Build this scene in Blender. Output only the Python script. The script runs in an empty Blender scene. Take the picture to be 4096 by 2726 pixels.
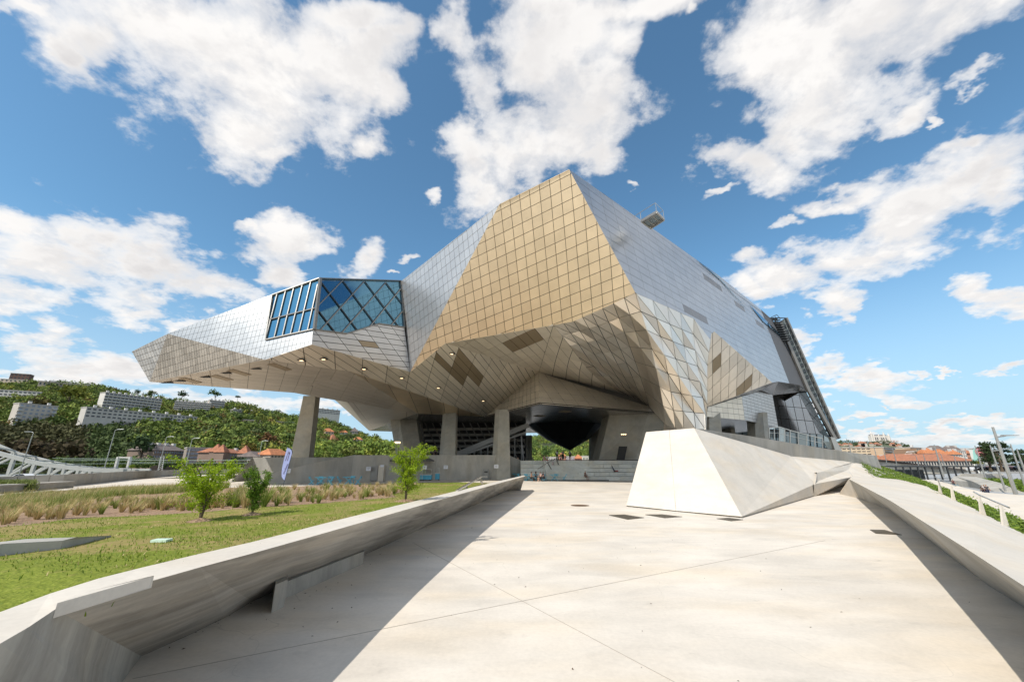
import bpy, math, random
import numpy as np
from mathutils import Vector, Matrix
R = math.radians
SC = bpy.context.scene
COL = SC.collection

# ---------------------------------------------------------------- camera
CH = 2.4                      # eye height above the plaza, metres
PITCH = R(17.0)
F = 1593.0                    # focal length in pixels of a 4096 px wide picture (14 mm on full frame)
cam = bpy.data.cameras.new('camera'); cam.sensor_width = 36.0; cam.lens = 36.0 * F / 4096.0
cam.clip_start = 0.1; cam.clip_end = 20000
camo = bpy.data.objects.new('camera', cam); COL.objects.link(camo)
camo.location = (0, 0, CH); camo.rotation_euler = (R(90) + PITCH, 0, 0)
SC.camera = camo

# ---------------------------------------------------------------- exposure, sun, sky
SC.view_settings.view_transform = 'Standard'; SC.view_settings.look = 'None'
SC.view_settings.exposure = 0.35; SC.view_settings.gamma = 1.0
SUN_TO = Vector((-0.66, -0.68, 1.0)).normalized()      # direction towards the sun
sl = bpy.data.lights.new('sun', 'SUN'); sl.energy = 3.5; sl.angle = R(0.55); sl.color = (1.0, 0.93, 0.83)
so = bpy.data.objects.new('sun', sl); COL.objects.link(so)
so.rotation_euler = (-SUN_TO).to_track_quat('-Z', 'Y').to_euler()
so.location = (0, 0, 60)
SC.cycles.max_bounces = 7; SC.cycles.glossy_bounces = 4; SC.cycles.diffuse_bounces = 4
SC.cycles.transparent_max_bounces = 6; SC.cycles.caustics_reflective = False
SC.cycles.use_denoising = True

sP, cP = math.sin(PITCH), math.cos(PITCH)
def ray(px, py):
    d = py - 1363.0
    return Vector((px - 2048.0, F * cP + d * sP, F * sP - d * cP))
C0 = Vector((0, 0, CH))
def pY(px, py, Y):
    r = ray(px, py); return C0 + r * (Y / r.y)
def pZ(px, py, z=0.0):
    r = ray(px, py); return C0 + r * ((z - CH) / r.z)
def plane3(a, b, c):
    n = (b - a).cross(c - a).normalized(); return (n, n.dot(a))
def pP(px, py, pl):
    r = ray(px, py); return C0 + r * ((pl[1] - pl[0].dot(C0)) / pl[0].dot(r))
def proj(v):
    d = v - C0
    depth = d.y * cP + d.z * sP
    u = d.x; w = -d.y * sP + d.z * cP
    return (2048 + F * u / depth, 1363 - F * w / depth)

# ---------------------------------------------------------------- node helpers
def nd(nt, t, **kw):
    n = nt.nodes.new(t)
    for k, v in kw.items(): setattr(n, k, v)
    return n
def sockset(nt, sock, v):
    if v is None: return
    if hasattr(v, 'is_output') or isinstance(v, bpy.types.NodeSocket): nt.links.new(v, sock)
    else: sock.default_value = v
def mth(nt, op, a, b=None, c=None, clamp=False):
    n = nd(nt, 'ShaderNodeMath', operation=op, use_clamp=clamp)
    sockset(nt, n.inputs[0], a); sockset(nt, n.inputs[1], b); sockset(nt, n.inputs[2], c)
    return n.outputs[0]
def vmth(nt, op, a, b=None, s=None):
    n = nd(nt, 'ShaderNodeVectorMath', operation=op)
    sockset(nt, n.inputs[0], a); sockset(nt, n.inputs[1], b)
    if s is not None: sockset(nt, n.inputs[3], s)
    return n.outputs['Value'] if op in ('LENGTH', 'DOT_PRODUCT') else n.outputs[0]
def smooth(nt, x, a, b, lo=0.0, hi=1.0):
    n = nd(nt, 'ShaderNodeMapRange', interpolation_type='SMOOTHSTEP')
    sockset(nt, n.inputs[0], x)
    n.inputs[1].default_value = a; n.inputs[2].default_value = b
    n.inputs[3].default_value = lo; n.inputs[4].default_value = hi
    return n.outputs[0]
def noise(nt, vec, scale, detail=4, rough=0.5, dist=0.0, dims='3D'):
    n = nd(nt, 'ShaderNodeTexNoise', noise_dimensions=dims)
    if vec is not None: nt.links.new(vec, n.inputs['Vector'])
    n.inputs['Scale'].default_value = scale; n.inputs['Detail'].default_value = detail
    n.inputs['Roughness'].default_value = rough; n.inputs['Distortion'].default_value = dist
    return n.outputs['Fac']
def mix(nt, f, a, b, mode='MIX'):
    n = nd(nt, 'ShaderNodeMix', data_type='RGBA', blend_type=mode)
    sockset(nt, n.inputs[0], f); sockset(nt, n.inputs[6], a); sockset(nt, n.inputs[7], b)
    return n.outputs[2]

# ---------------------------------------------------------------- world: Nishita sky with cumulus clouds
W = bpy.data.worlds.new('World'); SC.world = W; W.use_nodes = True
nt = W.node_tree; nt.nodes.clear()
sky = nd(nt, 'ShaderNodeTexSky', sky_type='NISHITA')
sky.sun_disc = False; sky.sun_elevation = math.asin(SUN_TO.z)
sky.sun_rotation = math.atan2(SUN_TO.x, SUN_TO.y)
sky.air_density = 1.0; sky.dust_density = 0.6; sky.ozone_density = 2.2; sky.altitude = 200
tc = nd(nt, 'ShaderNodeTexCoord'); D = tc.outputs['Generated']
D = vmth(nt, 'NORMALIZE', D)
sep = nd(nt, 'ShaderNodeSeparateXYZ'); nt.links.new(D, sep.inputs[0])
# cloud banks: (x, y, half width, half height, tilt) as they stand in the sky of the photograph (2356 px wide view)
BLOBS = [(560,180,300,130,20),(420,90,260,90,12),(700,120,230,120,0),(530,285,150,80,28),(600,350,60,35,10),(205,120,80,55,25),
 (160,150,30,50,0),(850,120,130,80,-10),(900,90,80,60,0),(890,210,50,60,20),(830,330,45,38,10),(840,180,50,50,0),(40,20,60,26,5),(960,60,60,40,0),
 (820,20,140,40,0),
 (130,610,200,90,20),(60,500,80,60,10),(330,600,200,75,20),(480,655,130,48,15),(80,690,110,45,0),(310,715,80,32,0),(415,738,60,24,0),(540,670,70,28,0),(230,550,120,60,25),
 (665,555,75,50,0),(655,620,40,38,0),(590,530,38,14,0),(820,600,58,38,-25),(915,635,18,6,0),
 (80,835,110,48,10),(240,875,120,42,0),(300,868,55,30,0),(520,925,170,34,3),(700,925,60,20,0),(960,598,30,12,-30),(800,940,30,14,0),(120,870,90,30,0),
 (1070,80,40,90,0),(1110,250,70,110,0),(1080,400,60,85,0),(1180,340,120,100,0),(1225,170,90,150,0),(1320,110,150,90,0),(1380,210,100,90,0),
 (1300,330,110,70,0),(1380,350,70,35,0),(1450,40,190,45,-8),(1300,30,120,50,0),(1110,455,40,38,0),(1060,330,45,70,0),(1430,130,60,50,0),
 (983,458,20,18,0),(1460,410,20,8,20),(1595,55,12,22,0),(1340,270,100,70,0),
 (1850,120,190,120,0),(1990,70,250,90,-10),(2180,60,220,80,-15),(1900,270,120,70,-25),(1780,150,90,80,10),(1970,180,150,100,-30),(2060,130,170,80,-25),
 (1660,355,75,38,15),(1740,390,110,40,10),(1690,450,40,12,-20),(1850,320,90,50,-20),(2300,20,120,40,-15),(2060,270,90,26,-20),
 (2240,195,58,20,-15),(2130,275,20,10,0),
 (2300,380,150,90,-20),(2150,470,150,80,-25),(2060,550,150,65,-25),(1960,590,120,50,-15),(1790,650,120,42,0),(1720,605,60,28,0),(1890,690,60,35,20),
 (1920,440,110,34,-22),(1850,510,60,18,-15),(2340,440,70,90,0),(2230,430,130,70,-15),(1720,680,60,30,20),(2200,330,60,16,-25),(1930,715,30,22,30),
 (1845,775,28,25,0),(1885,832,42,26,0),(2020,882,110,24,0),(1930,872,40,16,0),(2315,690,55,42,0),(2305,845,42,15,0),(2115,852,24,10,0),(2190,848,17,8,0),
 (1985,975,32,11,0),(2240,972,26,10,0),(2045,970,45,12,0),(2305,968,45,14,0),(2150,1000,220,18,0),(1910,945,20,20,0),(2080,1010,120,12,0),(2350,1000,80,16,0),
 (2020,930,25,3,0)]
Pp = vmth(nt, 'ADD', vmth(nt, 'SCALE', D, s=mth(nt, 'DIVIDE', 1.0, mth(nt, 'MAXIMUM', mth(nt, 'ADD', sep.outputs[2], 0.28), 0.05))), (3.1, 7.7, 1.3))
wn = nd(nt, 'ShaderNodeTexNoise'); nt.links.new(Pp, wn.inputs['Vector']); wn.inputs['Scale'].default_value = 3.2; wn.inputs['Detail'].default_value = 6; wn.inputs['Roughness'].default_value = 0.6
warp = vmth(nt, 'SCALE', vmth(nt, 'SUBTRACT', wn.outputs['Color'], (0.5, 0.5, 0.5)), s=0.21)
DW = vmth(nt, 'ADD', D, warp)
field = None
chain = None
for bi, (bx, by, rx, ry, ang) in enumerate(BLOBS):
    px, py = bx * 1.7385, by * 1.7385; a = R(ang)
    c = ray(px, py).normalized()
    e1 = ray(px + rx * 1.7385 * math.cos(a), py + rx * 1.7385 * math.sin(a)).normalized() - c
    e2 = ray(px - ry * 1.7385 * math.sin(a), py + ry * 1.7385 * math.cos(a)).normalized() - c
    x = e1.normalized(); z = c - x * c.dot(x); z.normalize(); y = z.cross(x)
    ex = e1.length; ey = max(abs(e2.dot(y)), 0.2 * e2.length)
    m = nd(nt, 'ShaderNodeMapping', vector_type='TEXTURE')
    if field is not None and bi % 8 == 0:                   # evaluated group after group
        ma = nd(nt, 'ShaderNodeVectorMath', operation='MULTIPLY_ADD'); nt.links.new(field, ma.inputs[0])
        ma.inputs[1].default_value = (1e-7, 1e-7, 1e-7); nt.links.new(DW, ma.inputs[2]); chain = ma.outputs[0]
    nt.links.new(chain or DW, m.inputs[0])
    m.inputs['Location'].default_value = c
    m.inputs['Rotation'].default_value = Matrix((x, y, z)).transposed().to_euler()
    m.inputs['Scale'].default_value = (ex, ey, 3.0)
    l = vmth(nt, 'LENGTH', m.outputs[0])
    field = l if field is None else mth(nt, 'SMOOTH_MIN', field, l, 0.25)
field = mth(nt, 'SUBTRACT', 1.0, field)                      # > 0 inside a bank
# away from the view the same kind of scattered cumulus goes on
fw = camo.matrix_basis.to_quaternion() @ Vector((0, 0, -1)) if False else Vector((0, cP, sP))
off = smooth(nt, vmth(nt, 'DOT_PRODUCT', D, tuple(fw)), 0.52, 0.42)
gen = mth(nt, 'MULTIPLY', mth(nt, 'SUBTRACT', noise(nt, Pp, 1.5, 2, 0.5), 0.46), 7.0)
gen = mth(nt, 'MINIMUM', gen, 0.8)
fieldg = nd(nt, 'ShaderNodeMix', data_type='FLOAT'); nt.links.new(off, fieldg.inputs[0]); nt.links.new(field, fieldg.inputs[2]); nt.links.new(gen, fieldg.inputs[3])
field = fieldg.outputs[0]
n1 = noise(nt, Pp, 7.0, 9, 0.60, 0.1)
n2 = noise(nt, vmth(nt, 'ADD', Pp, (-0.012, -0.02, 0.035)), 7.0, 5, 0.58, 0.1)
dens = mth(nt, 'ADD', mth(nt, 'MINIMUM', field, 0.7), mth(nt, 'MULTIPLY', mth(nt, 'SUBTRACT', n1, 0.5), 3.4))
wisp = smooth(nt, dens, -0.32, 0.20, 0.0, 0.62)
core = smooth(nt, dens, -0.05, 0.85, 0.0, 0.38)
mask = mth(nt, 'ADD', wisp, core, clamp=True)
mask = mth(nt, 'MULTIPLY', mask, smooth(nt, sep.outputs[2], 0.0, 0.05))
lit = smooth(nt, mth(nt, 'SUBTRACT', n2, n1), -0.09, 0.07, 1.0, 0.0)
n3 = noise(nt, vmth(nt, 'ADD', Pp, (5, 1, 2)), 2.3, 3, 0.55)
shade = mth(nt, 'MULTIPLY', smooth(nt, dens, 0.2, 1.3), smooth(nt, n3, 0.40, 0.66))
shade = mth(nt, 'ADD', mth(nt, 'MULTIPLY', shade, 0.7), mth(nt, 'MULTIPLY', mth(nt, 'SUBTRACT', 1.0, lit), 0.30), clamp=True)
ccol = mix(nt, shade, (0.92, 0.90, 0.88, 1), (0.62, 0.605, 0.61, 1))
SKYS = 0.125
skc = nd(nt, 'ShaderNodeVectorMath', operation='SCALE'); nt.links.new(sky.outputs[0], skc.inputs[0]); skc.inputs[3].default_value = SKYS
skt = mix(nt, 1.0, skc.outputs[0], (0.80, 1.10, 1.10, 1), 'MULTIPLY')
skt = mix(nt, smooth(nt, sep.outputs[2], 0.42, 0.0, 0.0, 0.85), skt, (0.40, 0.54, 0.68, 1))
ccs = nd(nt, 'ShaderNodeVectorMath', operation='SCALE'); nt.links.new(ccol, ccs.inputs[0]); ccs.inputs[3].default_value = 0.86
fin = mix(nt, mask, skt, ccs.outputs[0])
bg = nd(nt, 'ShaderNodeBackground'); nt.links.new(fin, bg.inputs[0]); bg.inputs[1].default_value = 1.0
wo = nd(nt, 'ShaderNodeOutputWorld'); nt.links.new(bg.outputs[0], wo.inputs[0])
W.cycles.sampling_method = 'MANUAL'; W.cycles.sample_map_resolution = 512

# ---------------------------------------------------------------- object helpers
def tag(o, label=None, cat=None, group=None, kind=None):
    if label: o['label'] = label
    if cat: o['category'] = cat
    if group: o['group'] = group
    if kind: o['kind'] = kind
    return o
def empty(name, loc=(0, 0, 0), rz=0.0, label=None, cat=None, group=None):
    o = bpy.data.objects.new(name, None); COL.objects.link(o)
    o.location = loc; o.rotation_euler = (0, 0, rz); o.empty_display_size = 0.3
    return tag(o, label, cat, group)
def link(name, me, parent=None, mat=None):
    o = bpy.data.objects.new(name, me); COL.objects.link(o)
    if mat is not None and len(me.materials) == 0: me.materials.append(mat)
    if parent is not None: o.parent = parent
    return o
class MB:
    """collects boxes, bars, tubes and polygons and links them as one mesh"""
    def __init__(s): s.v = []; s.f = []; s.m = []
    def add(s, vs, fs, m=0):
        b = len(s.v); s.v += [tuple(v) for v in vs]
        for f in fs: s.f.append(tuple(b + i for i in f)); s.m.append(m)
        return s
    def poly(s, pts, m=0): return s.add(pts, [range(len(pts))], m)
    def box(s, c, d, rz=0.0, m=0, rot=None):
        hx, hy, hz = d[0] / 2, d[1] / 2, d[2] / 2
        M = rot if rot is not None else Matrix.Rotation(rz, 3, 'Z')
        c = Vector(c)
        vs = [c + M @ Vector((x * hx, y * hy, z * hz)) for z in (-1, 1) for y in (-1, 1) for x in (-1, 1)]
        return s.add(vs, [(0, 2, 3, 1), (4, 5, 7, 6), (0, 1, 5, 4), (2, 6, 7, 3), (0, 4, 6, 2), (1, 3, 7, 5)], m)
    def bar(s, a, b, w, h=None, up=(0, 0, 1), m=0):
        a = Vector(a); b = Vector(b); h = h or w
        d = b - a; L = d.length
        if L < 1e-6: return s
        z = d / L; x = Vector(up).cross(z)
        if x.length < 1e-3: x = Vector((1, 0, 0)).cross(z)
        x.normalize(); y = z.cross(x)
        return s.box((a + b) / 2, (w, h, L), rot=Matrix((x, y, z)).transposed(), m=m)
    def tube(s, pts, rad, n=6, m=0, cap=True):
        pts = [Vector(p) for p in pts]; rs = rad if isinstance(rad, (list, tuple)) else [rad] * len(pts)
        b = len(s.v)
        for i, p in enumerate(pts):
            d = (pts[min(i + 1, len(pts) - 1)] - pts[max(i - 1, 0)]).normalized()
            x = Vector((0, 0, 1)).cross(d)
            if x.length < 1e-3: x = Vector((1, 0, 0))
            x.normalize(); y = d.cross(x)
            for k in range(n):
                t = 2 * math.pi * k / n
                s.v.append(tuple(p + (x * math.cos(t) + y * math.sin(t)) * rs[i]))
        for i in range(len(pts) - 1):
            for k in range(n):
                s.f.append((b + i * n + k, b + i * n + (k + 1) % n, b + (i + 1) * n + (k + 1) % n, b + (i + 1) * n + k)); s.m.append(m)
        if cap:
            s.f.append(tuple(b + k for k in range(n))[::-1]); s.m.append(m)
            s.f.append(tuple(b + (len(pts) - 1) * n + k for k in range(n))); s.m.append(m)
        return s
    def prism(s, pts, vec, m=0):
        pts = [Vector(p) for p in pts]; n = len(pts); vec = Vector(vec)
        q = pts + [p + vec for p in pts]
        fs = [tuple(range(n)), tuple(range(2 * n - 1, n - 1, -1))] + [(i, n + i, n + (i + 1) % n, (i + 1) % n) for i in range(n)]
        return s.add(q, fs, m)
    def mesh(s, name, mats):
        me = bpy.data.meshes.new(name); me.from_pydata(s.v, [], s.f)
        for mt in (mats if isinstance(mats, (list, tuple)) else [mats]): me.materials.append(mt)
        if any(s.m): me.polygons.foreach_set('material_index', s.m)
        me.validate(); me.update(); return me
    def build(s, name, mats, parent=None, smooth=False):
        me = s.mesh(name, mats)
        if smooth: me.polygons.foreach_set('use_smooth', [True] * len(me.polygons))
        return link(name, me, parent)
def children_of(o): return [c for c in bpy.data.objects if c.parent is o]
def copy_tree(o, kids, parent=None):
    """copy a thing with copies of its parts; kids = {object: [children]}"""
    c = o.copy(); COL.objects.link(c); c.parent = parent
    for ch in kids.get(o, []): copy_tree(ch, kids, c)
    return c
def kidmap(o):
    km = {}
    def rec(x):
        km[x] = children_of(x)
        for y in km[x]: rec(y)
    rec(o); return km

# ---------------------------------------------------------------- materials
MATS = {}
def newmat(name):
    m = bpy.data.materials.new(name); m.use_nodes = True
    b = m.node_tree.nodes['Principled BSDF']; MATS[name] = m
    return m, m.node_tree, b
def simple(name, col, rough=0.6, metal=0.0, spec=0.5, var=0.0, scale=3.0, emit=None, es=0.0):
    m, t, b = newmat(name)
    b.inputs['Roughness'].default_value = rough; b.inputs['Metallic'].default_value = metal
    b.inputs['Specular IOR Level'].default_value = spec
    if var > 0:
        tcn = nd(t, 'ShaderNodeTexCoord'); nn = noise(t, tcn.outputs['Object'], scale, 5, 0.6)
        k = smooth(t, nn, 0.3, 0.7, 1 - var, 1 + var)
        v = nd(t, 'ShaderNodeVectorMath', operation='SCALE'); v.inputs[0].default_value = col[:3]; t.links.new(k, v.inputs[3])
        t.links.new(v.outputs[0], b.inputs['Base Color'])
    else: b.inputs['Base Color'].default_value = (*col[:3], 1)
    if emit: b.inputs['Emission Color'].default_value = (*emit, 1); b.inputs['Emission Strength'].default_value = es
    return m
def concrete(name, base, streak=(0, 0), stain=0.12, rough=0.85, board=None, boardamt=0.08, specks=False, bump=0.15, stretch=(1, 1, 1), warm=0.0, cracks=False):
    """cast concrete: cloudy tone, drifting streaks, pores; board = spacing of formwork lines"""
    m, t, b = newmat(name)
    geo = nd(t, 'ShaderNodeNewGeometry'); P = geo.outputs['Position']
    big = noise(t, P, 0.35, 4, 0.55)
    mp = nd(t, 'ShaderNodeMapping'); t.links.new(P, mp.inputs[0]); mp.inputs['Scale'].default_value = stretch
    st = noise(t, mp.outputs[0], 1.0, 5, 0.62, 0.6)
    fine = noise(t, P, 14.0, 5, 0.7)
    k = mth(t, 'ADD', smooth(t, big, 0.3, 0.7, -stain, stain), smooth(t, st, 0.3, 0.7, -stain * 1.1, stain * 0.8))
    k = mth(t, 'ADD', k, smooth(t, fine, 0.25, 0.75, -0.05, 0.05))
    if cracks:
        wv = nd(t, 'ShaderNodeTexNoise'); t.links.new(P, wv.inputs['Vector']); wv.inputs['Scale'].default_value = .8
        pv = vmth(t, 'ADD', P, vmth(t, 'SCALE', wv.outputs['Color'], s=1.3))
        vo = nd(t, 'ShaderNodeTexVoronoi', feature='DISTANCE_TO_EDGE'); t.links.new(pv, vo.inputs['Vector']); vo.inputs['Scale'].default_value = 0.22
        k = mth(t, 'SUBTRACT', k, mth(t, 'MULTIPLY', smooth(t, vo.outputs['Distance'], 0.0, 0.0022, 0.16, 0.0), smooth(t, big, .42, .6)))
        md = noise(t, P, 2.3, 4, 0.65); k = mth(t, 'SUBTRACT', k, smooth(t, md, 0.58, 0.74, 0.0, 0.09))
    if specks:
        sp = noise(t, P, 5.0, 2, 0.5)
        k = mth(t, 'SUBTRACT', k, smooth(t, sp, 0.74, 0.80, 0.0, 0.25))
    if board:
        w = nd(t, 'ShaderNodeTexWave', wave_type='BANDS', bands_direction=board[0]); t.links.new(P, w.inputs[0])
        w.inputs['Scale'].default_value = board[1]; w.inputs['Distortion'].default_value = 0.6; w.inputs['Detail'].default_value = 2
        k = mth(t, 'ADD', k, smooth(t, w.outputs['Fac'], 0.0, 0.35, -boardamt, boardamt * 0.3))
    k = mth(t, 'ADD', k, 1.0)
    v = nd(t, 'ShaderNodeVectorMath', operation='SCALE'); v.inputs[0].default_value = base; t.links.new(k, v.inputs[3])
    tint = noise(t, mp.outputs[0], 0.45, 3, 0.5)
    c2 = mix(t, smooth(t, tint, 0.42, 0.7, 0.0, 0.55 + warm), v.outputs[0], mix(t, 1.0, v.outputs[0], (1.04, 0.97, 0.86, 1), 'MULTIPLY'))
    t.links.new(c2, b.inputs['Base Color'])
    b.inputs['Roughness'].default_value = rough; b.inputs['Specular IOR Level'].default_value = 0.3
    bp = nd(t, 'ShaderNodeBump'); bp.inputs['Strength'].default_value = bump; bp.inputs['Distance'].default_value = 0.02
    t.links.new(fine, bp.inputs['Height']); t.links.new(bp.outputs[0], b.inputs['Normal'])
    return m
def steel(name, col, rough=0.3, var=0.06, metal=1.0, lines=None, rvar=0.05, grain=0.0):
    """brushed stainless sheet; every panel differs slightly"""
    m, t, b = newmat(name)
    geo = nd(t, 'ShaderNodeNewGeometry'); oi = nd(t, 'ShaderNodeObjectInfo')
    rnd = mth(t, 'FRACT', mth(t, 'ADD', geo.outputs['Random Per Island'], oi.outputs['Random']))
    k = smooth(t, rnd, 0, 1, 1 - var, 1 + var)
    nn = noise(t, geo.outputs['Position'], 0.5, 4, 0.6)
    k = mth(t, 'MULTIPLY', k, smooth(t, nn, 0.3, 0.7, 0.96, 1.04))
    if lines:
        w = nd(t, 'ShaderNodeTexWave', wave_type='BANDS', bands_direction='X')
        mp = nd(t, 'ShaderNodeMapping'); t.links.new(geo.outputs['Position'], mp.inputs[0]); mp.inputs['Rotation'].default_value = lines[0]
        t.links.new(mp.outputs[0], w.inputs[0]); w.inputs['Scale'].default_value = lines[1]
        k = mth(t, 'MULTIPLY', k, smooth(t, w.outputs['Fac'], 0.0, 0.3, lines[2], 1.0))
    v = nd(t, 'ShaderNodeVectorMath', operation='SCALE'); v.inputs[0].default_value = col; t.links.new(k, v.inputs[3])
    t.links.new(v.outputs[0], b.inputs['Base Color'])
    b.inputs['Metallic'].default_value = metal
    t.links.new(mth(t, 'ADD', rough, mth(t, 'MULTIPLY', mth(t, 'SUBTRACT', nn, 0.5), rvar)), b.inputs['Roughness'])
    # sheet metal is never perfectly flat
    n2_ = noise(t, geo.outputs['Position'], 0.8, 2, 0.5)
    bp = nd(t, 'ShaderNodeBump'); bp.inputs['Strength'].default_value = 0.12; bp.inputs['Distance'].default_value = 0.05
    t.links.new(n2_, bp.inputs['Height']); t.links.new(bp.outputs[0], b.inputs['Normal'])
    return m
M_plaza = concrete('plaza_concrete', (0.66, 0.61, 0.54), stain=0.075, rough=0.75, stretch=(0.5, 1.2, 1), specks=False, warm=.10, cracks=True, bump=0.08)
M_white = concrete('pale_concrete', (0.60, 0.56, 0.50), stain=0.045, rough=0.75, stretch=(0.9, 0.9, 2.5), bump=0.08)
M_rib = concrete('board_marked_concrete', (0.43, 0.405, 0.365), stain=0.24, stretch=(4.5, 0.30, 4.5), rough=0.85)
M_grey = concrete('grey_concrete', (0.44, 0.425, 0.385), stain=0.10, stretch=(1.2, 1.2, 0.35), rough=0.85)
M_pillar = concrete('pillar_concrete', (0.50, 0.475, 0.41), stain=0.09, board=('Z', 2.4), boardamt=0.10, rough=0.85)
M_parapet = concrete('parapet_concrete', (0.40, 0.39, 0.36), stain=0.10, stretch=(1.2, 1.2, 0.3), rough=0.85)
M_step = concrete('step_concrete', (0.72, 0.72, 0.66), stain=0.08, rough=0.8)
M_steel = steel('silver_steel', (0.61, 0.60, 0.59), 0.42, 0.03, metal=0.8)
M_steel1 = steel('silver_steel_arm', (0.41, 0.405, 0.40), 0.30, 0.03)
M_steelr = steel('silver_steel_fine', (0.60, 0.60, 0.60), 0.36, 0.03, metal=0.9)
M_goldrefl = steel('steel_gold_reflection', (0.83, 0.69, 0.50), 0.46, 0.05)  # plain stainless; warm reflection of the sunlit ground put into its base colour
M_soff = steel('soffit_steel', (0.80, 0.74, 0.645), 0.46, 0.07, metal=0.55)
M_soffd = steel('soffit_perforated', (0.36, 0.29, 0.20), 0.5, 0.05, metal=0.7)
M_plank = steel('soffit_planks', (0.60, 0.55, 0.48), 0.5, 0.035, metal=0.6)
M_dkgrid = steel('underside_grid_steel', (0.50, 0.455, 0.40), 0.42, 0.15, metal=0.85)
M_tri = steel('faceted_steel', (0.88, 0.81, 0.71), 0.35, 0.10, metal=0.85)
M_wallp = steel('pale_wall_steel', (0.88, 0.81, 0.69), 0.5, 0.05, metal=0.45)
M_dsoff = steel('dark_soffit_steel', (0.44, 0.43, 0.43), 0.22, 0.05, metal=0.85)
M_joint = simple('panel_joint', (0.035, 0.03, 0.025), 0.8)
M_jointb = simple('panel_joint_brown', (0.13, 0.09, 0.055), 0.8)
M_jointl = simple('panel_joint_grey', (0.14, 0.14, 0.145), 0.7)
M_ventg = steel('grey_vent_steel', (0.30, 0.30, 0.31), 0.5, 0.05, metal=0.5)
M_black = simple('black_steel', (0.030, 0.030, 0.032), 0.35, 0.4)
M_dark = simple('dark_interior', (0.03, 0.03, 0.03), 0.7)
M_frame = simple('window_frame_metal', (0.27, 0.265, 0.25), 0.4, 0.6)
M_frame_d = simple('dark_frame_metal', (0.07, 0.075, 0.08), 0.4, 0.5)
M_rail = simple('handrail_metal', (0.55, 0.53, 0.49), 0.3, 0.9)
m, t, b = newmat('blue_glass')
b.inputs['Base Color'].default_value = (0.13, 0.29, 0.40, 1); b.inputs['Metallic'].default_value = 0.9; b.inputs['Roughness'].default_value = 0.04
M_glass = m
m, t, b = newmat('pale_glass')
b.inputs['Base Color'].default_value = (0.30, 0.36, 0.38, 1); b.inputs['Metallic'].default_value = 0.5; b.inputs['Roughness'].default_value = 0.08
M_glassp = m
m, t, b = newmat('clear_glass')
b.inputs['Base Color'].default_value = (0.85, 0.93, 0.93, 1); b.inputs['Roughness'].default_value = 0.02; b.inputs['Transmission Weight'].default_value = 1.0; b.inputs['IOR'].default_value = 1.02
b.inputs['Alpha'].default_value = 0.25
M_clear = m
M_lamp = simple('warm_downlight', (1, 0.8, 0.5), 0.5, emit=(1.0, 0.72, 0.40), es=2.2)
# ================================================================ GROUND
ground = MB()
ground.poly([(-3000, -3000, -4.3), (9000, -3000, -4.3), (9000, 9000, -4.3), (-3000, 9000, -4.3)])
M_city = simple('city_ground', (0.22, 0.21, 0.19), 0.9, var=0.2, scale=0.02)
tag(ground.build('ground', M_city), kind='structure')
PL_RIGHT = [pZ(4096, 2340, 0), pZ(3649, 2056, 0)]
pl = MB()
pl.poly([(-75, -220, 0), (40, -220, 0), (40, 36, 0), (62, 62, 0), (62, 125, 0), (-75, 125, 0)])  # carried far behind the camera, unseen, as pale ground for the front to reflect
plaza = pl.build('plaza', M_plaza); tag(plaza, kind='structure')
# the raised ground of the peninsula ends in a retaining face
rf = MB()
edge = [(-75, -220), (40, -220), (40, 36), (62, 62), (62, 125), (-75, 125)]
for i in range(6):
    a, b_ = edge[i], edge[(i + 1) % 6]
    rf.poly([(a[0], a[1], -0.004), (b_[0], b_[1], -0.004), (b_[0], b_[1], -4.29), (a[0], a[1], -4.29)])
tag(rf.build('embankment', M_grey), kind='structure')

# ================================================================ MUSEUM
mus = empty('museum', (0, 60, 0), label='huge faceted stainless steel museum with a front tinted by gold reflections, raised on concrete pillars', cat='museum')
MO = Vector((0, 60, 0))
def loc(vs): return [Vector(v) - MO for v in vs]

def zA(u, v): return (500 + u * .3396, 1250 + v * .3396)
def zB(u, v): return (1200 + u * .3396, 1300 + v * .3396)
def zC(u, v): return (1800 + u * .382, 1200 + v * .382)
def zD(u, v): return (2500 + u * .3826, 1150 + v * .3826)
def zE(u, v): return (2750 + u * .3508, 1250 + v * .3508)
def z4(u, v): return (1050 + u * .2614, 1090 + v * .2614)
def z3(u, v): return (2500 + u * .5102, 800 + v * .5102)
def g1(u, v): return (1950 + u * .421, 660 + v * .421)
def g2(u, v): return (1600 + u * .3828, 900 + v * .3828)

ZS = 10.5                       # height of the big soffit
P_ = pY(2276, 677, 34.0); R_ = pY(2541, 1170, 38.0); F_ = pY(1640.5, 1487, 50.5)
GOLD = plane3(P_, R_, F_)
G_ = pP(1781, 1373, GOLD); TL = pP(1998, 816, GOLD)
M_pt = pZ(1938, 1666, ZS); N_pt = pZ(1667, 1653, ZS); V_pt = pZ(2159, 1613, ZS); RR = pZ(2610, 1650, ZS); S_pt = pZ(1477, 1722, ZS)
WP = plane3(F_, G_, M_pt)
H_ = pP(2155, 1488, WP); E_ = pP(1247, 1377, WP); D_ = pP(1060, 1438, WP); K_ = pP(1404, 1485, WP)
G2_ = pY(1278, 1116, E_.y + 1.2)
S1 = plane3(E_, D_, G2_)
B_ = pP(670, 1334, S1); G1_ = pP(1088, 1177, S1)
S2 = plane3(E_, G2_, F_); G3_ = pP(1603, 1125, S2)
S3 = plane3(G3_, F_, TL)
C_ = pY(598.5, 1526, B_.y + 1.5); A_ = pY(527, 1405, B_.y + 5)
U1 = plane3(D_, K_, C_); L_ = pP(1177, 1570, U1)
U2 = plane3(L_, K_, N_pt); O_ = pP(1390, 1607, U2); LO = pP(1261, 1586, U2)
RFAR = pY(3087, 1275, 80.0)
RS = plane3(P_, R_, RFAR)
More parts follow.
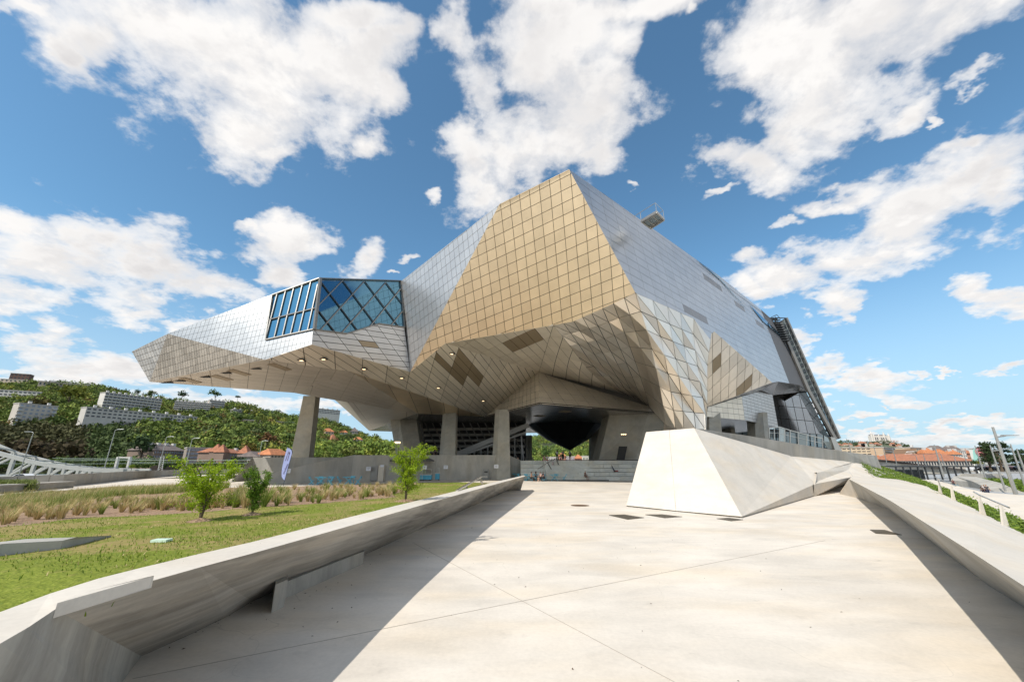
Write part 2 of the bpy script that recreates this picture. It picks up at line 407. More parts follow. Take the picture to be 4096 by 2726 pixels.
RC = pP(3236, 1565, RS); T_ = pP(2857, 1325, RS); CQ = pP(3088.5, 1529, RS)
X1 = pP(2775, 1273, RS); X2 = pP(2843, 1358, RS)
V1b = plane3(H_, V_pt, RR); RR2 = pP(2595, 1624, V1b)
for nm, v in dict(P=P_, R=R_, F=F_, G=G_, TL=TL, M=M_pt, N=N_pt, V=V_pt, RR=RR, S=S_pt, H=H_, E=E_, D=D_, K=K_, G2=G2_, B=B_, G1=G1_, G3=G3_, C=C_, A=A_, L=L_, O=O_, RFAR=RFAR, RC=RC, T=T_, CQ=CQ, X1=X1, X2=X2).items():
    print('VTX', nm, [round(c, 1) for c in v])

def clip_cell(poly, x0, x1, y0, y1):
    def clip(pts, f, inter):
        out = []
        for i in range(len(pts)):
            a, b2 = pts[i - 1], pts[i]
            ia, ib = f(a), f(b2)
            if ib:
                if not ia: out.append(inter(a, b2))
                out.append(b2)
            elif ia: out.append(inter(a, b2))
        return out
    def ix(c): return lambda a, b2: (c, a[1] + (b2[1] - a[1]) * (c - a[0]) / (b2[0] - a[0]))
    def iy(c): return lambda a, b2: (a[0] + (b2[0] - a[0]) * (c - a[1]) / (b2[1] - a[1]), c)
    for f, it in ((lambda p: p[0] >= x0, ix(x0)), (lambda p: p[0] <= x1, ix(x1)), (lambda p: p[1] >= y0, iy(y0)), (lambda p: p[1] <= y1, iy(y1))):
        poly = clip(poly, f, it)
        if len(poly) < 3: return []
    out = []
    for p in poly:
        if not out or abs(p[0] - out[-1][0]) + abs(p[1] - out[-1][1]) > 1e-5: out.append(p)
    if len(out) > 1 and abs(out[0][0] - out[-1][0]) + abs(out[0][1] - out[-1][1]) < 1e-5: out.pop()
    return out
def facet(name, pts, grid, mat, gap=0.07, thick=0.05, parts=None, parent=mus, dark=None, darkmat=None, label=None, stagger=0.0, joint=None):
    """a planar facade facet: dark joint sheet behind, one sheet of metal per grid cell in front"""
    o, u, nu, v, nv = grid
    pl_ = plane3(*pts[:3]) if len(pts) == 3 else None
    # best plane through the points (Newell)
    n = Vector((0, 0, 0))
    for i in range(len(pts)):
        a, b2 = pts[i], pts[(i + 1) % len(pts)]
        n += Vector(((a.y - b2.y) * (a.z + b2.z), (a.z - b2.z) * (a.x + b2.x), (a.x - b2.x) * (a.y + b2.y)))
    n.normalize(); c = sum(pts, Vector()) / len(pts)
    if n.dot(C0 - c) < 0: n = -n
    plane = (n, n.dot(c))
    conv = lambda q: pP(q[0], q[1], plane) if isinstance(q, tuple) else q
    o = conv(o); uu = u if isinstance(u, Vector) else (conv(u) - o) / nu; vv = v if isinstance(v, Vector) else (conv(v) - o) / nv
    a11, a12, a22 = uu.dot(uu), uu.dot(vv), vv.dot(vv); det = a11 * a22 - a12 * a12
    def ab(p):
        d = p - o; du, dv = d.dot(uu), d.dot(vv)
        return ((a22 * du - a12 * dv) / det, (a11 * dv - a12 * du) / det)
    poly = [ab(p) for p in pts]
    sn = math.sqrt(det) ; ga = gap / 2 * math.sqrt(a22) / sn; gb = gap / 2 * math.sqrt(a11) / sn
    root = MB().prism(loc([p - n * (thick + 0.012) for p in pts]), loc([MO - n * 0.1])[0] if False else -n * 0.1).build(name, joint or M_joint, parent)
    i0, i1 = math.floor(min(p[0] for p in poly)), math.ceil(max(p[0] for p in poly))
    j0, j1 = math.floor(min(p[1] for p in poly)), math.ceil(max(p[1] for p in poly))
    cells = []
    for j in range(j0, j1):
        sh = stagger * (j % 2)
        for i in range(i0 - 1, i1 + 1):
            cp = clip_cell(poly, i + sh + ga, i + 1 + sh - ga, j + gb, j + 1 - gb)
            if len(cp) < 3: continue
            ar = abs(sum(cp[k - 1][0] * cp[k][1] - cp[k][0] * cp[k - 1][1] for k in range(len(cp)))) / 2
            if ar < 0.004: continue
            q = [o + uu * a + vv * b2 for a, b2 in cp]
            cells.append((i, j, q))
    made = 0
    stuff = MB(); stuffd = MB()
    for (i, j, q) in cells:
        isd = dark is not None and (i, j) in dark
        nn = Vector((0, 0, 0))
        for k in range(len(q)): nn += (q[k - 1] - c).cross(q[k] - c)
        if nn.dot(n) < 0: q = q[::-1]
        m_ = len(q); bk = [p - n * thick for p in q]
        fs = [tuple(range(m_))] + [(k, m_ + k, m_ + (k + 1) % m_, (k + 1) % m_) for k in range(m_)]
        if parts:
            mb = MB().add(loc(q + bk), fs)
            ob = mb.build(parts, darkmat if isd else mat, root)
            if isd: ob['label'] = 'dark perforated panel'
            made += 1
        else:
            (stuffd if isd else stuff).add(loc(q + bk), fs)
    if not parts:
        if stuff.v: tag(stuff.build('cladding_panels', mat, root), kind='stuff')
        if stuffd.v: tag(stuffd.build('vent_panels', darkmat, root), kind='stuff')
    if label: root['label'] = label
    print('FACET', name, len(cells), 'u', round(uu.length, 2), 'v', round(vv.length, 2), 'ang', round(math.degrees(uu.angle(vv))))
    return root, plane, n, (o, uu, vv)

# front face: gold of the reflected sunlit ground put into the steel colour
GE1 = pP(2290, 1286, GOLD); T0 = pP(2212, 1300, GOLD); GE2 = pP(2457, 1212, GOLD)
facet('gold_lit_facade', [P_, TL, F_, G_, T0, GE1, GE2, R_], (g1(818, 430), g1(78, 783), 8, g1(890, 1305), 8), M_goldrefl, gap=0.055, joint=M_jointb, parts='facade_panel',
      label='front steel face coloured with the gold of reflected sunlit ground')
facet('silver_facade', [TL, G3_, F_], (g2(50, 1020), g2(555, 650), 12, g2(22, 620), 5), M_steel, gap=0.04, joint=M_jointl)
# left arm faces
facet('silver_facade', [B_, G1_, pP(1063, 1358, S1), pP(1253, 1317, S1), E_, D_], ((1097, 1351), (1196, 1328), 6, (1141.5, 1166), 8), M_steel1, gap=0.025, joint=M_jointl)
s2low = [z4(775, 870), z4(800, 870), z4(1285, 935), z4(1775, 780), z4(2170, 835)]
facet('silver_facade', [pP(*q, S2) for q in s2low] + [F_, E_], (z4(1170, 992), z4(1965, 1095), 3, z4(1325, 1195), 2), M_steel, gap=0.07,
      dark={(1, -0 + 0)}, darkmat=M_soffd)
# big right face
ud = (RFAR - P_); ud.z = 0; ud.normalize(); nRS = RS[0]; vd = nRS.cross(ud); vd = vd if vd.z > 0 else -vd
def rs_cell(x, y):
    d = pP(x, y, RS) - R_; return (math.floor(d.dot(ud) / 2.4), math.floor(d.dot(vd) / 1.12))
rsdark = set()
for (x, y, nc) in [(2752, 1228, 3), (2836, 1126, 3), (2954, 1225, 2), (3034, 1284, 2), (3084, 1328, 2), (3128, 1364, 1), (3196, 1518, 1)]:
    ci, cj = rs_cell(x, y); rsdark |= {(ci + q_, cj) for q_ in range(nc)}
rslow = [X1, X2, pP(2846, 1334, RS), T_, CQ, pP(3113, 1525, RS), pP(3197, 1539, RS), RC, pP(3146, 1355, RS)]
rsroof = [RFAR, pP(3042, 1234, RS), pP(2868, 1095, RS), pP(2790, 1040, RS)]
facet('silver_facade', [P_, R_, pP(2611, 1200, RS), pP(2670, 1226, RS)] + rslow + rsroof, (R_, ud * 2.4, 1, vd * 1.12, 1), M_steelr, gap=0.04, joint=M_jointl,
      dark=rsdark, darkmat=M_ventg, label='large blue grey face that recedes to the right')
# undersides
wpts = [D_, E_, F_, G_, H_, M_pt, K_]
facet('warm_soffit', wpts, (zB(1765, 570), zB(1920, 715), 1, zB(1870, 270), 4), M_soff, gap=0.07, parts='soffit_panel',
      dark={(-1, 0), (0, 0), (0, 1), (0, 2), (0, 3), (1, 2), (1, 3)} , darkmat=M_soffd)
facet('planked_underside', [C_, D_, K_, L_], (zA(1440, 900), zA(1630, 915), 1, zA(1470, 590), 8), M_plank, gap=0.035)
facet('planked_underside', [L_, K_, N_pt, O_, LO], (zB(465, 880), zB(760, 950), 1, zB(640, 575), 8), M_plank, gap=0.035)
facet('planked_underside', [O_, N_pt, S_pt], (zB(780, 1110), zB(1260, 990), 1, zB(710, 1020), 1), M_plank, gap=0.05)
facet('gold_lit_underside', [K_, M_pt, N_pt], (zB(1390, 1035), zB(1710, 1055), 2, zB(1320, 870), 2), M_goldrefl, gap=0.07)  # warm light on this underside is put into its colour as well
TRU = plane3(T_, CQ, pY(2831, 1625, 62)); WB1 = plane3(pY(2831, 1627, 62), pY(2967, 1585, 66), pY(2980, 1680, 66)); WB2 = plane3(pY(2967, 1585, 66), pY(3113, 1708, 76), pY(2980, 1680, 66))
facet('dark_gridded_face', [B_, D_, C_], (zA(480, 640), zA(1170, 430), 24, zA(450, 330), 4), M_dkgrid, gap=0.028)
facet('dark_gridded_face', [A_, B_, C_], (zA(200, 560), zA(480, 470), 9, zA(180, 500), 1), M_dkgrid, gap=0.045)
facet('folded_soffit', [G_, T0, H_], (zC(545, 450), zC(885, 295), 4, zC(660, 545), 1), M_soff, gap=0.07,
      dark={(0, 0), (1, 0), (2, 0), (3, 0)}, darkmat=M_soffd)
facet('lower_wall', [H_, V_pt, M_pt], (zC(940, 1082), zC(735, 1140), 4.5, zC(930, 825), 4), M_wallp, gap=0.09)
facet('lower_wall', [H_, V_pt, RR, RR2], (zC(1095, 1090), zC(1610, 1135), 4, zC(885, 780), 5), M_wallp, gap=0.09)
# big horizontal soffit over the terrace
SB = [N_pt, M_pt, V_pt, RR, Vector((34, 64, ZS)), Vector((50, 110, ZS)), Vector((-20, 116, ZS)), S_pt]
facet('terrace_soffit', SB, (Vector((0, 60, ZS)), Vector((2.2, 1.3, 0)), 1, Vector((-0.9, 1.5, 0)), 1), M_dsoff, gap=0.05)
# right-hand undersides
BQ = pY(2831, 1625, 62)
facet('tan_underside', [T_, pP(2838, 1340, TRU), pP(2822, 1438, TRU), pP(2818, 1630, TRU), CQ], (zE(285, 545), zE(385, 450), 1, zE(285, 700), 1), M_tri, gap=0.07,
      dark={(0, 0), (3, 4), (4, 4)}, darkmat=M_soffd)
so_ = MB()
q = [BQ, pY(3045, 1560, 70), pY(3090, 1580, 76), pY(3202, 1567, 92), RC, pP(3197, 1539, RS), pP(3113, 1525, RS), CQ]
so_.add(loc(q), [(0, 1, 7), (1, 2, 6), (1, 6, 7), (2, 3, 5), (2, 5, 6), (3, 4, 5)])
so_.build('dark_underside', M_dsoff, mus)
wb = [pY(2831, 1627, 62), pY(2967, 1585, 66), pY(2980, 1680, 66), pP(2826, 1666, WB1), pP(3045, 1562, WB2), pP(3090, 1580, WB2), pY(3113, 1708, 76)]
facet('pale_box_wall', [wb[0], wb[1], wb[2], wb[3]], (wb[3], (wb[2] - wb[3]) / 7.0, 1, (wb[1] - wb[2]) / 4.5, 1), M_wallp, gap=0.05)
facet('pale_box_wall', [wb[1], wb[4], wb[5], wb[6], wb[2]], (wb[2], (wb[6] - wb[2]) / 9.0, 1, (wb[1] - wb[2]) / 7.0, 1), M_steel, gap=0.05)
z3_ = [wb[3], wb[2], wb[6]]
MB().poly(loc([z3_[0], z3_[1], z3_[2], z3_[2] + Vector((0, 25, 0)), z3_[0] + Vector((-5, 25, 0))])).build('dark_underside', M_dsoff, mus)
hall = [pY(3070, 1570, 96), pY(3206, 1564, 96), pY(3296, 1738, 96), pY(3100, 1722, 96)]
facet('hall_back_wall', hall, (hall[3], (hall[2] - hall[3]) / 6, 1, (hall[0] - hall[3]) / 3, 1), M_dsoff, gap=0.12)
# roof and rear closing faces (closed volume)
rb = MB()
back = [Vector((RFAR.x + 30, 118, RFAR.z)), Vector((-10, 118, 26)), Vector((-45, 90, 20))]
top = [P_, TL, G3_, back[1], back[0], RFAR]
topl = [G3_, G2_, G1_, B_, A_, back[2], back[1]]; ctl = Vector((-32, 62, 19))
ct = Vector((5, 80, 34))
vs = loc(top + [ct]); nb = len(top)
dn = Vector((0, 0, -0.12))
rb.add([v + dn for v in vs], [(i, (i + 1) % nb, nb) for i in range(nb)])
nl = len(topl); rb.add([v + dn for v in loc(topl + [ctl])], [(i, (i + 1) % nl, nl) for i in range(nl)])
low = [Vector((60, 112, ZS)), Vector((-20, 117, ZS)), S_pt, L_, C_]
rb.poly(loc([back[0], back[1], low[1], low[0]])).poly(loc([back[1], back[2], S_pt, low[1]])).poly(loc([back[2], A_, C_, L_])).poly(loc([back[2], L_, O_, S_pt]))
rb.poly(loc([back[0], low[0], pY(3202, 1567, 92), RC])).poly(loc([back[0], RC, RFAR]))
rb.build('roof', M_plank, mus)

# ---- faceted vault and column: lattice of folded triangular sheets
def resample(pts, n):
    d = [0]
    for i in range(1, len(pts)): d.append(d[-1] + math.dist(pts[i], pts[i - 1]))
    out = []
    for k in range(n):
        t = d[-1] * k / (n - 1); i = 0
        while i < len(d) - 2 and d[i + 1] < t: i += 1
        s = (t - d[i]) / (d[i + 1] - d[i]); out.append((pts[i][0] + (pts[i + 1][0] - pts[i][0]) * s, pts[i][1] + (pts[i + 1][1] - pts[i][1]) * s))
    return out
NJ = 8
ctrl = {0: ([zC(*q) for q in [(1080, 262), (1265, 490), (1400, 680), (1600, 870), (1750, 960)]], None),
 4: ([zC(*q) for q in [(1485, 140), (1565, 300), (1670, 510), (1780, 720), (1890, 930), (1990, 1038)]], None),
 6: ([zC(*q) for q in [(1710, 33), (1830, 345), (1950, 670), (2040, 940), (2085, 1115)]], None),
 8: ([zD(*q) for q in [(108, 52), (148, 192), (205, 365), (252, 535), (297, 705), (345, 935), (395, 1190), (430, 1440)]], 50),
 9: ([zD(*q) for q in [(290, 130), (322, 288), (357, 440), (395, 615), (435, 830), (485, 1115), (520, 1385), (530, 1475)]], 48.5),
 10: ([zD(*q) for q in [(445, 198), (465, 365), (497, 530), (530, 740), (570, 975), (605, 1255), (615, 1475)]], 47.5),
 11: ([zD(*q) for q in [(580, 260), (595, 440), (625, 645), (660, 885), (700, 1135), (730, 1385), (740, 1478)]], 47),
 12: ([zD(*q) for q in [(720, 322), (718, 552), (755, 790), (793, 1035), (830, 1250), (840, 1480)]], 47.5),
 13: ([zD(*q) for q in [(897, 545), (862, 797), (862, 950), (862, 1130), (855, 1330), (852, 1484)]], 49)}
cols = {}
for i, (pts, yb) in ctrl.items():
    rs = resample(pts, NJ)
    top3 = pP(*rs[0], GOLD) if i <= 8 else pP(*rs[0], RS)
    bot3 = pP(*rs[-1], V1b) if yb is None else pY(*rs[-1], yb)
    ys = [1.0 / ((1 - k / (NJ - 1)) / top3.y + (k / (NJ - 1)) / bot3.y) for k in range(NJ)]
    cols[i] = [(rs[k][0], rs[k][1], ys[k]) for k in range(NJ)]
ks = sorted(cols)
for i in range(14):
    if i in cols: continue
    a = max(k for k in ks if k < i); b2 = min(k for k in ks if k > i); s = (i - a) / (b2 - a)
    cols[i] = [tuple(cols[a][k][c] * (1 - s) + cols[b2][k][c] * s for c in range(3)) for k in range(NJ)]
def fold(i, j, y):
    h = math.sin(i * 12.9898 + j * 78.233) * 43758.5453; h -= math.floor(h)
    return y * (1 + ((h - .5) * 0.030 + (0.006 if (i + j) % 2 else -0.006)) * (0 if j == 0 else 1))
lat = {(i, j): pY(cols[i][j][0], cols[i][j][1], fold(i, j, cols[i][j][2])) for i in range(14) for j in range(NJ)}
vault = MB().box((0, 0, -500), (.01, .01, .01))
bk = MB()
tris = []
for i in range(13):
    for j in range(NJ - 1):
        a, b2, c, d = lat[i, j], lat[i + 1, j], lat[i + 1, j + 1], lat[i, j + 1]
        tris += [(a, b2, c), (a, c, d)]
for tr in tris:
    bk.poly(loc([p + (p - C0).normalized() * 0.16 for p in tr]))
vroot = bk.build('faceted_vault', M_joint, mus); vroot['label'] = 'vault and column of folded triangular sheets'
def tri_panel(tr, name, mat, root, inset=0.034, thick=0.08):
    n = (tr[1] - tr[0]).cross(tr[2] - tr[0])
    if n.length < 1e-4: return
    n.normalize()
    c = sum(tr, Vector()) / 3
    if n.dot(C0 - c) < 0: tr = (tr[0], tr[2], tr[1]); n = -n
    # inset each edge by a constant width
    q = []
    L = [(tr[(k + 1) % 3] - tr[k]).length for k in range(3)]
    per = sum(L); area = (tr[1] - tr[0]).cross(tr[2] - tr[0]).length / 2; rin = 2 * area / per
    inc = (tr[0] * L[1] + tr[1] * L[2] + tr[2] * L[0]) / per
    s = min(0.5, inset / rin)
    q = [p + (inc - p) * s for p in tr]
    MB().add(loc(q + [p - n * thick for p in q]), [(0, 1, 2), (0, 3, 4, 1), (1, 4, 5, 2), (2, 5, 3, 0)]).build(name, mat, root)
for tr in tris: tri_panel(tr, 'triangular_panel', M_tri, vroot)
# flatter triangles between the soffit and the folded lattice
T0_, Hh, Bb = lat[0, 0], H_, lat[0, NJ - 1]
nlev = 6
def tp(r, k):
    L0 = T0_.lerp(Hh, r / nlev)
    right = [lat[0, jj] for jj in range(NJ)]
    tt = r / nlev * (NJ - 1); a = int(min(tt, NJ - 2)); R0 = right[a].lerp(right[a + 1], tt - a)
    return L0.lerp(R0, k / r) if r else T0_
sv = MB()
for r in range(nlev):
    for k in range(r + 1):
        a, b2, c = tp(r, k), tp(r + 1, k), tp(r + 1, k + 1)
        tri_panel((a, b2, c), 'triangular_panel', M_soff, vroot); sv.poly(loc([p + (p - C0).normalized() * 0.12 for p in (a, b2, c)]))
        if k < r:
            d = tp(r, k + 1); tri_panel((a, c, d), 'triangular_panel', M_soff, vroot); sv.poly(loc([p + (p - C0).normalized() * 0.12 for p in (a, c, d)]))
sv.build('vault_backing', M_joint, vroot)
# right return of the column so that it is a solid body
ret = MB()
rp = [lat[13, j] for j in range(NJ)]
for j in range(NJ - 1): ret.poly(loc([rp[j], rp[j + 1], rp[j + 1] + Vector((-2, 9, 0)), rp[j] + Vector((-2, 9, 0))]))
ret.build('column_side', M_wallp, mus)
cf = MB()
for i in range(13):
    a, b2 = lat[i, NJ - 1], lat[i + 1, NJ - 1]
    if a.z < 8.5: cf.poly(loc([a, b2, Vector((b2.x, b2.y + .3, 0)), Vector((a.x, a.y + .3, 0))]))
cf.build('column_foot', M_tri, mus)
# glazed rear hall seen behind the ramp parapet
rh = MB().prism(loc([pY(2880, 1705, 104), pY(3300, 1725, 104), pY(3330, 1800, 104), pY(2880, 1770, 104)]), (0, .3, 0)).build('rear_hall', M_frame_d, mus)
for k in range(16): MB().prism(loc([pY(2890 + k * 27, 1715 + k * .9, 103.5), pY(2912 + k * 27, 1716 + k * .9, 103.5), pY(2916 + k * 27, 1760 + k * 2, 103.5), pY(2894 + k * 27, 1759 + k * 2, 103.5)]), (0, .1, 0)).build('glass_pane', M_glassp, rh)

# ---- glazed box on the left arm
NS1 = S1[0] if S1[0].dot(C0 - E_) > 0 else -S1[0]; NS2 = S2[0] if S2[0].dot(C0 - E_) > 0 else -S2[0]
gl1 = [pP(*z4(150, 350), S1), pP(*z4(865, 95), S1), pP(*z4(775, 870), S1), pP(*z4(50, 1025), S1)]
gl2 = [pP(*z4(*q), S2) for q in [(890, 90), (2115, 130), (2170, 835), (1775, 780), (1285, 935), (800, 870)]]
gw = MB().prism(loc([p - NS1 * 0.08 for p in gl1]), -NS1 * 0.06).build('window', M_glass, mus); gw['label'] = 'left glazed facet with slanted mullions'
gw2 = MB().prism(loc([p - NS2 * 0.08 for p in gl2]), -NS2 * 0.06).build('window', M_glass, mus); gw2['label'] = 'right glazed facet with crossed mullions'
def mull(a, b2, pl_, n, w, mat, root, d=0.12):
    p, q_ = pP(*a, pl_), pP(*b2, pl_)
    MB().bar(*loc([p + n * 0.02, q_ + n * 0.02]), w, d, up=n).build('mullion', mat, root)
for a, b2 in [((225, 330), (50, 1020)), ((355, 280), (180, 1000)), ((480, 232), (305, 970)), ((612, 185), (430, 940)), ((740, 140), (558, 912)), ((845, 180), (692, 880)), ((150, 400), (110, 620))]:
    mull(z4(*a), z4(*b2), S1, NS1, 0.09, M_frame, gw)
mull(z4(95, 722), z4(800, 543), S1, NS1, 0.12, M_frame_d, gw)
for a, b2 in [((860, 495), (1225, 120)), ((885, 875), (1555, 135)), ((1215, 915), (1885, 150)), ((1640, 825), (2110, 250)), ((1970, 800), (2140, 590))]:
    mull(z4(*a), z4(*b2), S2, NS2, 0.12, M_frame, gw2)
for a, b2 in [((900, 150), (1450, 880)), ((850, 575), (1105, 905)), ((1225, 120), (1725, 790)), ((1565, 135), (2075, 815)), ((1885, 150), (2130, 470))]:
    mull(z4(*a), z4(*b2), S2, NS2 * 1.0, 0.11, M_frame_d, gw2, 0.08)
for (a, b2, pl_, n) in [((150, 345), (870, 88), S1, NS1), ((50, 1025), (150, 350), S1, NS1), ((50, 1028), (775, 868), S1, NS1), ((882, 88), (2118, 125), S2, NS2), ((2110, 130), (2170, 835), S2, NS2), ((800, 872), (890, 90), S2, NS2), ((800, 870), (1285, 933), S2, NS2), ((1285, 933), (1775, 780), S2, NS2), ((1775, 780), (2170, 835), S2, NS2)]:
    p, q_ = pP(*z4(*a), pl_), pP(*z4(*b2), pl_)
    MB().bar(*loc([p + n * 0.03, q_ + n * 0.03]), 0.10, 0.2, up=n).build('window_frame', M_frame, gw if pl_ is S1 else gw2)
MB().bar(*loc([pP(*z4(787, 872), S2) + NS2 * 0.08, pP(*z4(880, 88), S2) + NS2 * 0.08]), 0.26, 0.3, up=NS2).build('corner_post', M_frame, mus)
# ---- recessed downlights in the warm soffit
NW = WP[0] if WP[0].z < 0 else -WP[0]
for (u, v) in [(5, 412), (265, 398), (742, 514), (1187, 620), (1620, 735), (2150, 888), (1778, 335)]:
    p = pP(*zB(u, v), WP)
    dl = MB().box(p - MO + NW * 0.01, (1.0, 0.5, 0.06)).build('downlight', M_dark, mus)
    MB().box(p - MO + NW * 0.06 + Vector((0.1, 0, 0)), (0.32, 0.2, 0.05)).build('bulb', M_lamp, dl)
NU = U1[0] if U1[0].z < 0 else -U1[0]
for (u, v, w) in [(490, 822, .8), (632, 801, .8), (935, 757, .8), (1180, 710, .8), (1530, 659, .8)]:
    MB().box(pP(*zA(u, v), U1) - MO + NU * 0.02, (1.2, 0.45, 0.05)).build('air_vent', M_dark, mus)
for a, b2 in [((665, 768), (875, 826)), ((1040, 738), (1245, 795)), ((1240, 672), (1455, 735)), ((1715, 600), (1930, 675))]:
    MB().bar(*loc([pP(*zA(*a), U1) + NU * 0.02, pP(*zA(*b2), U1) + NU * 0.02]), 0.75, 0.05, up=NU).build('air_vent', M_soffd, mus)
# ---- lights and vents in the terrace soffit
for (u, v, s, mt) in [(935, 1210, 1.6, M_soffd), (1205, 1163, 1.6, M_soffd), (1850, 1205, 1.4, M_soffd)]:
    MB().box(pZ(*zC(u, v), ZS) - MO + Vector((0, 0, -0.07)), (s, s, 0.05), rz=0.5).build('ceiling_vent', mt, mus)
# ---- roof walkway that sticks out over the right edge
def rf3(u, v): return (2450 + u * .1913, 700 + v * .1913)
wy = 37.5
BPL = plane3(pY(*rf3(600, 960), wy + 2.5), pY(*rf3(920, 770), wy), pY(*rf3(1080, 930), wy + 0.9))
wk = empty('roof_walkway', (0, 0, 0)); wk.parent = mus; wk['label'] = 'small railed platform jutting from the roof edge'
def wl(p): return p - MO
q = [pP(*rf3(600, 960), BPL), pP(*rf3(920, 770), BPL), pP(*rf3(1080, 930), BPL), pP(*rf3(800, 1110), BPL)]
up = Vector((0, 0, 1.15))
fl = MB()
for k in range(4): fl.bar(wl(q[k]), wl(q[(k + 1) % 4]), 0.14, 0.28)
for s in (0.12, 0.2, 0.8, 0.88): fl.bar(wl(q[0].lerp(q[3], s)), wl(q[1].lerp(q[2], s)), 0.09, 0.12)
for s in (0.3, 0.68): fl.bar(wl(q[0].lerp(q[1], s)), wl(q[3].lerp(q[2], s)), 0.08, 0.1)
fl.build('platform_frame', M_rail, wk)
MB().prism([wl(v) for v in (q[0].lerp(q[3], .2), q[1].lerp(q[2], .2), q[1].lerp(q[2], .8), q[0].lerp(q[3], .8))], (0, 0, 0.03)).build('glass_floor', M_glassp, wk)
hr = MB()
tp_ = [p + Vector((0, 0, 1.15)) for p in q]
hr.tube([wl(q[0].lerp(q[1], -0.45) + up), wl(tp_[1]), wl(tp_[2]), wl(tp_[3])], 0.035)
for p in (q[0], q[1], q[2]): hr.tube([wl(p), wl(p + up)], 0.035)
hr.build('handrail', M_rail, wk)
# ---- clerestory glazing near the roof edge of the right face
for a, b2, c, d in [((2785, 1040), (2868, 1100), (2978, 1228), (2880, 1120)), ((2996, 1218), (3140, 1355), (3140, 1363), (3050, 1285))]:
    n = nRS if nRS.dot(C0 - R_) > 0 else -nRS
    w_ = MB().prism(loc([pP(*x, RS) + n * 0.05 for x in (a, b2, c, d)]), n * 0.03).build('window', M_glass, mus); w_['label'] = 'slanted roof-edge window strip'
# ---- slanted glass stair edge at the far right
YT = 82
inn = [(3120, 1287), (3146, 1355), (3236, 1565), (3341, 1755)]; out_ = [(3143, 1272), (3176, 1348), (3259, 1535), (3355, 1752)]
te = empty('glass_stair_edge'); te.parent = mus; te['label'] = 'slanted glass and steel edge along the right end'
I3 = [pY(*p, YT) for p in inn]; O3 = [pY(*p, YT + 1) for p in out_]
eb = MB()
for k in range(3):
    eb.bar(wl(I3[k]), wl(I3[k + 1]), 0.55, 0.5, up=(0, 1, 0)); eb.bar(wl(O3[k]), wl(O3[k + 1]), 0.3, 0.9, up=(0, 1, 0))
eb.build('edge_beam', M_frame, te)
rg = MB(); seg = 20
def along(pts, s):
    L = [(pts[i + 1] - pts[i]).length for i in range(len(pts) - 1)]; t = s * sum(L); i = 0
    while i < len(L) - 1 and t > L[i]: t -= L[i]; i += 1
    return pts[i].lerp(pts[i + 1], t / L[i])
for k in range(seg + 1):
    s = k / seg; rg.bar(wl(along(I3, s)), wl(along(O3, s)), 0.18, 0.25, up=(0, 1, 0))
rg.build('cross_member', M_frame_d, te)
for k in range(seg):
    a, b2, c, d = along(I3, k / seg), along(O3, k / seg), along(O3, (k + 1) / seg), along(I3, (k + 1) / seg)
    MB().prism([wl(p + Vector((0, 0.6, 0))) for p in (a, b2, c, d)], (0, 0.05, 0)).build('glass_pane', M_glassp if k > 1 else M_glassp, te)
J = [(3202, 1567), (3287, 1728)]; J2 = [(3236, 1565), (3330, 1752)]
J3 = [pY(*p, YT + 10) for p in J]; J4 = [pY(*p, YT + 3) for p in J2]
l2 = MB()
for k in range(9):
    l2.bar(wl(J3[0].lerp(J3[1], k / 8)), wl(J4[0].lerp(J4[1], k / 8)), 0.2, 0.3, up=(0, 1, 0))
l2.bar(wl(J3[0]), wl(J3[1]), 0.4, 0.4, up=(0, 1, 0)); l2.bar(wl(J4[0]), wl(J4[1]), 0.5, 0.5, up=(0, 1, 0))
l2.build('ladder_truss', M_frame_d, te)
MB().prism([wl(p + Vector((0, 0.8, 0))) for p in (J3[0], J4[0], J4[1], J3[1])], (0, .05, 0)).build('glass_pane', M_glassp, te)
# stairs and rail at the roof end
st = MB()
for k in range(9):
    a = pY(3106 + k * 4.2, 1290 + k * 9.0, 81); st.box(wl(a), (1.9, 1.2, 0.12))
    if k % 2 == 0: st.tube([wl(a), wl(a + Vector((0, 0, 1.6)))], 0.05)
for k in range(3): st.box(wl(pY(3080 + k * 11, 1272 + k * 4, 80.5)), (1.8, 0.5, 0.15))
st.tube([wl(pY(3085, 1268, 80)), wl(pY(3107, 1258, 80)), wl(pY(3120, 1272, 80)), wl(pY(3122, 1295, 80))], 0.07)
st.tube([wl(pY(3085, 1278, 80)), wl(pY(3100, 1283, 80)), wl(pY(3121, 1295, 80))], 0.07)
st.tube([wl(pY(3100, 1271, 80)), wl(pY(3140, 1271, 81)), wl(pY(3178, 1348, 82))], 0.12)
st.build('roof_stair', M_frame_d, te)
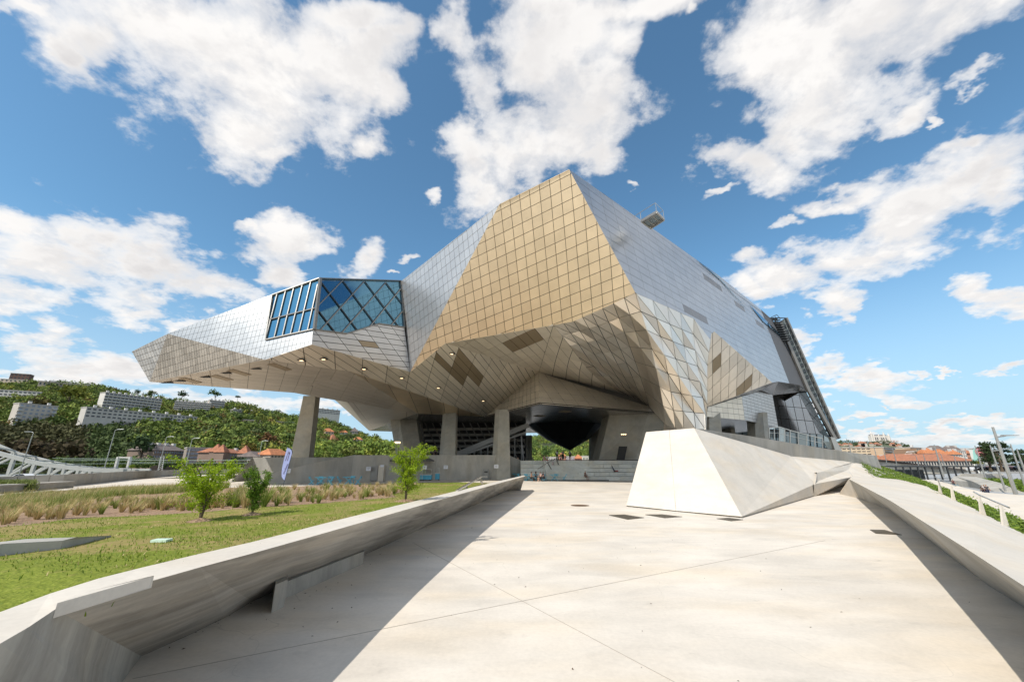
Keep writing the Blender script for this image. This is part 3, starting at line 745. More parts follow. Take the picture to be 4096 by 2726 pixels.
# ---- concrete pillars and piers
def pier(name, bot, top_, Yb, Yt, depth, mat=M_pillar, label=None, foldx=None, zb=None):
    """bot, top_ = (x0, x1, y) picture spans at the foot and the head; foldx = where the front edge folds back"""
    b0, b1 = pY(bot[0], bot[2], Yb), pY(bot[1], bot[2], Yb); t0, t1 = pY(top_[0], top_[2], Yt), pY(top_[1], top_[2], Yt)
    if zb is not None:
        for p in (b0, b1): p.z = zb
    z_ = ZS + 0.3
    for p in (t0, t1): p.z = max(p.z, z_) if top_[2] < 1712 else p.z
    s = foldx or 0.3
    bf, tf = b0.lerp(b1, s), t0.lerp(t1, s)
    dv = Vector((0, depth, 0)); b0b = b0 + dv * 0.45; t0b = t0 + dv * 0.3
    V = [b0b, bf, b1, b1 + dv, b0b + dv, t0b, tf, t1, t1 + dv, t0b + dv]
    mb = MB().add(loc(V), [(0, 1, 6, 5), (1, 2, 7, 6), (2, 3, 8, 7), (3, 4, 9, 8), (4, 0, 5, 9), (0, 4, 3, 2, 1), (5, 6, 7, 8, 9)])
    o = mb.build(name, mat, mus)
    if label: o['label'] = label
    return o
pier('pillar', (1745, 1819, 1914), (1768, 1823, 1663), 62, 70, 2.2, label='front left concrete pillar', zb=-0.05)
pier('pillar', (1963, 2042, 1908), (1980, 2036, 1657), 62, 66, 2.2, label='second concrete pillar', zb=-0.05)
pier('pillar', (1150, 1235, 1835), (1207, 1262, 1582), 66, 63, 1.6, label='leaning pillar under the left arm', foldx=0.12)
pier('pillar', (2366, 2424, 1842), (2368, 2417, 1707), 92, 96, 2.5, foldx=0.5, label='rear concrete pillar')
pier('pillar', (2106, 2128, 1850), (2104, 2128, 1740), 92, 96, 2.5, foldx=0.3, label='dark pier beside the glass hall')
a1 = pier('pier', (1571, 1687, 1822), (1549, 1664, 1690), 74, 80, 5, foldx=0.42, label='wide tapering pier at the left')
a2 = pier('pier', (2408, 2640, 1843), (2451, 2700, 1680), 68, 70, 6, foldx=0.58, label='broad concrete pier with a door and three lamps')
dr = [pY(2470, 1785, 67.9), pY(2503, 1785, 67.9), pY(2492, 1840, 67.4), pY(2460, 1840, 67.4)]
MB().prism(loc([p + Vector((0, -0.9, 0)) for p in dr]), (0, 0.05, 0)).build('door', M_dark, mus)
for k in range(3): MB().box(pY(2487 + k * 7.5, 1736, 67.0) - MO, (0.15, 0.25, 0.16)).build('wall_lamp', M_lamp, mus)
pier('pillar', (2826, 2888, 1735), (2828, 2885, 1667), 60, 64, 3, foldx=0.2, label='pillar beside the faceted column')
pier('pillar', (3040, 3079, 1765), (3036, 3078, 1699), 66, 70, 2.4, foldx=0.55, label='pillar over the ramp wall')
pier('pillar', (2918, 2942, 1735), (2916, 2940, 1706), 82, 84, 2.4, label='thin pillar in the shade')
# ---- glazed entrance hall with leaning mullions
gh = empty('glass_hall'); gh.parent = mus; gh['label'] = 'dark glazed hall under the soffit'
YH = 84
MB().prism([wl(p) for p in (pY(1600, 1690, 90), pY(2104, 1690, 90), pY(2104, 1860, 90), pY(1600, 1860, 90))], (0, 0.3, 0)).build('hall_wall', M_dark, gh)
for i in range(5):
    MB().bar(wl(pY(1680, 1718 + i * 22, 88)), wl(pY(2100, 1712 + i * 24, 88)), 0.5, 0.5).build('floor_slab', M_grey, gh)
for k in range(13):
    x0 = 1700 + k * 30
    MB().bar(wl(pY(x0, 1692, YH)), wl(pY(x0 + 78, 1850, YH - 3)), 0.20, 0.3, up=(0, 1, 0)).build('mullion', M_frame, gh)
MB().bar(wl(pY(1822, 1818, YH - 4)), wl(pY(2114, 1699, YH - 4)), 0.9, 0.6, up=(0, 1, 0)).build('diagonal_beam', M_frame, gh)
MB().bar(wl(pY(1850, 1820, YH - 4.2)), wl(pY(2104, 1728, YH - 4.2)), 0.35, 0.4, up=(0, 1, 0)).build('diagonal_beam', M_frame, gh)
for k in range(9):
    x = 1870 + k * 27; yt = 1818 - (x - 1850) * .362
    MB().bar(wl(pY(x, yt, YH - 4)), wl(pY(x, 1856, YH - 4)), 0.16, 0.16, up=(0, 1, 0)).build('mullion', M_frame, gh)
MB().bar(wl(pY(1670, 1693, YH - 3)), wl(pY(1705, 1850, YH - 5)), 1.3, 0.4, up=(0, 1, 0)).build('mullion', M_frame, gh)
# ---- black faceted cone hanging through the terrace soffit
cn = MB()
apex = [pY(2268, 1797, 92), pY(2297, 1799, 92), pY(2275, 1790, 94), pY(2290, 1790, 94)]
ring = []
nr = 15
cx_ = pZ(2255, 1712, ZS); 
tipc = pY(2280, 1800, 92)
for k in range(nr):
    t_ = 2 * math.pi * k / nr
    ring.append(Vector((tipc.x - 1.0 + 8.5 * math.cos(t_), tipc.y + 8.5 * math.sin(t_), ZS - 0.05)))
mid = [ring[k].lerp(tipc, 0.55) + Vector((math.cos(2 * math.pi * (k + .5) / nr), math.sin(2 * math.pi * (k + .5) / nr), -0.2)) * 0.8 for k in range(nr)]
vs = loc(ring + mid + [tipc])
fs = []
for k in range(nr):
    k2 = (k + 1) % nr
    fs += [(k, k2, nr + k), (k2, nr + k2, nr + k), (nr + k, nr + k2, 2 * nr)]
cn.add(vs, fs).build('black_cone', M_black, mus)
# ================================================================ LEFT LEANING WALL
wall = empty('leaning_parapet', (-3, 5, 0), label='long sloping board-marked concrete wall that leans over the paving at the left', cat='wall')
WO = Vector((-3, 5, 0))
def wl2(vs): return [Vector(v) - WO for v in vs]
HT = lambda py: 1.30 + 0.15 * min(1, max(0, (py - 1905) / 400))
front = [pZ(x, y, HT(y)) for x, y in [(2100, 1903), (1900, 1958), (1717, 2010), (1446, 2088), (1200, 2158), (1000, 2214), (800, 2267), (612, 2320), (400, 2382), (222, 2434)]]
rear = [pZ(x, y, HT(y)) for x, y in [(2096, 1900), (1968, 1929), (1832, 1961), (1580, 2022), (1336, 2082), (1150, 2130), (1000, 2168), (790, 2215), (560, 2270), (393, 2312)]]
foot = [pZ(x, y, 0) for x, y in [(2026, 1963), (1860, 2035), (1700, 2106), (1452, 2220), (1300, 2278), (1137, 2342), (1010, 2404), (900, 2468), (740, 2545), (566, 2622)]]
mb = MB(); n = len(front)
for i in range(n - 1):
    mb.add(wl2([front[i], front[i + 1], foot[i + 1], foot[i]]), [(0, 3, 2, 1)])
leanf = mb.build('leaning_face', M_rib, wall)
mb = MB()
# thick coping: top plus small front lip
lip = Vector((0, 0, -0.05))
for i in range(n - 1):
    mb.add(wl2([front[i], rear[i], rear[i + 1], front[i + 1]]), [(0, 1, 2, 3)])
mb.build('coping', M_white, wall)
mb = MB()
for i in range(n - 1):
    a, b2 = rear[i], rear[i + 1]
    mb.add(wl2([a, b2, foot[i + 1] + Vector((-.45, .1, -.02)), foot[i] + Vector((-.45, .1, -.02))]), [(0, 1, 2, 3)])
mb.build('rear_face', M_grey, wall)
tipb = MB().poly(wl2([front[0], rear[0], Vector((rear[0].x - .3, rear[0].y + .6, 0)), foot[0]])); tipb.build('tip_face', M_rib, wall)
# near return of the wall, at the camera's left
f2 = [front[-1], pZ(111, 2508, 1.44), pZ(0, 2572, 1.44), Vector((-2.55, 1.6, 1.44)), Vector((-2.1, 0.2, 1.44)), Vector((-1.9, -4, 1.44))]
r2 = [rear[-1], pZ(200, 2372, 1.44), pZ(0, 2446, 1.44), Vector((-3.4, 1.9, 1.44)), Vector((-3.1, 0.0, 1.44)), Vector((-3.0, -4, 1.44))]
g2_ = [foot[-1], pZ(491, 2722, 0), pZ(420, 2850, 0), Vector((-2.95, 2.1, 0)), Vector((-2.5, 0.0, 0)), Vector((-2.3, -4, 0))]
mid_ = [front[-1].lerp(foot[-1], .52) + Vector((0.0, -.05, 0)), pZ(215, 2470, 1.33), pZ(0, 2590, 1.30), Vector((-2.56, 1.6, 1.3)), Vector((-2.11, .2, 1.3)), Vector((-1.91, -4, 1.3))]
mb = MB()
for i in range(5):
    if i == 0: mb.add(wl2([f2[0], f2[1], g2_[1], g2_[0]]), [(0, 3, 2, 1)])
    else: mb.add(wl2([f2[i], f2[i + 1], g2_[i + 1], g2_[i]]), [(0, 3, 2, 1)])
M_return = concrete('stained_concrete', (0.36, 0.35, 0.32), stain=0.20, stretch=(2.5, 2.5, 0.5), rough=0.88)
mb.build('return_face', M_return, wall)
mb = MB()
for i in range(5): mb.add(wl2([f2[i], r2[i], r2[i + 1], f2[i + 1]]), [(0, 1, 2, 3)])
mb.build('coping', M_white, wall)
# raised coping sill near the corner
mb = MB(); up4 = Vector((0, 0, 0.035))
pts = [front[-1] + up4, front[-2] + up4, front[-3] + up4, pZ(615, 2300, 1.49), pZ(440, 2325, 1.49), pZ(330, 2370, 1.49)]
mb.prism(wl2(pts), (0, 0, -0.09)); mb.build('coping_sill', M_white, wall)
# support blocks under the wall
M_return = MATS['stained_concrete']
blk = MB().prism(wl2([pZ(1137, 2360, 0), pZ(1452, 2222, 0), pZ(1452, 2253, 0), pZ(1137, 2393, 0)]), (0, 0, 0.28)).prism(wl2([pZ(1085, 2450, 0), pZ(1135, 2425, 0), pZ(1140, 2395, 0), pZ(1085, 2400, 0)]), (0, 0, 0.42))
blk.build('support_block', M_return, wall)

# ================================================================ CONCRETE PYRAMID AND RAMP WALL
pyr = empty('concrete_pyramid', (12, 24, 0), label='pale cast concrete pyramid shaped block standing on the plaza', cat='concrete block')
PO = Vector((12, 24, 0))
BLp, BRp = pZ(2506, 2025, 0.0), pZ(2969, 2071, 0.0)
TRp = pY(2776, 1711, 26.0); FP = plane3(BLp, BRp, TRp); TLp = pP(2584, 1727, FP)
RG = pY(3166, 1823, 38.0); RG2 = pY(3422, 1845, 50.0)
B3 = pZ(3257, 1984, 0.0); B4 = pY(3268, 1888, 36)
w = lambda vs: [Vector(v) - PO for v in vs]
lift = Vector((0, 0, 0.07))
jp_t, jp_b = pP(2676, 1719, FP), pP(2704, 2047, FP)
MB().add(w([BLp + lift, jp_b + lift, jp_t, TLp]), [(0, 1, 2, 3)]).build('front_slab', M_white, pyr)
MB().add(w([jp_b + lift + Vector((.012, 0, 0)), BRp + lift, TRp, jp_t + Vector((.012, 0, 0))]), [(0, 1, 2, 3)]).build('front_slab', M_white, pyr)
MB().add(w([BRp + lift, RG, TRp]), [(0, 1, 2)]).build('side_slab', M_white, pyr)
b5 = pY(3261, 1934, 33.0)
MB().add(w([BRp + lift, B3 + lift, b5, B4, RG2, RG]), [(0, 1, 2, 5), (2, 3, 4, 5)]).build('side_slab', M_white, pyr)
pyrback = [TLp, TRp, Vector((TRp.x + 2, 30, TRp.z)), Vector((TLp.x + 1.5, 31, TLp.z))]
MB().add(w(pyrback), [(0, 1, 2, 3)]).build('top_slab', M_white, pyr)
BKp = pZ(2484, 2030, 0.0)
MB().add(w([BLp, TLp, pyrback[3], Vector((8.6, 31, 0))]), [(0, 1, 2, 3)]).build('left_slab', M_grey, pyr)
pl_ = MB(); q = w([BLp, BRp, B3])
pl_.prism([v + Vector((0.05, 0.12, 0)) for v in q], (0, 0, 0.07)); pl_.build('plinth', M_grey, pyr)
# bench niche at the end of the pyramid's flank
bench = empty('concrete_bench', (24, 33, 0), label='low concrete bench in the niche between pyramid and sloping slab', cat='bench')
BO = Vector((24, 33, 0)); wb_ = lambda vs: [Vector(v) - BO for v in vs]
n1_, n2__ = pZ(3257, 1984, 0), pZ(3428, 1921, 0)
t1_, t2_ = pY(3261, 1934, n1_.y + 0.3), pY(3411, 1906, 39)
s1_, s2_ = pY(3268, 1889, n1_.y + 3.2), pY(3392, 1878, 44)
MB().add(wb_([n1_, n2__, t2_, t1_]), [(0, 1, 2, 3)]).build('bench_front', M_white, bench)
MB().add(wb_([t1_, t2_, pY(3411, 1905, 40.5), pY(3263, 1926, n1_.y + 1.8)]), [(0, 1, 2, 3)]).build('bench_seat', M_white, bench)
MB().add(wb_([pY(3263, 1926, n1_.y + 1.8), pY(3411, 1905, 40.5), s2_, s1_]), [(0, 1, 2, 3)]).build('bench_back', M_white, bench)
MB().add(wb_([n1_, t1_, pY(3263, 1926, n1_.y + 1.8), s1_, pY(3256, 1940, n1_.y + .1)]), [(0, 1, 2, 3, 4)]).build('bench_end', M_white, bench)
MB().add(wb_([s1_, s2_, RG2 + Vector((0, 0, -.1)), B4 + Vector((0, 1, 0))]), [(0, 1, 2, 3)]).build('bench_top', M_white, bench)
# upper flank running on to the planting
fl2 = MB(); fo = Vector((38, 44, 0))
qq = [RG, RG2, pY(3440, 1848, 51), pY(3498, 1908, 43), pY(3412, 1904, 40.8), s2_, s1_, B4]
fl2.add([v - fo for v in qq], [(0, 7, 6, 5), (0, 5, 1), (1, 5, 4), (1, 4, 3, 2)])
fo_ = fl2.build('concrete_flank', M_white); fo_.location = fo
tag(fo_, 'broad pale concrete slope running from the pyramid to the planted bank', 'concrete slope')
# ramp parapet behind the pyramid
rp_ = empty('ramp_parapet', (30, 44, 0), label='long grey concrete parapet running back above the pale pyramid', cat='wall')
RO = Vector((30, 44, 0))
top_ = [pY(2776, 1712, 26.0), pY(2970, 1738, 32), pY(3166, 1771, 38), pY(3373, 1804, 47), pY(3506, 1822, 54)]
bot_ = [pY(2776, 1714, 26.0), pY(2970, 1767, 32), pY(3166, 1826, 38), pY(3373, 1842, 47), pY(3526, 1868, 54)]
for i in range(4):
    a, b2, c, d = top_[i] - RO, top_[i + 1] - RO, bot_[i + 1] - RO + Vector((0, 0, -.3)), bot_[i] - RO + Vector((0, 0, -.3))
    o3 = Vector((-0.25, 0.35, 0))
    MB().add([a, b2, c, d, a + o3, b2 + o3, c + o3, d + o3], [(0, 3, 2, 1), (0, 1, 5, 4), (4, 5, 6, 7), (1, 2, 6, 5), (0, 4, 7, 3)]).build('wall_section', M_parapet, rp_)
# deck behind the parapet
dk = MB(); dz = 3.2
dk.poly([(25, 39, 2.74), (46, 56, 2.0), (62, 100, 2.0), (34, 112, 2.74), (31, 66, 2.74), (25, 58, 2.74)])
tag(dk.build('ramp_deck', M_grey), kind='structure')
# glass balustrade on the deck
bal = empty('glass_balustrade', (40, 60, 3), label='glass balustrade with steel posts above the ramp parapet', cat='balustrade')
BAO = Vector((40, 60, 3))
bt = [(3076, 1712, 60), (3117, 1706, 62), (3160, 1720, 62), (3227, 1738, 63), (3290, 1752, 64)]; bb = [(3076, 1752, 60), (3117, 1762, 62), (3160, 1770, 62), (3227, 1783, 63), (3290, 1795, 64)]
pr = MB()
def bpt(lst, s):
    s *= len(lst) - 1; i = min(int(s), len(lst) - 2); s -= i
    return pY(*[lst[i][k] * (1 - s) + lst[i + 1][k] * s for k in range(3)])
NBP = 9
for k in range(NBP):
    a, b2 = bpt(bt, k / (NBP - 1)), bpt(bb, k / (NBP - 1))
    MB().bar(a - BAO, b2 - BAO, 0.12).build('post', M_rail, bal)
    if k:
        MB().prism([v - BAO for v in (a0, a, b2, b0)], (0, 0.03, 0)).build('glass_pane', M_glassp if k % 3 == 0 else M_clear, bal)
        pr.bar(a0 - BAO, a - BAO, 0.12); pr.bar(a0.lerp(b0, .45) - BAO, a.lerp(b2, .45) - BAO, 0.06)
    a0, b0 = a, b2
pr.build('top_rail', M_rail, bal)
# blue glazed kiosk roof and white strut at the tail of the building
kb = MB().prism([pY(3292, 1762, 70) , pY(3325, 1768, 70), pY(3345, 1797, 70), pY(3312, 1792, 70)], (0, 0.2, 0)).build('glass_canopy', M_glassp)
tag(kb, 'small tilted blue glass canopy beside the white strut', 'canopy')
ks_ = MB().prism([pY(3322, 1746, 69), pY(3340, 1749, 69), pY(3368, 1802, 69), pY(3340, 1797, 69)], (0, 0.6, 0)).build('white_strut', M_rail)
tag(ks_, 'pale slanted strut under the slanted glass edge', 'strut')

# ================================================================ RIGHT SLOPING SLAB
slab = empty('sloping_slab', (15, 20, 0), label='wide pale concrete slab that slopes up and overhangs the paving at the right', cat='concrete slab')
SO = Vector((15, 20, 0)); ws = lambda vs: [Vector(v) - SO for v in vs]
Lp = [pZ(3414, 1907, 1.27), pZ(3560, 2000, 1.29), pZ(3697, 2087, 1.32), pZ(3900, 2215, 1.36), pZ(4096, 2342, 1.4), Vector((2.9, 1.8, 1.4)), Vector((1.4, -1.5, 1.4)), Vector((-0.5, -6, 1.4))]
Lp[0] = Vector((24.8, 31.0, 1.27))
Rp = [pZ(3600, 1917, .9), pZ(3710, 1944, 0.6), pZ(3761, 1969, 0.5), pZ(3900, 2035, 0.4), pZ(4096, 2133, 0.3), Vector((13, 9, .3)), Vector((11, 2, .3)), Vector((9, -6, .3))]
back_ = [pZ(3498, 1908, 0.98)]
mb = MB()
for i in range(7): mb.add(ws([Lp[i], Lp[i + 1], Rp[i + 1], Rp[i]]), [(0, 1, 2, 3)])
mb.add(ws([Lp[0], Rp[0], pZ(3498, 1908, 1.0), pZ(3412, 1904, 1.25)]), [(0, 1, 2, 3)])
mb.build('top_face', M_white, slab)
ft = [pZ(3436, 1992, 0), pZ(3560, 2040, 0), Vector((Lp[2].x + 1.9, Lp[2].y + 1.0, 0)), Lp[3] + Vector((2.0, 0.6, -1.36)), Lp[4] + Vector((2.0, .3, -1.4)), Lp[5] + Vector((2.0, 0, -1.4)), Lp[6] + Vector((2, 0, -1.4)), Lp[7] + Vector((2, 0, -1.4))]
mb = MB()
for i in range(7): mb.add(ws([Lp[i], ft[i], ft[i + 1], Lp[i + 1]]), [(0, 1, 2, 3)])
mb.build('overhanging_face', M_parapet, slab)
MB().add(ws([Lp[0], pZ(3412, 1904, 1.25), Vector((26.5, 34.5, 0)), ft[0]]), [(0, 1, 2, 3)]).build('end_face', M_white, slab)
# four tapering handrail posts with two rails
def rail_thing(posts, rails, label):
    t = empty('ramp_handrail', posts[0][0], label=label, cat='handrail')
    o_ = Vector(posts[0][0])
    for (b_, tt, wdt) in posts:
        b_, tt = Vector(b_) - o_, Vector(tt) - o_
        dx = Vector((wdt, 0, 0)); dy = Vector((0, 0.06, 0))
        MB().add([b_ - dx, b_ + dx, b_ + dx + dy, b_ - dx + dy, tt - dx * .25, tt + dx * .25, tt + dx * .25 + dy, tt - dx * .25 + dy],
                 [(0, 1, 5, 4), (1, 2, 6, 5), (2, 3, 7, 6), (3, 0, 4, 7), (4, 5, 6, 7)]).build('post', M_white, t)
    MB().tube([Vector(p) - o_ for p in rails], 0.028, 8).build('rail', M_rail, t)
    return t
def on_r(px, py, z): return pZ(px, py, z)
def post(bx, by, tx, ty, z=0.45, w_=0.10):
    b_ = pZ(bx, by, z); return (b_, pY(tx, ty, b_.y), w_)
rail_thing([post(3766, 1981, 3755, 1915), post(3818, 2006, 3807, 1940)], [pY(3740, 1906, 27.5), pY(3755, 1913, 26), pY(3823, 1942, 22.5)], 'tapered two-post handrail on the sloping slab, farther one')
rail_thing([post(3936, 2062, 3920, 1984), post(4026, 2105, 4008, 2021, .4)], [pY(3895, 1966, 19.5), pY(3920, 1980, 17.6), pY(4036, 2029, 15)], 'tapered two-post handrail on the sloping slab, nearer one')
# left handrail standing on the tip of the leaning wall
t = empty('wall_handrail', pZ(1920, 1938, 1.25), label='slanted handrail on two short posts at the tip of the leaning wall', cat='handrail'); o_ = Vector(t.location)
yb_ = 22
MB().bar(pY(1828, 1961, 17) - o_, pY(1926, 1905, 24) - o_, 0.10, 0.06).bar(pY(1926, 1905, 24) - o_, pY(1946, 1905, 25.5) - o_, 0.10, 0.05).build('rail', M_rail, t)
MB().bar(pY(1921, 1909, 24) - o_, pY(1930, 1938, 23.4) - o_, 0.12, 0.04).build('post', M_rail, t)
MB().bar(pY(1862, 1942, 19.5) - o_, pY(1866, 1953, 19.3) - o_, 0.12, 0.04).build('post', M_rail, t)

# ================================================================ GRATES, MANHOLE, JOINTS
M_grate = simple('grate_steel', (0.16, 0.14, 0.11), 0.6, 0.5)
def grate(c, label):
    pts = [pZ(x, y, 0.0) for x, y in c]
    t = empty('drain_grate', pts[0], label=label, cat='drain grate'); o_ = Vector(t.location)
    MB().poly([p - o_ + Vector((0, 0, 0.004)) for p in pts]).build('pit', M_dark, t)
    u_, v_ = pts[1] - pts[0], pts[3] - pts[0]; g = MB()
    nn = 14
    for k in range(nn + 1):
        s = k / nn; g.bar(pts[0] + u_ * s - o_ + Vector((0, 0, .012)), pts[3] + (pts[2] - pts[3]) * s - o_ + Vector((0, 0, .012)), 0.035, 0.012)
    for s in (0, .33, .66, 1): g.bar(pts[0] + v_ * s - o_ + Vector((0, 0, .016)), pts[1] + (pts[2] - pts[1]) * s - o_ + Vector((0, 0, .016)), 0.03, 0.012)
    g.build('grating', M_grate, t)
grate([(2437, 2060), (2500, 2058), (2576, 2070), (2512, 2077)], 'steel drain grate in front of the pyramid, leftmost of three')
grate([(2582, 2058), (2650, 2057), (2728, 2066), (2660, 2071)], 'steel drain grate in front of the pyramid, middle of three')
grate([(2868, 2074), (2918, 2071), (2972, 2078), (2925, 2083)], 'steel drain grate at the front corner of the pyramid')
grate([(3482, 2119), (3540, 2120), (3606, 2139), (3505, 2133)], 'steel drain grate half in the shadow of the sloping slab')
c = pZ(2320, 2020, 0.006); mh = MB(); mh.v = [tuple(Vector((math.cos(a * .35) * .55, math.sin(a * .35) * .55, 0))) for a in range(18)]; mh.f = [tuple(range(18))]; mh.m = [0]
o_ = mh.build('manhole_cover', simple('rusty_iron', (0.16, 0.10, 0.06), 0.8, 0.4, var=.3)); o_.location = c; tag(o_, 'round rusty manhole cover in the open paving', 'manhole cover')
M_seam = simple('paving_joint', (0.43, 0.39, 0.34), 0.9)
jt = MB()
for a, b2 in [((1650, 2168), (2700, 2726)), ((530, 2712), (3300, 2160)), ((1840, 2480), (1930, 2780))][:2]:
    jt.bar(pZ(*a, 0.0035), pZ(*b2, 0.0035), 0.009, 0.003, up=(0, 0, 1))
tag(jt.build('paving_joint', M_seam), kind='structure')
# scattered dry leaves and grit
rnd = random.Random(5); lf = MB()
for k in range(130):
    if k < 80:
        s = rnd.random() ** 0.7; p = foot[0].lerp(foot[7], s) if False else Vector((0, 0, 0)); i = rnd.randrange(0, n - 1); p = foot[i].lerp(foot[i + 1], rnd.random()) + Vector((rnd.random() ** 2 * 2.0, 0, 0))
    else: p = Vector((rnd.uniform(-2, 9), rnd.uniform(4, 22), 0))
    a = rnd.uniform(0, 6.3); r_ = rnd.uniform(.008, .03); h = rnd.uniform(.004, .016)
    lf.add([(p.x + math.cos(a) * r_, p.y + math.sin(a) * r_, .005), (p.x - math.sin(a) * r_ * .5, p.y + math.cos(a) * r_ * .5, .005), (p.x - math.cos(a) * r_, p.y - math.sin(a) * r_, .005), (p.x, p.y, .005 + h)], [(0, 1, 3), (1, 2, 3), (2, 0, 3)])
tag(lf.build('leaf_litter', simple('dry_leaf', (0.10, 0.07, 0.045), 0.9)), 'small dry leaves and grit scattered over the paving', 'litter', kind='stuff')

# ================================================================ STEPS AND TERRACE
TZ = 2.75
tr = MB(); tr.poly([(-60, 66, TZ), (34, 66, TZ), (60, 118, TZ), (-60, 118, TZ)])
tag(tr.build('terrace', M_grey), kind='structure')
stp = empty('grand_steps', (8, 60, 0), label='broad grey stone seating steps with a stair flight below the museum', cat='steps')
STO = Vector((8, 60, 0))
XR, XL, XM0, XM1 = 30.0, 1.5, 5.0, 12.0
for k in range(5):
    z0, z1 = 0.55 * k, 0.55 * (k + 1); y0 = 59.2 + 1.15 * k
    # right block of seats: individual stone slabs
    x = 8.7 + 0.95 * k
    while x < XR:
        MB().box(Vector((x + 1.1, y0 + 3.4, (z0 + z1) / 2)) - STO, (2.2 - .04, 6.8, .55 - .03)).build('stone_seat', M_step, stp); x += 2.2
    MB().box(Vector((19.5 + .47 * k, y0 + 3.55, (z0 + z1) / 2)) - STO, (21.4 - .95 * k, 6.8, .53)).build('step_core', M_step, stp)
    x = 1.3
    while x < 4.6:
        MB().box(Vector((x + 0.95, y0 + 4.4, (z0 + z1) / 2)) - STO, (1.88, 6.8, .53)).build('stone_seat', M_step, stp)
        x += 1.9
for k in range(16):
    z1 = 2.75 * (k + 1) / 16; y0 = 58.9 + 5.6 * k / 16
    MB().box(Vector((7.1 + .12 * k, y0 + 3.5, z1 / 2)) - STO, (4.2 + .26 * k, 7, z1)).build('stair_tread', M_step, stp)
MB().box(Vector((9, 58.75, 0.06)) - STO, (9, .14, .12)).build('drain_slot', M_dark, stp)
MB().box(Vector((13, 65.2, 2.82)) - STO, (15, .12, .1)).build('drain_slot', M_dark, stp)
# stair handrails
def p_on(px, py, Y): return pY(px, py, Y)
hr_ = empty('stair_handrail', (5, 60, 0), label='slanted steel handrail climbing the wide stair', cat='handrail'); o_ = Vector(hr_.location)
MB().tube([p_on(2150, 1876, 58.8) - o_, p_on(2190, 1850, 61.5) - o_, p_on(2222, 1833, 63) - o_, p_on(2248, 1820, 65) - o_], 0.045).build('rail', M_rail, hr_)
for a, b2 in [((2192, 1851, 61.5), (2205, 1876, 60.5)), ((2224, 1833, 63.5), (2235, 1858, 62.5))]: MB().bar(p_on(*a) - o_, p_on(*b2) - o_, .14, .05).build('post', M_rail, hr_)
# balustrade wall left of the steps
bw = empty('terrace_wall', (-14, 56, 0), label='long grey concrete wall under the terrace behind the blue tables', cat='wall'); BWO = Vector((-14, 56, 0))
tl = [(1074, 1919, 49.5), (1078, 1893, 49.5), (1267, 1848, 53), (1412, 1819, 56.5), (1560, 1819, 58), (1745, 1819, 61), (1980, 1819, 63.5), (2036, 1820, 64), (2100, 1848, 66)]
def col_(px, py, Y): t_ = pY(px, py, Y); return t_
for i in range(1, len(tl) - 1):
    a, b2 = col_(*tl[i]) - BWO, col_(*tl[i + 1]) - BWO
    a_, b_ = Vector((a.x, a.y, -.05)), Vector((b2.x, b2.y, -.05)); o3 = Vector((.05, .35, 0)); gp = (b2 - a).normalized() * 0.02
    MB().add([a + gp, b2, b_, a_ + gp, a + o3, b2 + o3, b_ + o3, a_ + o3], [(0, 3, 2, 1), (0, 1, 5, 4), (4, 5, 6, 7), (1, 2, 6, 5), (0, 4, 7, 3)]).build('wall_section', M_grey, bw)
bw2 = empty('rear_ramp_wall', (-25, 66, 0), label='second grey concrete wall with a slanted left end behind the flag', cat='wall'); o_ = Vector(bw2.location)
A4, B4_, C4, D4, E4 = pY(924, 1924, 55), pY(1011, 1828, 60), pY(1180, 1828, 61), pY(1420, 1828, 62), pY(1420, 1925, 62)
A4.z = 0; E4.z = 0; m0 = Vector((C4.x, C4.y, 0)); m1 = Vector((B4_.x, B4_.y, 0))
sec = [[A4, B4_, m1], [B4_, C4, m0, m1], [C4, D4, E4, m0]]
for s_ in sec: MB().prism([v - o_ for v in s_], (0, 0.35, 0)).build('wall_section', M_parapet, bw2)
# parapet along the west edge of the plaza
wp_ = empty('west_parapet', (-50, 60, 0), label='low grey concrete parapet along the left edge of the plaza in front of the bridge', cat='wall'); o_ = Vector(wp_.location)
tw = [(-260, 1912, 36), (0, 1906, 40), (140, 1900, 42), (261, 1896, 44), (373, 1891, 50), (520, 1883, 62), (640, 1880, 74), (766, 1877, 86), (880, 1875, 92), (971, 1875, 95)]
for i in range(len(tw) - 1):
    a, b2 = pY(*tw[i]) - o_, pY(*tw[i + 1]) - o_
    nsub = 2 if i < 6 else 1
    for s in range(nsub):
        p, q_ = a.lerp(b2, s / nsub), a.lerp(b2, (s + 1) / nsub); gp = (q_ - p).normalized() * 0.03
        p_, q__ = Vector((p.x, p.y, -.1)), Vector((q_.x, q_.y, -.1)); o3 = Vector((-.3, .3, 0))
        MB().add([p + gp, q_, q__, p_ + gp, p + o3, q_ + o3, q__ + o3, p_ + o3], [(0, 3, 2, 1), (0, 1, 5, 4), (4, 5, 6, 7), (1, 2, 6, 5), (0, 4, 7, 3)]).build('wall_section', M_parapet, wp_)
# low kerb bench with shrubs at the far left
kb_ = MB(); a, b2 = pZ(-200, 1985, .0), pZ(247, 1950, .0); kb_.bar(a + Vector((0, 1.2, .35)), b2 + Vector((0, .5, .25)), 1.0, .5); kb_.bar(a + Vector((0, 1.1, .62)), b2 + Vector((0, .4, .55)), 1.3, .12)
tag(kb_.build('low_wall', M_parapet), 'low concrete bench wall at the far left in front of shrubs', 'wall')

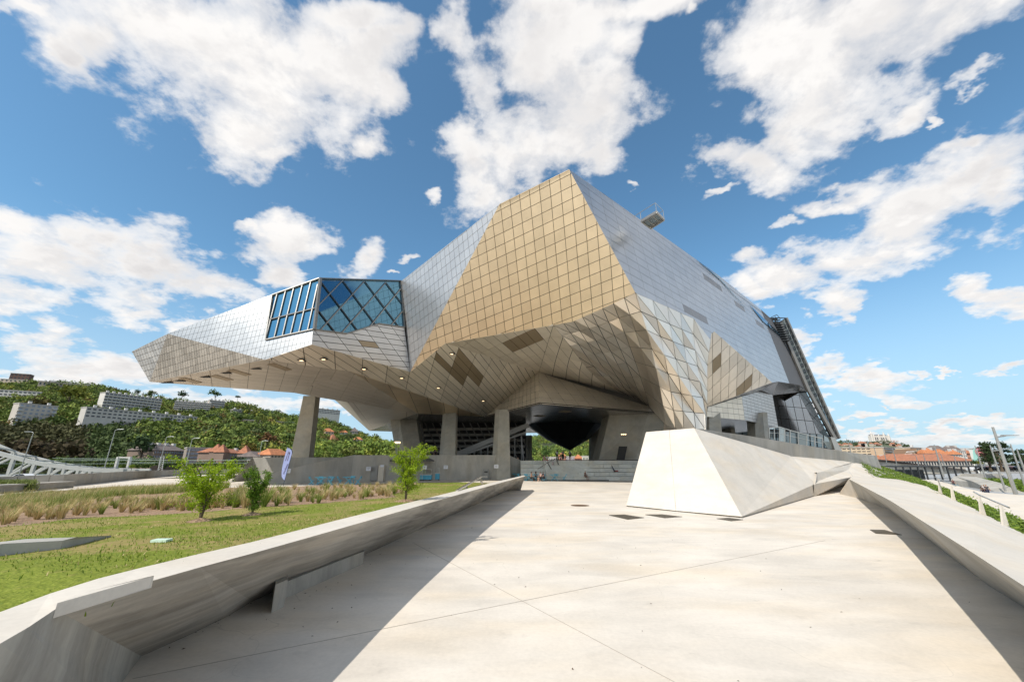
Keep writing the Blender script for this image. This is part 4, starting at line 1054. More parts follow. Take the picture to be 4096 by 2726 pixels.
# ================================================================ LAWN AND PLANTING BED
def resv(pts, n_):
    pts = [Vector(p) for p in pts]; L = [0]
    for i in range(1, len(pts)): L.append(L[-1] + (pts[i] - pts[i - 1]).length)
    out = []
    for k in range(n_):
        t_ = L[-1] * k / (n_ - 1); i = 0
        while i < len(L) - 2 and L[i + 1] < t_: i += 1
        out.append(pts[i].lerp(pts[i + 1], (t_ - L[i]) / max(1e-6, L[i + 1] - L[i])))
    return out
nearv = [(rear[i].x - .10, rear[i].y, rear[i].z - .045) for i in range(n)]
nearv = [(rear[0].x - 1.6, rear[0].y + 1.0, 0.1)] + nearv[1:] + [(p.x, p.y, 1.34) for p in r2[1:]]
for i in range(len(nearv)): nearv[i] = (nearv[i][0] + (0.12 if i else 0), nearv[i][1], nearv[i][2])
farv = [pZ(2036, 1955, 0), pZ(1960, 1932, 0), pZ(1880, 1928, 0), pZ(1700, 1929, 0), pZ(1515, 1934, 0), pZ(1300, 1943, 0), pZ(1076, 1954, 0), pZ(900, 1950, 0), pZ(770, 1942, 0), pZ(467, 1944, 0), pZ(233, 1963, 0), pZ(0, 1992, 0), pZ(-300, 2030, 0), Vector((-38, 10, 0)), Vector((-34, -4, 0))]
NS, NT = 150, 90
def split(pts, k): return pts
Nr = resv(nearv, NS); Fr = resv(farv, NS)
def lawn_pt(s, t_):
    i = s; a, b2 = Nr[i], Fr[i]
    z = a.z * (1 - (t_ * t_ * (3 - 2 * t_)) ** 0.9)
    x, y = a.x + (b2.x - a.x) * t_, a.y + (b2.y - a.y) * t_
    z += 0.05 * math.sin(x * .9 + 1) * math.sin(y * .7) * min(1, t_ * 6) * min(1, (1 - t_) * 8) + 0.015
    return Vector((x, y, z))
bedx = [(-400, 2130), (0, 2112), (229, 2086), (458, 2063), (720, 2057), (1038, 2033), (1267, 2018), (1592, 1990), (1668, 1945), (1700, 1900), (4000, 1900)]
def bedy(px):
    for i in range(len(bedx) - 1):
        if px <= bedx[i + 1][0]:
            a, b2 = bedx[i], bedx[i + 1]; return a[1] + (b2[1] - a[1]) * (px - a[0]) / (b2[0] - a[0])
    return 1900
tb = []
for s in range(NS):
    t0 = 1.0
    for k in range(1, 60):
        t_ = k / 60; p = lawn_pt(s, t_)
        if p.y < 2: continue
        px, py = proj(p)
        if py < bedy(px) and py > 0: t0 = t_; break
    tb.append(t0)
tb = [min(1, sum(tb[max(0, i - 1):i + 2]) / len(tb[max(0, i - 1):i + 2])) for i in range(NS)]
lw = MB(); bd = MB()
lw.v = [tuple(lawn_pt(s, tb[s] * k / (NT - 1))) for s in range(NS) for k in range(NT)]
lw.f = [(s * NT + k, (s + 1) * NT + k, (s + 1) * NT + k + 1, s * NT + k + 1) for s in range(NS - 1) for k in range(NT - 1)]; lw.m = [0] * len(lw.f)
m, t, b = newmat('lawn_turf')
g = nd(t, 'ShaderNodeNewGeometry'); P = g.outputs['Position']
k1 = noise(t, P, 0.45, 5, 0.65, 0.4); k2 = noise(t, P, 5.0, 4, 0.7); k3 = noise(t, P, 40, 3, 0.6)
c1 = mix(t, smooth(t, k3, 0.3, 0.7), (0.115, 0.155, 0.022, 1), (0.23, 0.265, 0.045, 1))
c2 = mix(t, smooth(t, mth(t, 'ADD', k1, mth(t, 'MULTIPLY', k2, 0.5)), 0.68, 0.88, 0.0, 0.9), c1, (0.30, 0.235, 0.10, 1))
t.links.new(c2, b.inputs['Base Color']); b.inputs['Roughness'].default_value = 0.95; b.inputs['Specular IOR Level'].default_value = 0.1
bp = nd(t, 'ShaderNodeBump'); bp.inputs['Strength'].default_value = 0.9; bp.inputs['Distance'].default_value = 0.06; t.links.new(k2, bp.inputs['Height']); t.links.new(bp.outputs[0], b.inputs['Normal'])
M_turf = m
lawn = lw.build('lawn', M_turf, smooth=True); tag(lawn, kind='structure')
NB = 30
bd.v = [tuple(lawn_pt(s, tb[s] + (1 - tb[s]) * k / (NB - 1)) + Vector((0, 0, 0.002))) for s in range(NS) for k in range(NB)]
bd.f = [(s * NB + k, (s + 1) * NB + k, (s + 1) * NB + k + 1, s * NB + k + 1) for s in range(NS - 1) for k in range(NB - 1) if min(tb[s], tb[s + 1]) < 1]; bd.m = [0] * len(bd.f)
m, t, b = newmat('bark_mulch')
g = nd(t, 'ShaderNodeNewGeometry'); P = g.outputs['Position']
k1 = noise(t, P, 18, 4, 0.7); k2 = noise(t, P, 0.8, 3, 0.6)
c1 = mix(t, smooth(t, k1, 0.35, 0.65), (0.20, 0.12, 0.07, 1), (0.46, 0.31, 0.20, 1))
c1 = mix(t, smooth(t, k2, 0.4, 0.7, 0, .5), c1, (0.36, 0.26, 0.18, 1))
t.links.new(c1, b.inputs['Base Color']); b.inputs['Roughness'].default_value = 0.95
bp = nd(t, 'ShaderNodeBump'); bp.inputs['Strength'].default_value = 1.0; bp.inputs['Distance'].default_value = 0.05; t.links.new(k1, bp.inputs['Height']); t.links.new(bp.outputs[0], b.inputs['Normal'])
M_mulch = m
tag(bd.build('planting_bed', M_mulch, smooth=True), kind='structure')

# ---- leaf materials
def leafmat(name, c_dark, c_light, rough=0.6, trans=0.25, attr=False, c_third=None):
    m, t, b = newmat(name)
    g = nd(t, 'ShaderNodeNewGeometry')
    r_ = g.outputs['Random Per Island']
    c = mix(t, r_, (*c_dark, 1), (*c_light, 1))
    if attr:
        a = nd(t, 'ShaderNodeAttribute'); a.attribute_name = 'tint'; a.attribute_type = 'GEOMETRY'
        c = mix(t, mth(t, 'MULTIPLY', r_, .5), a.outputs['Color'], mix(t, 1.0, a.outputs['Color'], (1.6, 1.5, 1.2, 1), 'MULTIPLY'))
    t.links.new(c, b.inputs['Base Color']); b.inputs['Roughness'].default_value = rough; b.inputs['Specular IOR Level'].default_value = 0.25
    if trans:
        tl_ = nd(t, 'ShaderNodeBsdfTranslucent'); t.links.new(c, tl_.inputs[0])
        ms = nd(t, 'ShaderNodeMixShader'); ms.inputs[0].default_value = trans
        t.links.new(b.outputs[0], ms.inputs[1]); t.links.new(tl_.outputs[0], ms.inputs[2])
        t.links.new(ms.outputs[0], t.nodes['Material Output'].inputs[0])
    return m
M_blade = leafmat('grass_blade', (0.10, 0.17, 0.015), (0.26, 0.33, 0.04))
M_dryblade = leafmat('dry_grass_blade', (0.38, 0.30, 0.13), (0.70, 0.56, 0.30))
M_tuft = leafmat('tuft_green', (0.12, 0.19, 0.03), (0.34, 0.38, 0.10))
M_youngleaf = leafmat('young_leaf', (0.17, 0.30, 0.012), (0.42, 0.52, 0.03), trans=0.4)
M_midleaf = leafmat('mid_leaf', (0.09, 0.19, 0.02), (0.22, 0.34, 0.04), trans=0.35)
M_shrub = leafmat('shrub_leaf', (0.10, 0.14, 0.03), (0.25, 0.29, 0.09))
M_stem = simple('bark', (0.10, 0.075, 0.05), 0.9, var=.2, scale=20)
# grass blades over the lawn (nearest part densest)
rng = np.random.default_rng(4)
def blades(pts, h, wd, lean, seed=0, nseg=1):
    """numpy: one bent triangle-strip blade per point"""
    r = np.random.default_rng(seed); N_ = len(pts); pts = np.asarray(pts, float)
    a = r.uniform(0, 2 * np.pi, N_); hh = h * r.uniform(.55, 1.3, N_); ll = lean * hh * r.uniform(.2, 1.2, N_); ww = wd * r.uniform(.7, 1.3, N_)
    d = np.stack([np.cos(a), np.sin(a), np.zeros(N_)], 1); s = np.stack([-np.sin(a), np.cos(a), np.zeros(N_)], 1)
    up_ = np.array([0, 0, 1.0])
    b0 = pts - s * ww[:, None] * .5; b1 = pts + s * ww[:, None] * .5
    m0 = pts + d * (ll * .35)[:, None] + up_ * (hh * .6)[:, None]
    tp2 = pts + d * ll[:, None] + up_ * hh[:, None]
    V = np.stack([b0, b1, m0 + s * ww[:, None] * .35, m0 - s * ww[:, None] * .35, tp2], 1).reshape(-1, 3)
    base = np.arange(N_)[:, None] * 5
    quad = base + np.array([0, 1, 2, 3]); tri = base + np.array([3, 2, 4])
    return V, quad, tri
def mesh_np(name, V, quads, tris, mat):
    me = bpy.data.meshes.new(name); nq, nt_ = len(quads), len(tris)
    me.vertices.add(len(V)); me.vertices.foreach_set('co', V.ravel())
    loops = np.concatenate([quads.ravel(), tris.ravel()]) if nt_ else quads.ravel()
    me.loops.add(len(loops)); me.loops.foreach_set('vertex_index', loops.astype(np.int32))
    me.polygons.add(nq + nt_)
    st_ = np.concatenate([np.arange(nq) * 4, nq * 4 + np.arange(nt_) * 3]); me.polygons.foreach_set('loop_start', st_.astype(np.int32))
    me.update(calc_edges=True)
    if mat: me.materials.append(mat)
    return me
pts = []; pd = []
for s in range(2, NS - 12):
    for k in range(NT - 1):
        p = lawn_pt(s, tb[s] * (k + .5) / (NT - 1))
        if p.y < 3.0: continue
        q2 = lawn_pt(min(NS - 1, s + 1), tb[s] * (k + 1) / (NT - 1)); area = abs((q2.x - p.x) * (q2.y - p.y)) + .002
        dist = math.hypot(p.x, p.y); nb_ = 0
        dens = min(600, 22000 / (dist * dist)) * min(area, .4)
        patch = math.sin(p.x * 1.7 + math.sin(p.y * 1.3) * 2) * math.sin(p.y * 2.1 + 1.0 + math.cos(p.x)) 
        nb_ = int(dens * (1.0 + patch) + rng.random())
        for _ in range(min(nb_, 60)):
            xx = p.x + rng.normal() * .18; yy = p.y + rng.normal() * .18
            (pd if rng.random() < .16 - .1 * patch else pts).append((xx, yy, p.z - .01))
print('BLADES', len(pts), len(pd))
V, q4, t3 = blades(pts, .038, .011, 1.1, 1); tag(link('grass', mesh_np('grass', V, q4, t3, M_blade)), 'short green grass blades of the lawn', 'grass', kind='stuff')
V, q4, t3 = blades(pd, .035, .010, 1.1, 2); tag(link('dry_grass', mesh_np('dry_grass', V, q4, t3, M_dryblade)), 'dry yellow blades mixed into the lawn', 'grass', kind='stuff')
# pale patch of sandy soil at the lower left corner of the lawn and small plate
sd = MB(); c = [pZ(-60, 2420, 1.37), pZ(60, 2405, 1.37), pZ(130, 2385, 1.375), pZ(100, 2370, 1.37), pZ(0, 2385, 1.37), pZ(-80, 2395, 1.37)]
def lawn_z(x, y):
    best, bz = 1e9, 0
    for s in range(0, NS, 3):
        for k in range(0, NT, 3):
            v = lw.v[s * NT + k]; d = (v[0] - x) ** 2 + (v[1] - y) ** 2
            if d < best: best, bz = d, v[2]
    return bz
def lawn_hit(px, py):
    """point of the lawn or bed seen at a picture position"""
    z = .6
    for _ in range(12):
        p = pZ(px, py, z); z2 = lawn_z2(p.x, p.y); z = z * .4 + z2 * .6
    p = pZ(px, py, z); p.z = z; return p
LV = np.array(lw.v + bd.v)
def lawn_z2(x, y):
    d = (LV[:, 0] - x) ** 2 + (LV[:, 1] - y) ** 2; i = np.argpartition(d, 4)[:4]; w_ = 1 / (d[i] + .01); return float((LV[i, 2] * w_).sum() / w_.sum())
p = lawn_hit(645, 2166)
pb = MB().box((0, 0, .02), (.20, .13, .03), rz=.1).build('lawn_box', simple('pale_green_plastic', (.55, .72, .6), .6)); pb.location = p; tag(pb, 'small pale green plastic lid lying in the lawn', 'lid')

lb = MB()
q_ = [lawn_hit(-200, 2250) + Vector((0, 0, .13)), lawn_hit(0, 2222) + Vector((0, 0, .13)), lawn_hit(240, 2195) + Vector((0, 0, .10)), lawn_hit(445, 2146) + Vector((0, 0, .02))]
dn_ = [Vector((p.x, p.y, p.z - .6)) for p in q_]; o5 = Vector((-.1, .30, 0)); o6 = [o5, o5, o5 * .8, o5 * .05]
lb.add(q_ + dn_, [(0, 4, 5, 1), (1, 5, 6, 2), (2, 6, 7, 3)]); lb.add(q_ + [q_[t_] + o6[t_] for t_ in range(4)], [(0, 1, 5, 4), (1, 2, 6, 5), (2, 3, 7, 6)])
tag(lb.build('low_wall', M_parapet), 'short tapering concrete wall sunk in the lawn at the left', 'wall')

# ---- ornamental grass tufts
def tuft_mesh(kind, seed):
    r = np.random.default_rng(seed); nb_ = 90
    a = r.uniform(0, 2 * np.pi, nb_); rr = .05 * np.sqrt(r.random(nb_)); pp = np.stack([np.cos(a) * rr, np.sin(a) * rr, np.zeros(nb_)], 1)
    V, q4, t3 = blades(pp, .42 if kind == 0 else .40, .016, .75, seed)
    me = mesh_np('tuft', V, q4, t3, None); me.materials.append(M_dryblade if kind == 0 else M_tuft)
    if kind == 0:
        me.materials.append(M_tuft); idx = (r.random(len(me.polygons)) < .22).astype(np.int32); me.polygons.foreach_set('material_index', idx)
    return me
tm = [tuft_mesh(0, s) for s in (1, 2, 3)] + [tuft_mesh(1, s) for s in (4, 5)]
r = random.Random(9); tufts = []
# front row of pale feathery tufts
def put_tuft(px, py, kind, sc, label, group):
    p = lawn_hit(px, py)
    o = bpy.data.objects.new('grass_tuft', tm[kind]); COL.objects.link(o); o.location = p + Vector((0, 0, -.01)); o.rotation_euler = (r.uniform(-.1, .1), r.uniform(-.1, .1), r.uniform(0, 6.3))
    o.scale = (sc, sc, sc * r.uniform(.85, 1.15)); tag(o, label, 'grass tuft', group); return o
for k in range(120):
    px = 5 + k * 7.5 + r.uniform(-8, 8); base = bedy(px) - 10 - r.random() * 52
    put_tuft(px, base, r.choice((0, 1, 2, 3)), r.uniform(.5, .95), 'pale feathery grass tuft near the lawn edge of the left bed', 'feathery tufts along the lawn edge')
for k in range(190):
    px = r.uniform(1040, 1660); ylo = bedy(px) - 6; yhi = 1958 - (px - 1076) * .05; py = yhi + (ylo - yhi) * r.random() ** .9
    if py < yhi - 2: continue
    put_tuft(px, py, r.choice((0, 0, 1, 2, 3, 4)), r.uniform(.38, .75), 'small grass tuft in the bark mulch bed near the blue tables', 'small tufts in the mulch bed')
for k in range(40):
    px = r.uniform(820, 1060); ylo = bedy(px) - 5; py = 1965 + (ylo - 1965) * r.random()
    put_tuft(px, py, r.choice((0, 1, 3, 4)), r.uniform(.7, 1.2), 'grass tuft between the two young trees', 'tufts between the young trees')
# taller reedy grass with seed heads filling the back of the left bed
pts = []
for k in range(7500):
    px = r.uniform(-150, 900); ylo = bedy(px) - 42; yhi = 1962 + abs(px - 560) * .045; py = yhi + (ylo - yhi) * r.random()
    cl = math.sin(px * .05 + py * .11) + math.sin(px * .023 - py * .07) + r.uniform(-1, 1)
    if cl < -1.1: continue
    pts.append((px, py))
xy = []
for (px, py) in pts:
    zg = max(0, .55 - (2110 - py) * .006); p = pZ(px, py, zg); xy.append((p.x, p.y, lawn_z2(p.x, p.y)))
xy = np.array(xy); big = np.repeat(xy, 7, 0) + rng.normal(0, 1, (len(xy) * 7, 3)) * np.array([.09, .09, 0])
V, q4, t3 = blades(big, .36, .016, .6, 7); tag(link('bed_grass', mesh_np('bed_grass', V, q4, t3, M_tuft)), 'dense reedy green grass filling the back of the bed', 'ornamental grass', kind='stuff')
sel = big[rng.random(len(big)) < .22]
V, q4, t3 = blades(sel, .52, .012, .45, 8); tag(link('bed_grass', mesh_np('bed_grass', V, q4, t3, M_dryblade)), 'dry seed heads above the reedy grass of the bed', 'ornamental grass', kind='stuff')
# shrubs at the far left behind the low wall
xy = [];
for k in range(1500):
    px = r.uniform(-200, 135); Y_ = r.uniform(37, 40); xy.append((pY(px, 1950, Y_).x, Y_, 0))
V, q4, t3 = blades(np.repeat(np.array(xy), 6, 0) + rng.normal(0, .15, (9000, 3)) * np.array([1, 1, 0]) + np.array([0, 0, .05]) * rng.integers(0, 14, (9000, 1)), .32, .06, .9, 9)
tag(link('shrub_mass', mesh_np('shrub_mass', V, q4, t3, M_shrub)), 'mass of low green shrubs behind the low wall at far left', 'shrubs', kind='stuff')

# ---- young trees
def leaf_cloud(centers, dirs, size, seed):
    """numpy folded-diamond leaves around points"""
    r_ = np.random.default_rng(seed); N_ = len(centers); c = np.asarray(centers)
    u = r_.normal(size=(N_, 3)); u[:, 2] = u[:, 2] * .6; u /= np.linalg.norm(u, axis=1, keepdims=True)
    w_ = r_.normal(size=(N_, 3)); w_ -= (w_ * u).sum(1, keepdims=True) * u; w_ /= np.linalg.norm(w_, axis=1, keepdims=True)
    s = size * r_.uniform(.6, 1.25, (N_, 1))
    V = np.stack([c, c + u * s * .5 + w_ * s * .33, c + u * s, c + u * s * .5 - w_ * s * .33], 1).reshape(-1, 3)
    return V, np.arange(N_ * 4).reshape(-1, 4)
def young_tree(base, h, spread, nst, nleaf, mat, label, seed, up_bias=1.0, leaf=.055, lop=0.0):
    t = empty('young_tree', base, label=label, cat='young tree'); rr = random.Random(seed); pts = []
    for k in range(nst):
        a = 2 * math.pi * k / nst + rr.uniform(-.3, .3); L_ = h * rr.uniform(.75, 1.02); out = spread * rr.uniform(.3, 1.0)
        p = [Vector((0, 0, -.03))]
        for j in range(1, 6):
            s = j / 5; p.append(Vector((math.cos(a) * out * s ** 1.5 + rr.uniform(-.04, .04) * h * s + lop * s * s, math.sin(a) * out * s ** 1.5 * .8, L_ * s ** (.8 if up_bias > 1 else .72) * 1.0)))
        MB().tube(p, [.022 * h / 2 * (1 - .8 * j / 5) + .004 for j in range(6)], 5).build('stem', M_stem, t)
        twigs = [p]
        for j in range(11):
            s = rr.uniform(.08, .95); i = int(s * 5); st0 = p[min(i, 4)].lerp(p[min(i + 1, 5)], s * 5 - i)
            b_ = a + rr.uniform(-1.4, 1.4); LL = spread * rr.uniform(.3, .85) * (1 - s * .5) / up_bias
            tw_ = [st0, st0 + Vector((math.cos(b_) * LL * .5, math.sin(b_) * LL * .5, LL * .35)), st0 + Vector((math.cos(b_) * LL, math.sin(b_) * LL, LL * rr.uniform(.2, .6)))]
            twigs.append(tw_)
        for tw_ in twigs:
            m_ = int(nleaf / (nst * 12) * (2.4 if tw_ is p else 1))
            for _ in range(m_):
                s = rr.uniform(.12 if tw_ is p else .1, 1) * (len(tw_) - 1); i = min(int(s), len(tw_) - 2); q3 = tw_[i].lerp(tw_[i + 1], s - i)
                g_ = .035 * h / 1.6
                pts.append((q3.x + rr.gauss(0, g_), q3.y + rr.gauss(0, g_), q3.z + rr.gauss(0, g_)))
    V, q4 = leaf_cloud(pts, None, leaf, seed); link('foliage', mesh_np('foliage', V, q4, np.zeros((0, 3), int), mat), t)
    # mulch ring
    mr = MB(); nn = 18
    for k in range(nn):
        a = 2 * math.pi * k / nn; rr_ = rr.uniform(.28, .40) * h / 1.8; mr.v.append((math.cos(a) * rr_, math.sin(a) * rr_, .0))
    mr.v.append((0, 0, .07)); mr.f = [(k, (k + 1) % nn, nn) for k in range(nn)]; mr.m = [0] * nn
    mr.build('mulch_ring', M_mulch, t); return t
b1_ = lawn_hit(800, 2083); h1 = b1_.y * (2083 - 1850) / 1600
young_tree(b1_, h1 * 1.0, h1 * .60, 9, 8500, M_youngleaf, 'young bright green tree with spreading shoots, left of the others', 3, leaf=.045 * h1 / 1.6, lop=-.05)
b2_ = lawn_hit(1008, 2058); h2 = b2_.y * (2058 - 1870) / 1600
young_tree(b2_, h2, h2 * .34, 8, 6500, M_midleaf, 'young upright darker tree in the middle with narrow crown', 7, up_bias=1.6, leaf=.042 * h2 / 1.5)
b3_ = lawn_hit(1622, 2004); h3 = b3_.y * (2004 - 1795) / 1600
young_tree(b3_, h3, h3 * .42, 8, 8500, M_youngleaf, 'young bright green tree standing in front of the blue food counters', 12, leaf=.045 * h3 / 1.8, lop=.12)
# ================================================================ HILLSIDE ACROSS THE RIVER
def lin(tab, x):
    if x <= tab[0][0]: return tab[0][1]
    for i in range(len(tab) - 1):
        if x <= tab[i + 1][0]:
            a, b2 = tab[i], tab[i + 1]; return a[1] + (b2[1] - a[1]) * (x - a[0]) / (b2[0] - a[0])
    return tab[-1][1]
SKYL = [(-400, 1500), (0, 1500), (150, 1497), (360, 1522), (500, 1556), (650, 1574), (900, 1584), (1050, 1622), (1160, 1640), (1260, 1655), (1330, 1668), (1400, 1700), (1500, 1735), (1560, 1755), (1700, 1770), (2000, 1735), (2200, 1728), (2400, 1740), (2700, 1790), (3000, 1825)]
YF = [(-400, 430), (900, 470), (1300, 560), (1600, 700), (2000, 800), (3000, 1100)]
YN = [(-400, 215), (900, 240), (1300, 260), (1700, 330), (2000, 420), (3000, 600)]
def hill(px, s):
    yf, yn = lin(YF, px), lin(YN, px); Y = yn + (yf - yn) * s
    top = pY(px, lin(SKYL, px) + 13 * 1600 / yf, yf); z0 = -3.5
    e = pY(px, 1850, Y)
    z = z0 + (top.z - z0) * (s ** 0.85) if s <= 1 else top.z - (s - 1) * 20
    z += 2.0 * math.sin(px * .02 + s * 9) * s * (1 - min(s, 1))
    return Vector((e.x, Y, z))
hv = MB(); NX, NSX = 90, 26
xs = [-400 + 3400 * i / (NX - 1) for i in range(NX)]
hv.v = [tuple(hill(x, 1.25 * k / (NSX - 1))) for x in xs for k in range(NSX)]
hv.f = [(i * NSX + k, (i + 1) * NSX + k, (i + 1) * NSX + k + 1, i * NSX + k + 1) for i in range(NX - 1) for k in range(NSX - 1)]; hv.m = [0] * len(hv.f)
M_hill = simple('hill_ground', (0.05, 0.065, 0.022), 0.95, var=.3, scale=.05)
tag(hv.build('hillside', M_hill, smooth=True), kind='structure')
def solve_s(px, py):
    """hill parameter seen at a picture position"""
    lo, hi = 0.0, 1.0
    for _ in range(18):
        m_ = (lo + hi) / 2; q_ = proj(hill(px, m_))
        if q_[1] > py: lo = m_
        else: hi = m_
    return (lo + hi) / 2
M_win = simple('far_window', (0.05, 0.06, 0.075), 0.15, 0.3)
M_winb = simple('far_window_blind', (0.26, 0.30, 0.37), 0.4)
M_balc = simple('balcony_pale', (0.55, 0.54, 0.52), 0.7)
M_tile = simple('clay_tile', (0.36, 0.15, 0.085), 0.85, var=.2, scale=.8)
M_tile_o = simple('orange_tile', (0.46, 0.18, 0.08), 0.85, var=.2, scale=.8)
M_slate = simple('slate_roof', (0.16, 0.13, 0.12), 0.8, var=.2, scale=.6)
WALLM = {}
def wallm(c):
    if c not in WALLM: WALLM[c] = simple('render_wall', c, 0.85, var=.07, scale=.2)
    return WALLM[c]
EXCL = []
hY = lambda px, py: hill(px, solve_s(px, py)).y
WMESH = {}
def wmesh(wd, h, mat, d=.12):
    k = (round(wd, 2), round(h, 2), mat.name, d)
    if k not in WMESH: WMESH[k] = MB().box((0, 0, 0), (wd, d, h)).mesh('window', mat)
    return WMESH[k]
def block(label, cat, x0, y0, x1, y1, yb, Y, floors, bays, wall, depth=8, win=M_win, roof=None, balc=False, slabs=None, excl=True, wfrac=(.55, .5), name='apartment_block', chim=0, roofh=4, base_ext=6, band=None, balc_bays=None):
    """a building whose facade top runs between two picture positions and whose foot is seen at yb"""
    if 210 < Y < 600 and x0 < 1500 and y0 < 1765: 
        A = pY(x0, y0, Y); rt_ = pZ(x1, y1, A.z).y / Y; Y = min(hY(x0, yb), hY((x0 + x1) / 2, yb + (y1 - y0) / 2) / (.5 + rt_ / 2), hY(x1, yb + y1 - y0) / rt_) - 4; base_ext = 16
    A = pY(x0, y0, Y); B = pZ(x1, y1, A.z) if abs(y1 - 1850) > 12 else pY(x1, y1, Y); Hh = max(3, A.z - pY(x0, yb, Y).z)
    if B.y > Y * 1.9 or B.y < Y * .5: B = pY(x1, y1, Y); B.z = A.z
    d = (B - A); d.z = 0; Lw = d.length; d.normalize(); nrm = Vector((d.y, -d.x, 0))
    if nrm.dot(C0 - A) < 0: nrm = -nrm
    rz = math.atan2(d.y, d.x); mid = (A + B) / 2; base = Vector((mid.x, mid.y, A.z - Hh))
    t = empty(name, base, rz, label, cat)
    s_ = 1 if (Matrix.Rotation(rz, 3, 'Z') @ Vector((0, -1, 0))).dot(nrm) > 0 else -1    # facade looks to local -y
    MB().box((0, s_ * depth / 2, Hh / 2 - base_ext / 2), (Lw, depth, Hh + base_ext)).build('wall', wallm(wall), t)
    fy = -s_ * .06
    fh = Hh / floors; bw_ = Lw / bays
    me = wmesh(bw_ * wfrac[0], fh * wfrac[1], win)
    for f in range(floors):
        for k in range(bays):
            if slabs and f in slabs: continue
            o = link('window', me, t); o.location = (-Lw / 2 + bw_ * (k + .5), fy, fh * (f + .55))
            if balc and (balc_bays is None or k in balc_bays):
                o2 = link('balcony', wmesh(bw_ * .94, fh * .32, M_balc, .9), t); o2.location = (-Lw / 2 + bw_ * (k + .5), fy * 8, fh * (f + .2))
    if band:
        for f in range(floors): MB().box((0, -s_ * .1, fh * f + fh * .08), (Lw * 1.0, .25, fh * .12)).build('floor_band', wallm(band), t)
    if roof is not None:
        rm = roof; e = .6; y0_, y1_ = -s_ * e, s_ * (depth + e)
        MB().add([(-Lw / 2 - e, y0_, Hh), (Lw / 2 + e, y0_, Hh), (Lw / 2 + e, y1_, Hh), (-Lw / 2 - e, y1_, Hh), (-Lw / 2 + roofh * .8, s_ * depth / 2, Hh + roofh), (Lw / 2 - roofh * .8, s_ * depth / 2, Hh + roofh)],
                 [(0, 1, 5, 4), (1, 2, 5), (2, 3, 4, 5), (3, 0, 4), (0, 3, 2, 1)]).build('roof', rm, t)
    else:
        MB().box((0, s_ * depth / 2, Hh + .25), (Lw + .5, depth + .5, .5)).build('roof', wallm((.45, .43, .41)), t)
    for k in range(chim):
        MB().box((-Lw / 2 + Lw * (k + .6) / chim, s_ * depth * .4, Hh + (roofh * .8 if roof else 1.2)), (1.6, 1.3, 2.0)).build('chimney', M_balc, t)
    if excl: EXCL.append((x0, y0, x1, y1, yb - y0, Y))
    return t
beige = (0.52, 0.44, 0.35); wh = (0.62, 0.60, 0.57); pink = (0.58, 0.42, 0.33); gry = (0.40, 0.38, 0.36); brn = (0.13, 0.075, 0.06)
block('beige apartment block under a dark brown top storey on the hill crest', 'apartment building', 2, 1515, 139, 1522, 1534, 400, 2, 8, beige, wfrac=(.4, .45))
block('dark brown stepped penthouse storey above the beige block on the crest', 'rooftop storey', 43, 1492, 120, 1497, 1515, 404, 2, 5, brn, wfrac=(.5, .35), excl=True)
block('long beige block with white awnings behind the crest trees', 'apartment building', 156, 1523, 380, 1542, 1560, 385, 2, 14, beige, wfrac=(.45, .45), chim=3)
block('white curved-looking block with a glazed bay at the far left', 'apartment building', -40, 1556, 166, 1568, 1590, 350, 3, 11, wh, wfrac=(.6, .4))
g5 = block('square pale block with a grid of blue shuttered windows at the left', 'apartment building', 79, 1612, 233, 1626, 1702, 320, 6, 7, (0.50, 0.46, 0.41), win=M_winb, wfrac=(.5, .5), chim=2, balc=True, balc_bays=(0, 6))
block('tall white block with continuous rows of balconies below the crest', 'apartment building', 423, 1569, 649, 1597, 1640, 380, 6, 15, wh, balc=True, wfrac=(.8, .6), chim=10)
block('long low grey block with dark blue loggias across the wooded slope', 'apartment building', 348, 1628, 789, 1668, 1668, 350, 3, 24, (0.52, 0.50, 0.47), wfrac=(.6, .45), chim=8)
block('cream block with striped brown balconies right of the tall white one', 'apartment building', 700, 1604, 845, 1614, 1655, 400, 6, 9, (.58, .53, .46), balc=True, wfrac=(.9, .5), chim=10)
block('narrower cream block joined behind the striped one', 'apartment building', 840, 1600, 901, 1606, 1645, 412, 5, 4, (.55, .5, .44), balc=True, wfrac=(.9, .5), chim=4)
block('small pale block with a white roof terrace among cedars', 'apartment building', 934, 1636, 1043, 1650, 1660, 400, 3, 7, wh, balc=True, wfrac=(.8, .5), chim=5)
block('low flat orange-beige house above the dark woods', 'house', 971, 1678, 1043, 1682, 1694, 370, 1, 7, (.56, .42, .28), wfrac=(.35, .3))
block('second low flat orange-beige house beside the leaning pillar', 'house', 1098, 1684, 1178, 1690, 1700, 370, 2, 8, (.58, .44, .30), wfrac=(.35, .3))
block('long white block on the skyline right of the leaning pillar', 'apartment building', 1262, 1632, 1361, 1642, 1650, 560, 3, 16, wh, wfrac=(.7, .5), chim=5)
block('pink villa with a tiled roof among the trees, leftmost of the villas', 'house', 1302, 1724, 1336, 1726, 1748, 420, 2, 3, pink, roof=M_tile_o, roofh=3.5, wfrac=(.3, .4))
block('pale villa with a low tiled roof beside the pink one', 'house', 1360, 1728, 1390, 1729, 1742, 425, 2, 3, wh, roof=M_tile_o, roofh=3, wfrac=(.3, .4))
block('grey villa with a slate mansard roof on the slope', 'house', 1403, 1724, 1433, 1725, 1742, 425, 2, 4, gry, roof=M_slate, roofh=6, wfrac=(.35, .5))
block('yellow gabled house lower on the slope', 'house', 1325, 1758, 1358, 1760, 1778, 360, 2, 3, (.60, .48, .28), roof=M_tile, roofh=5, wfrac=(.3, .35))
block('white house with an orange roof right of the yellow one', 'house', 1420, 1757, 1451, 1758, 1776, 365, 2, 4, wh, roof=M_tile_o, roofh=3, wfrac=(.35, .4))
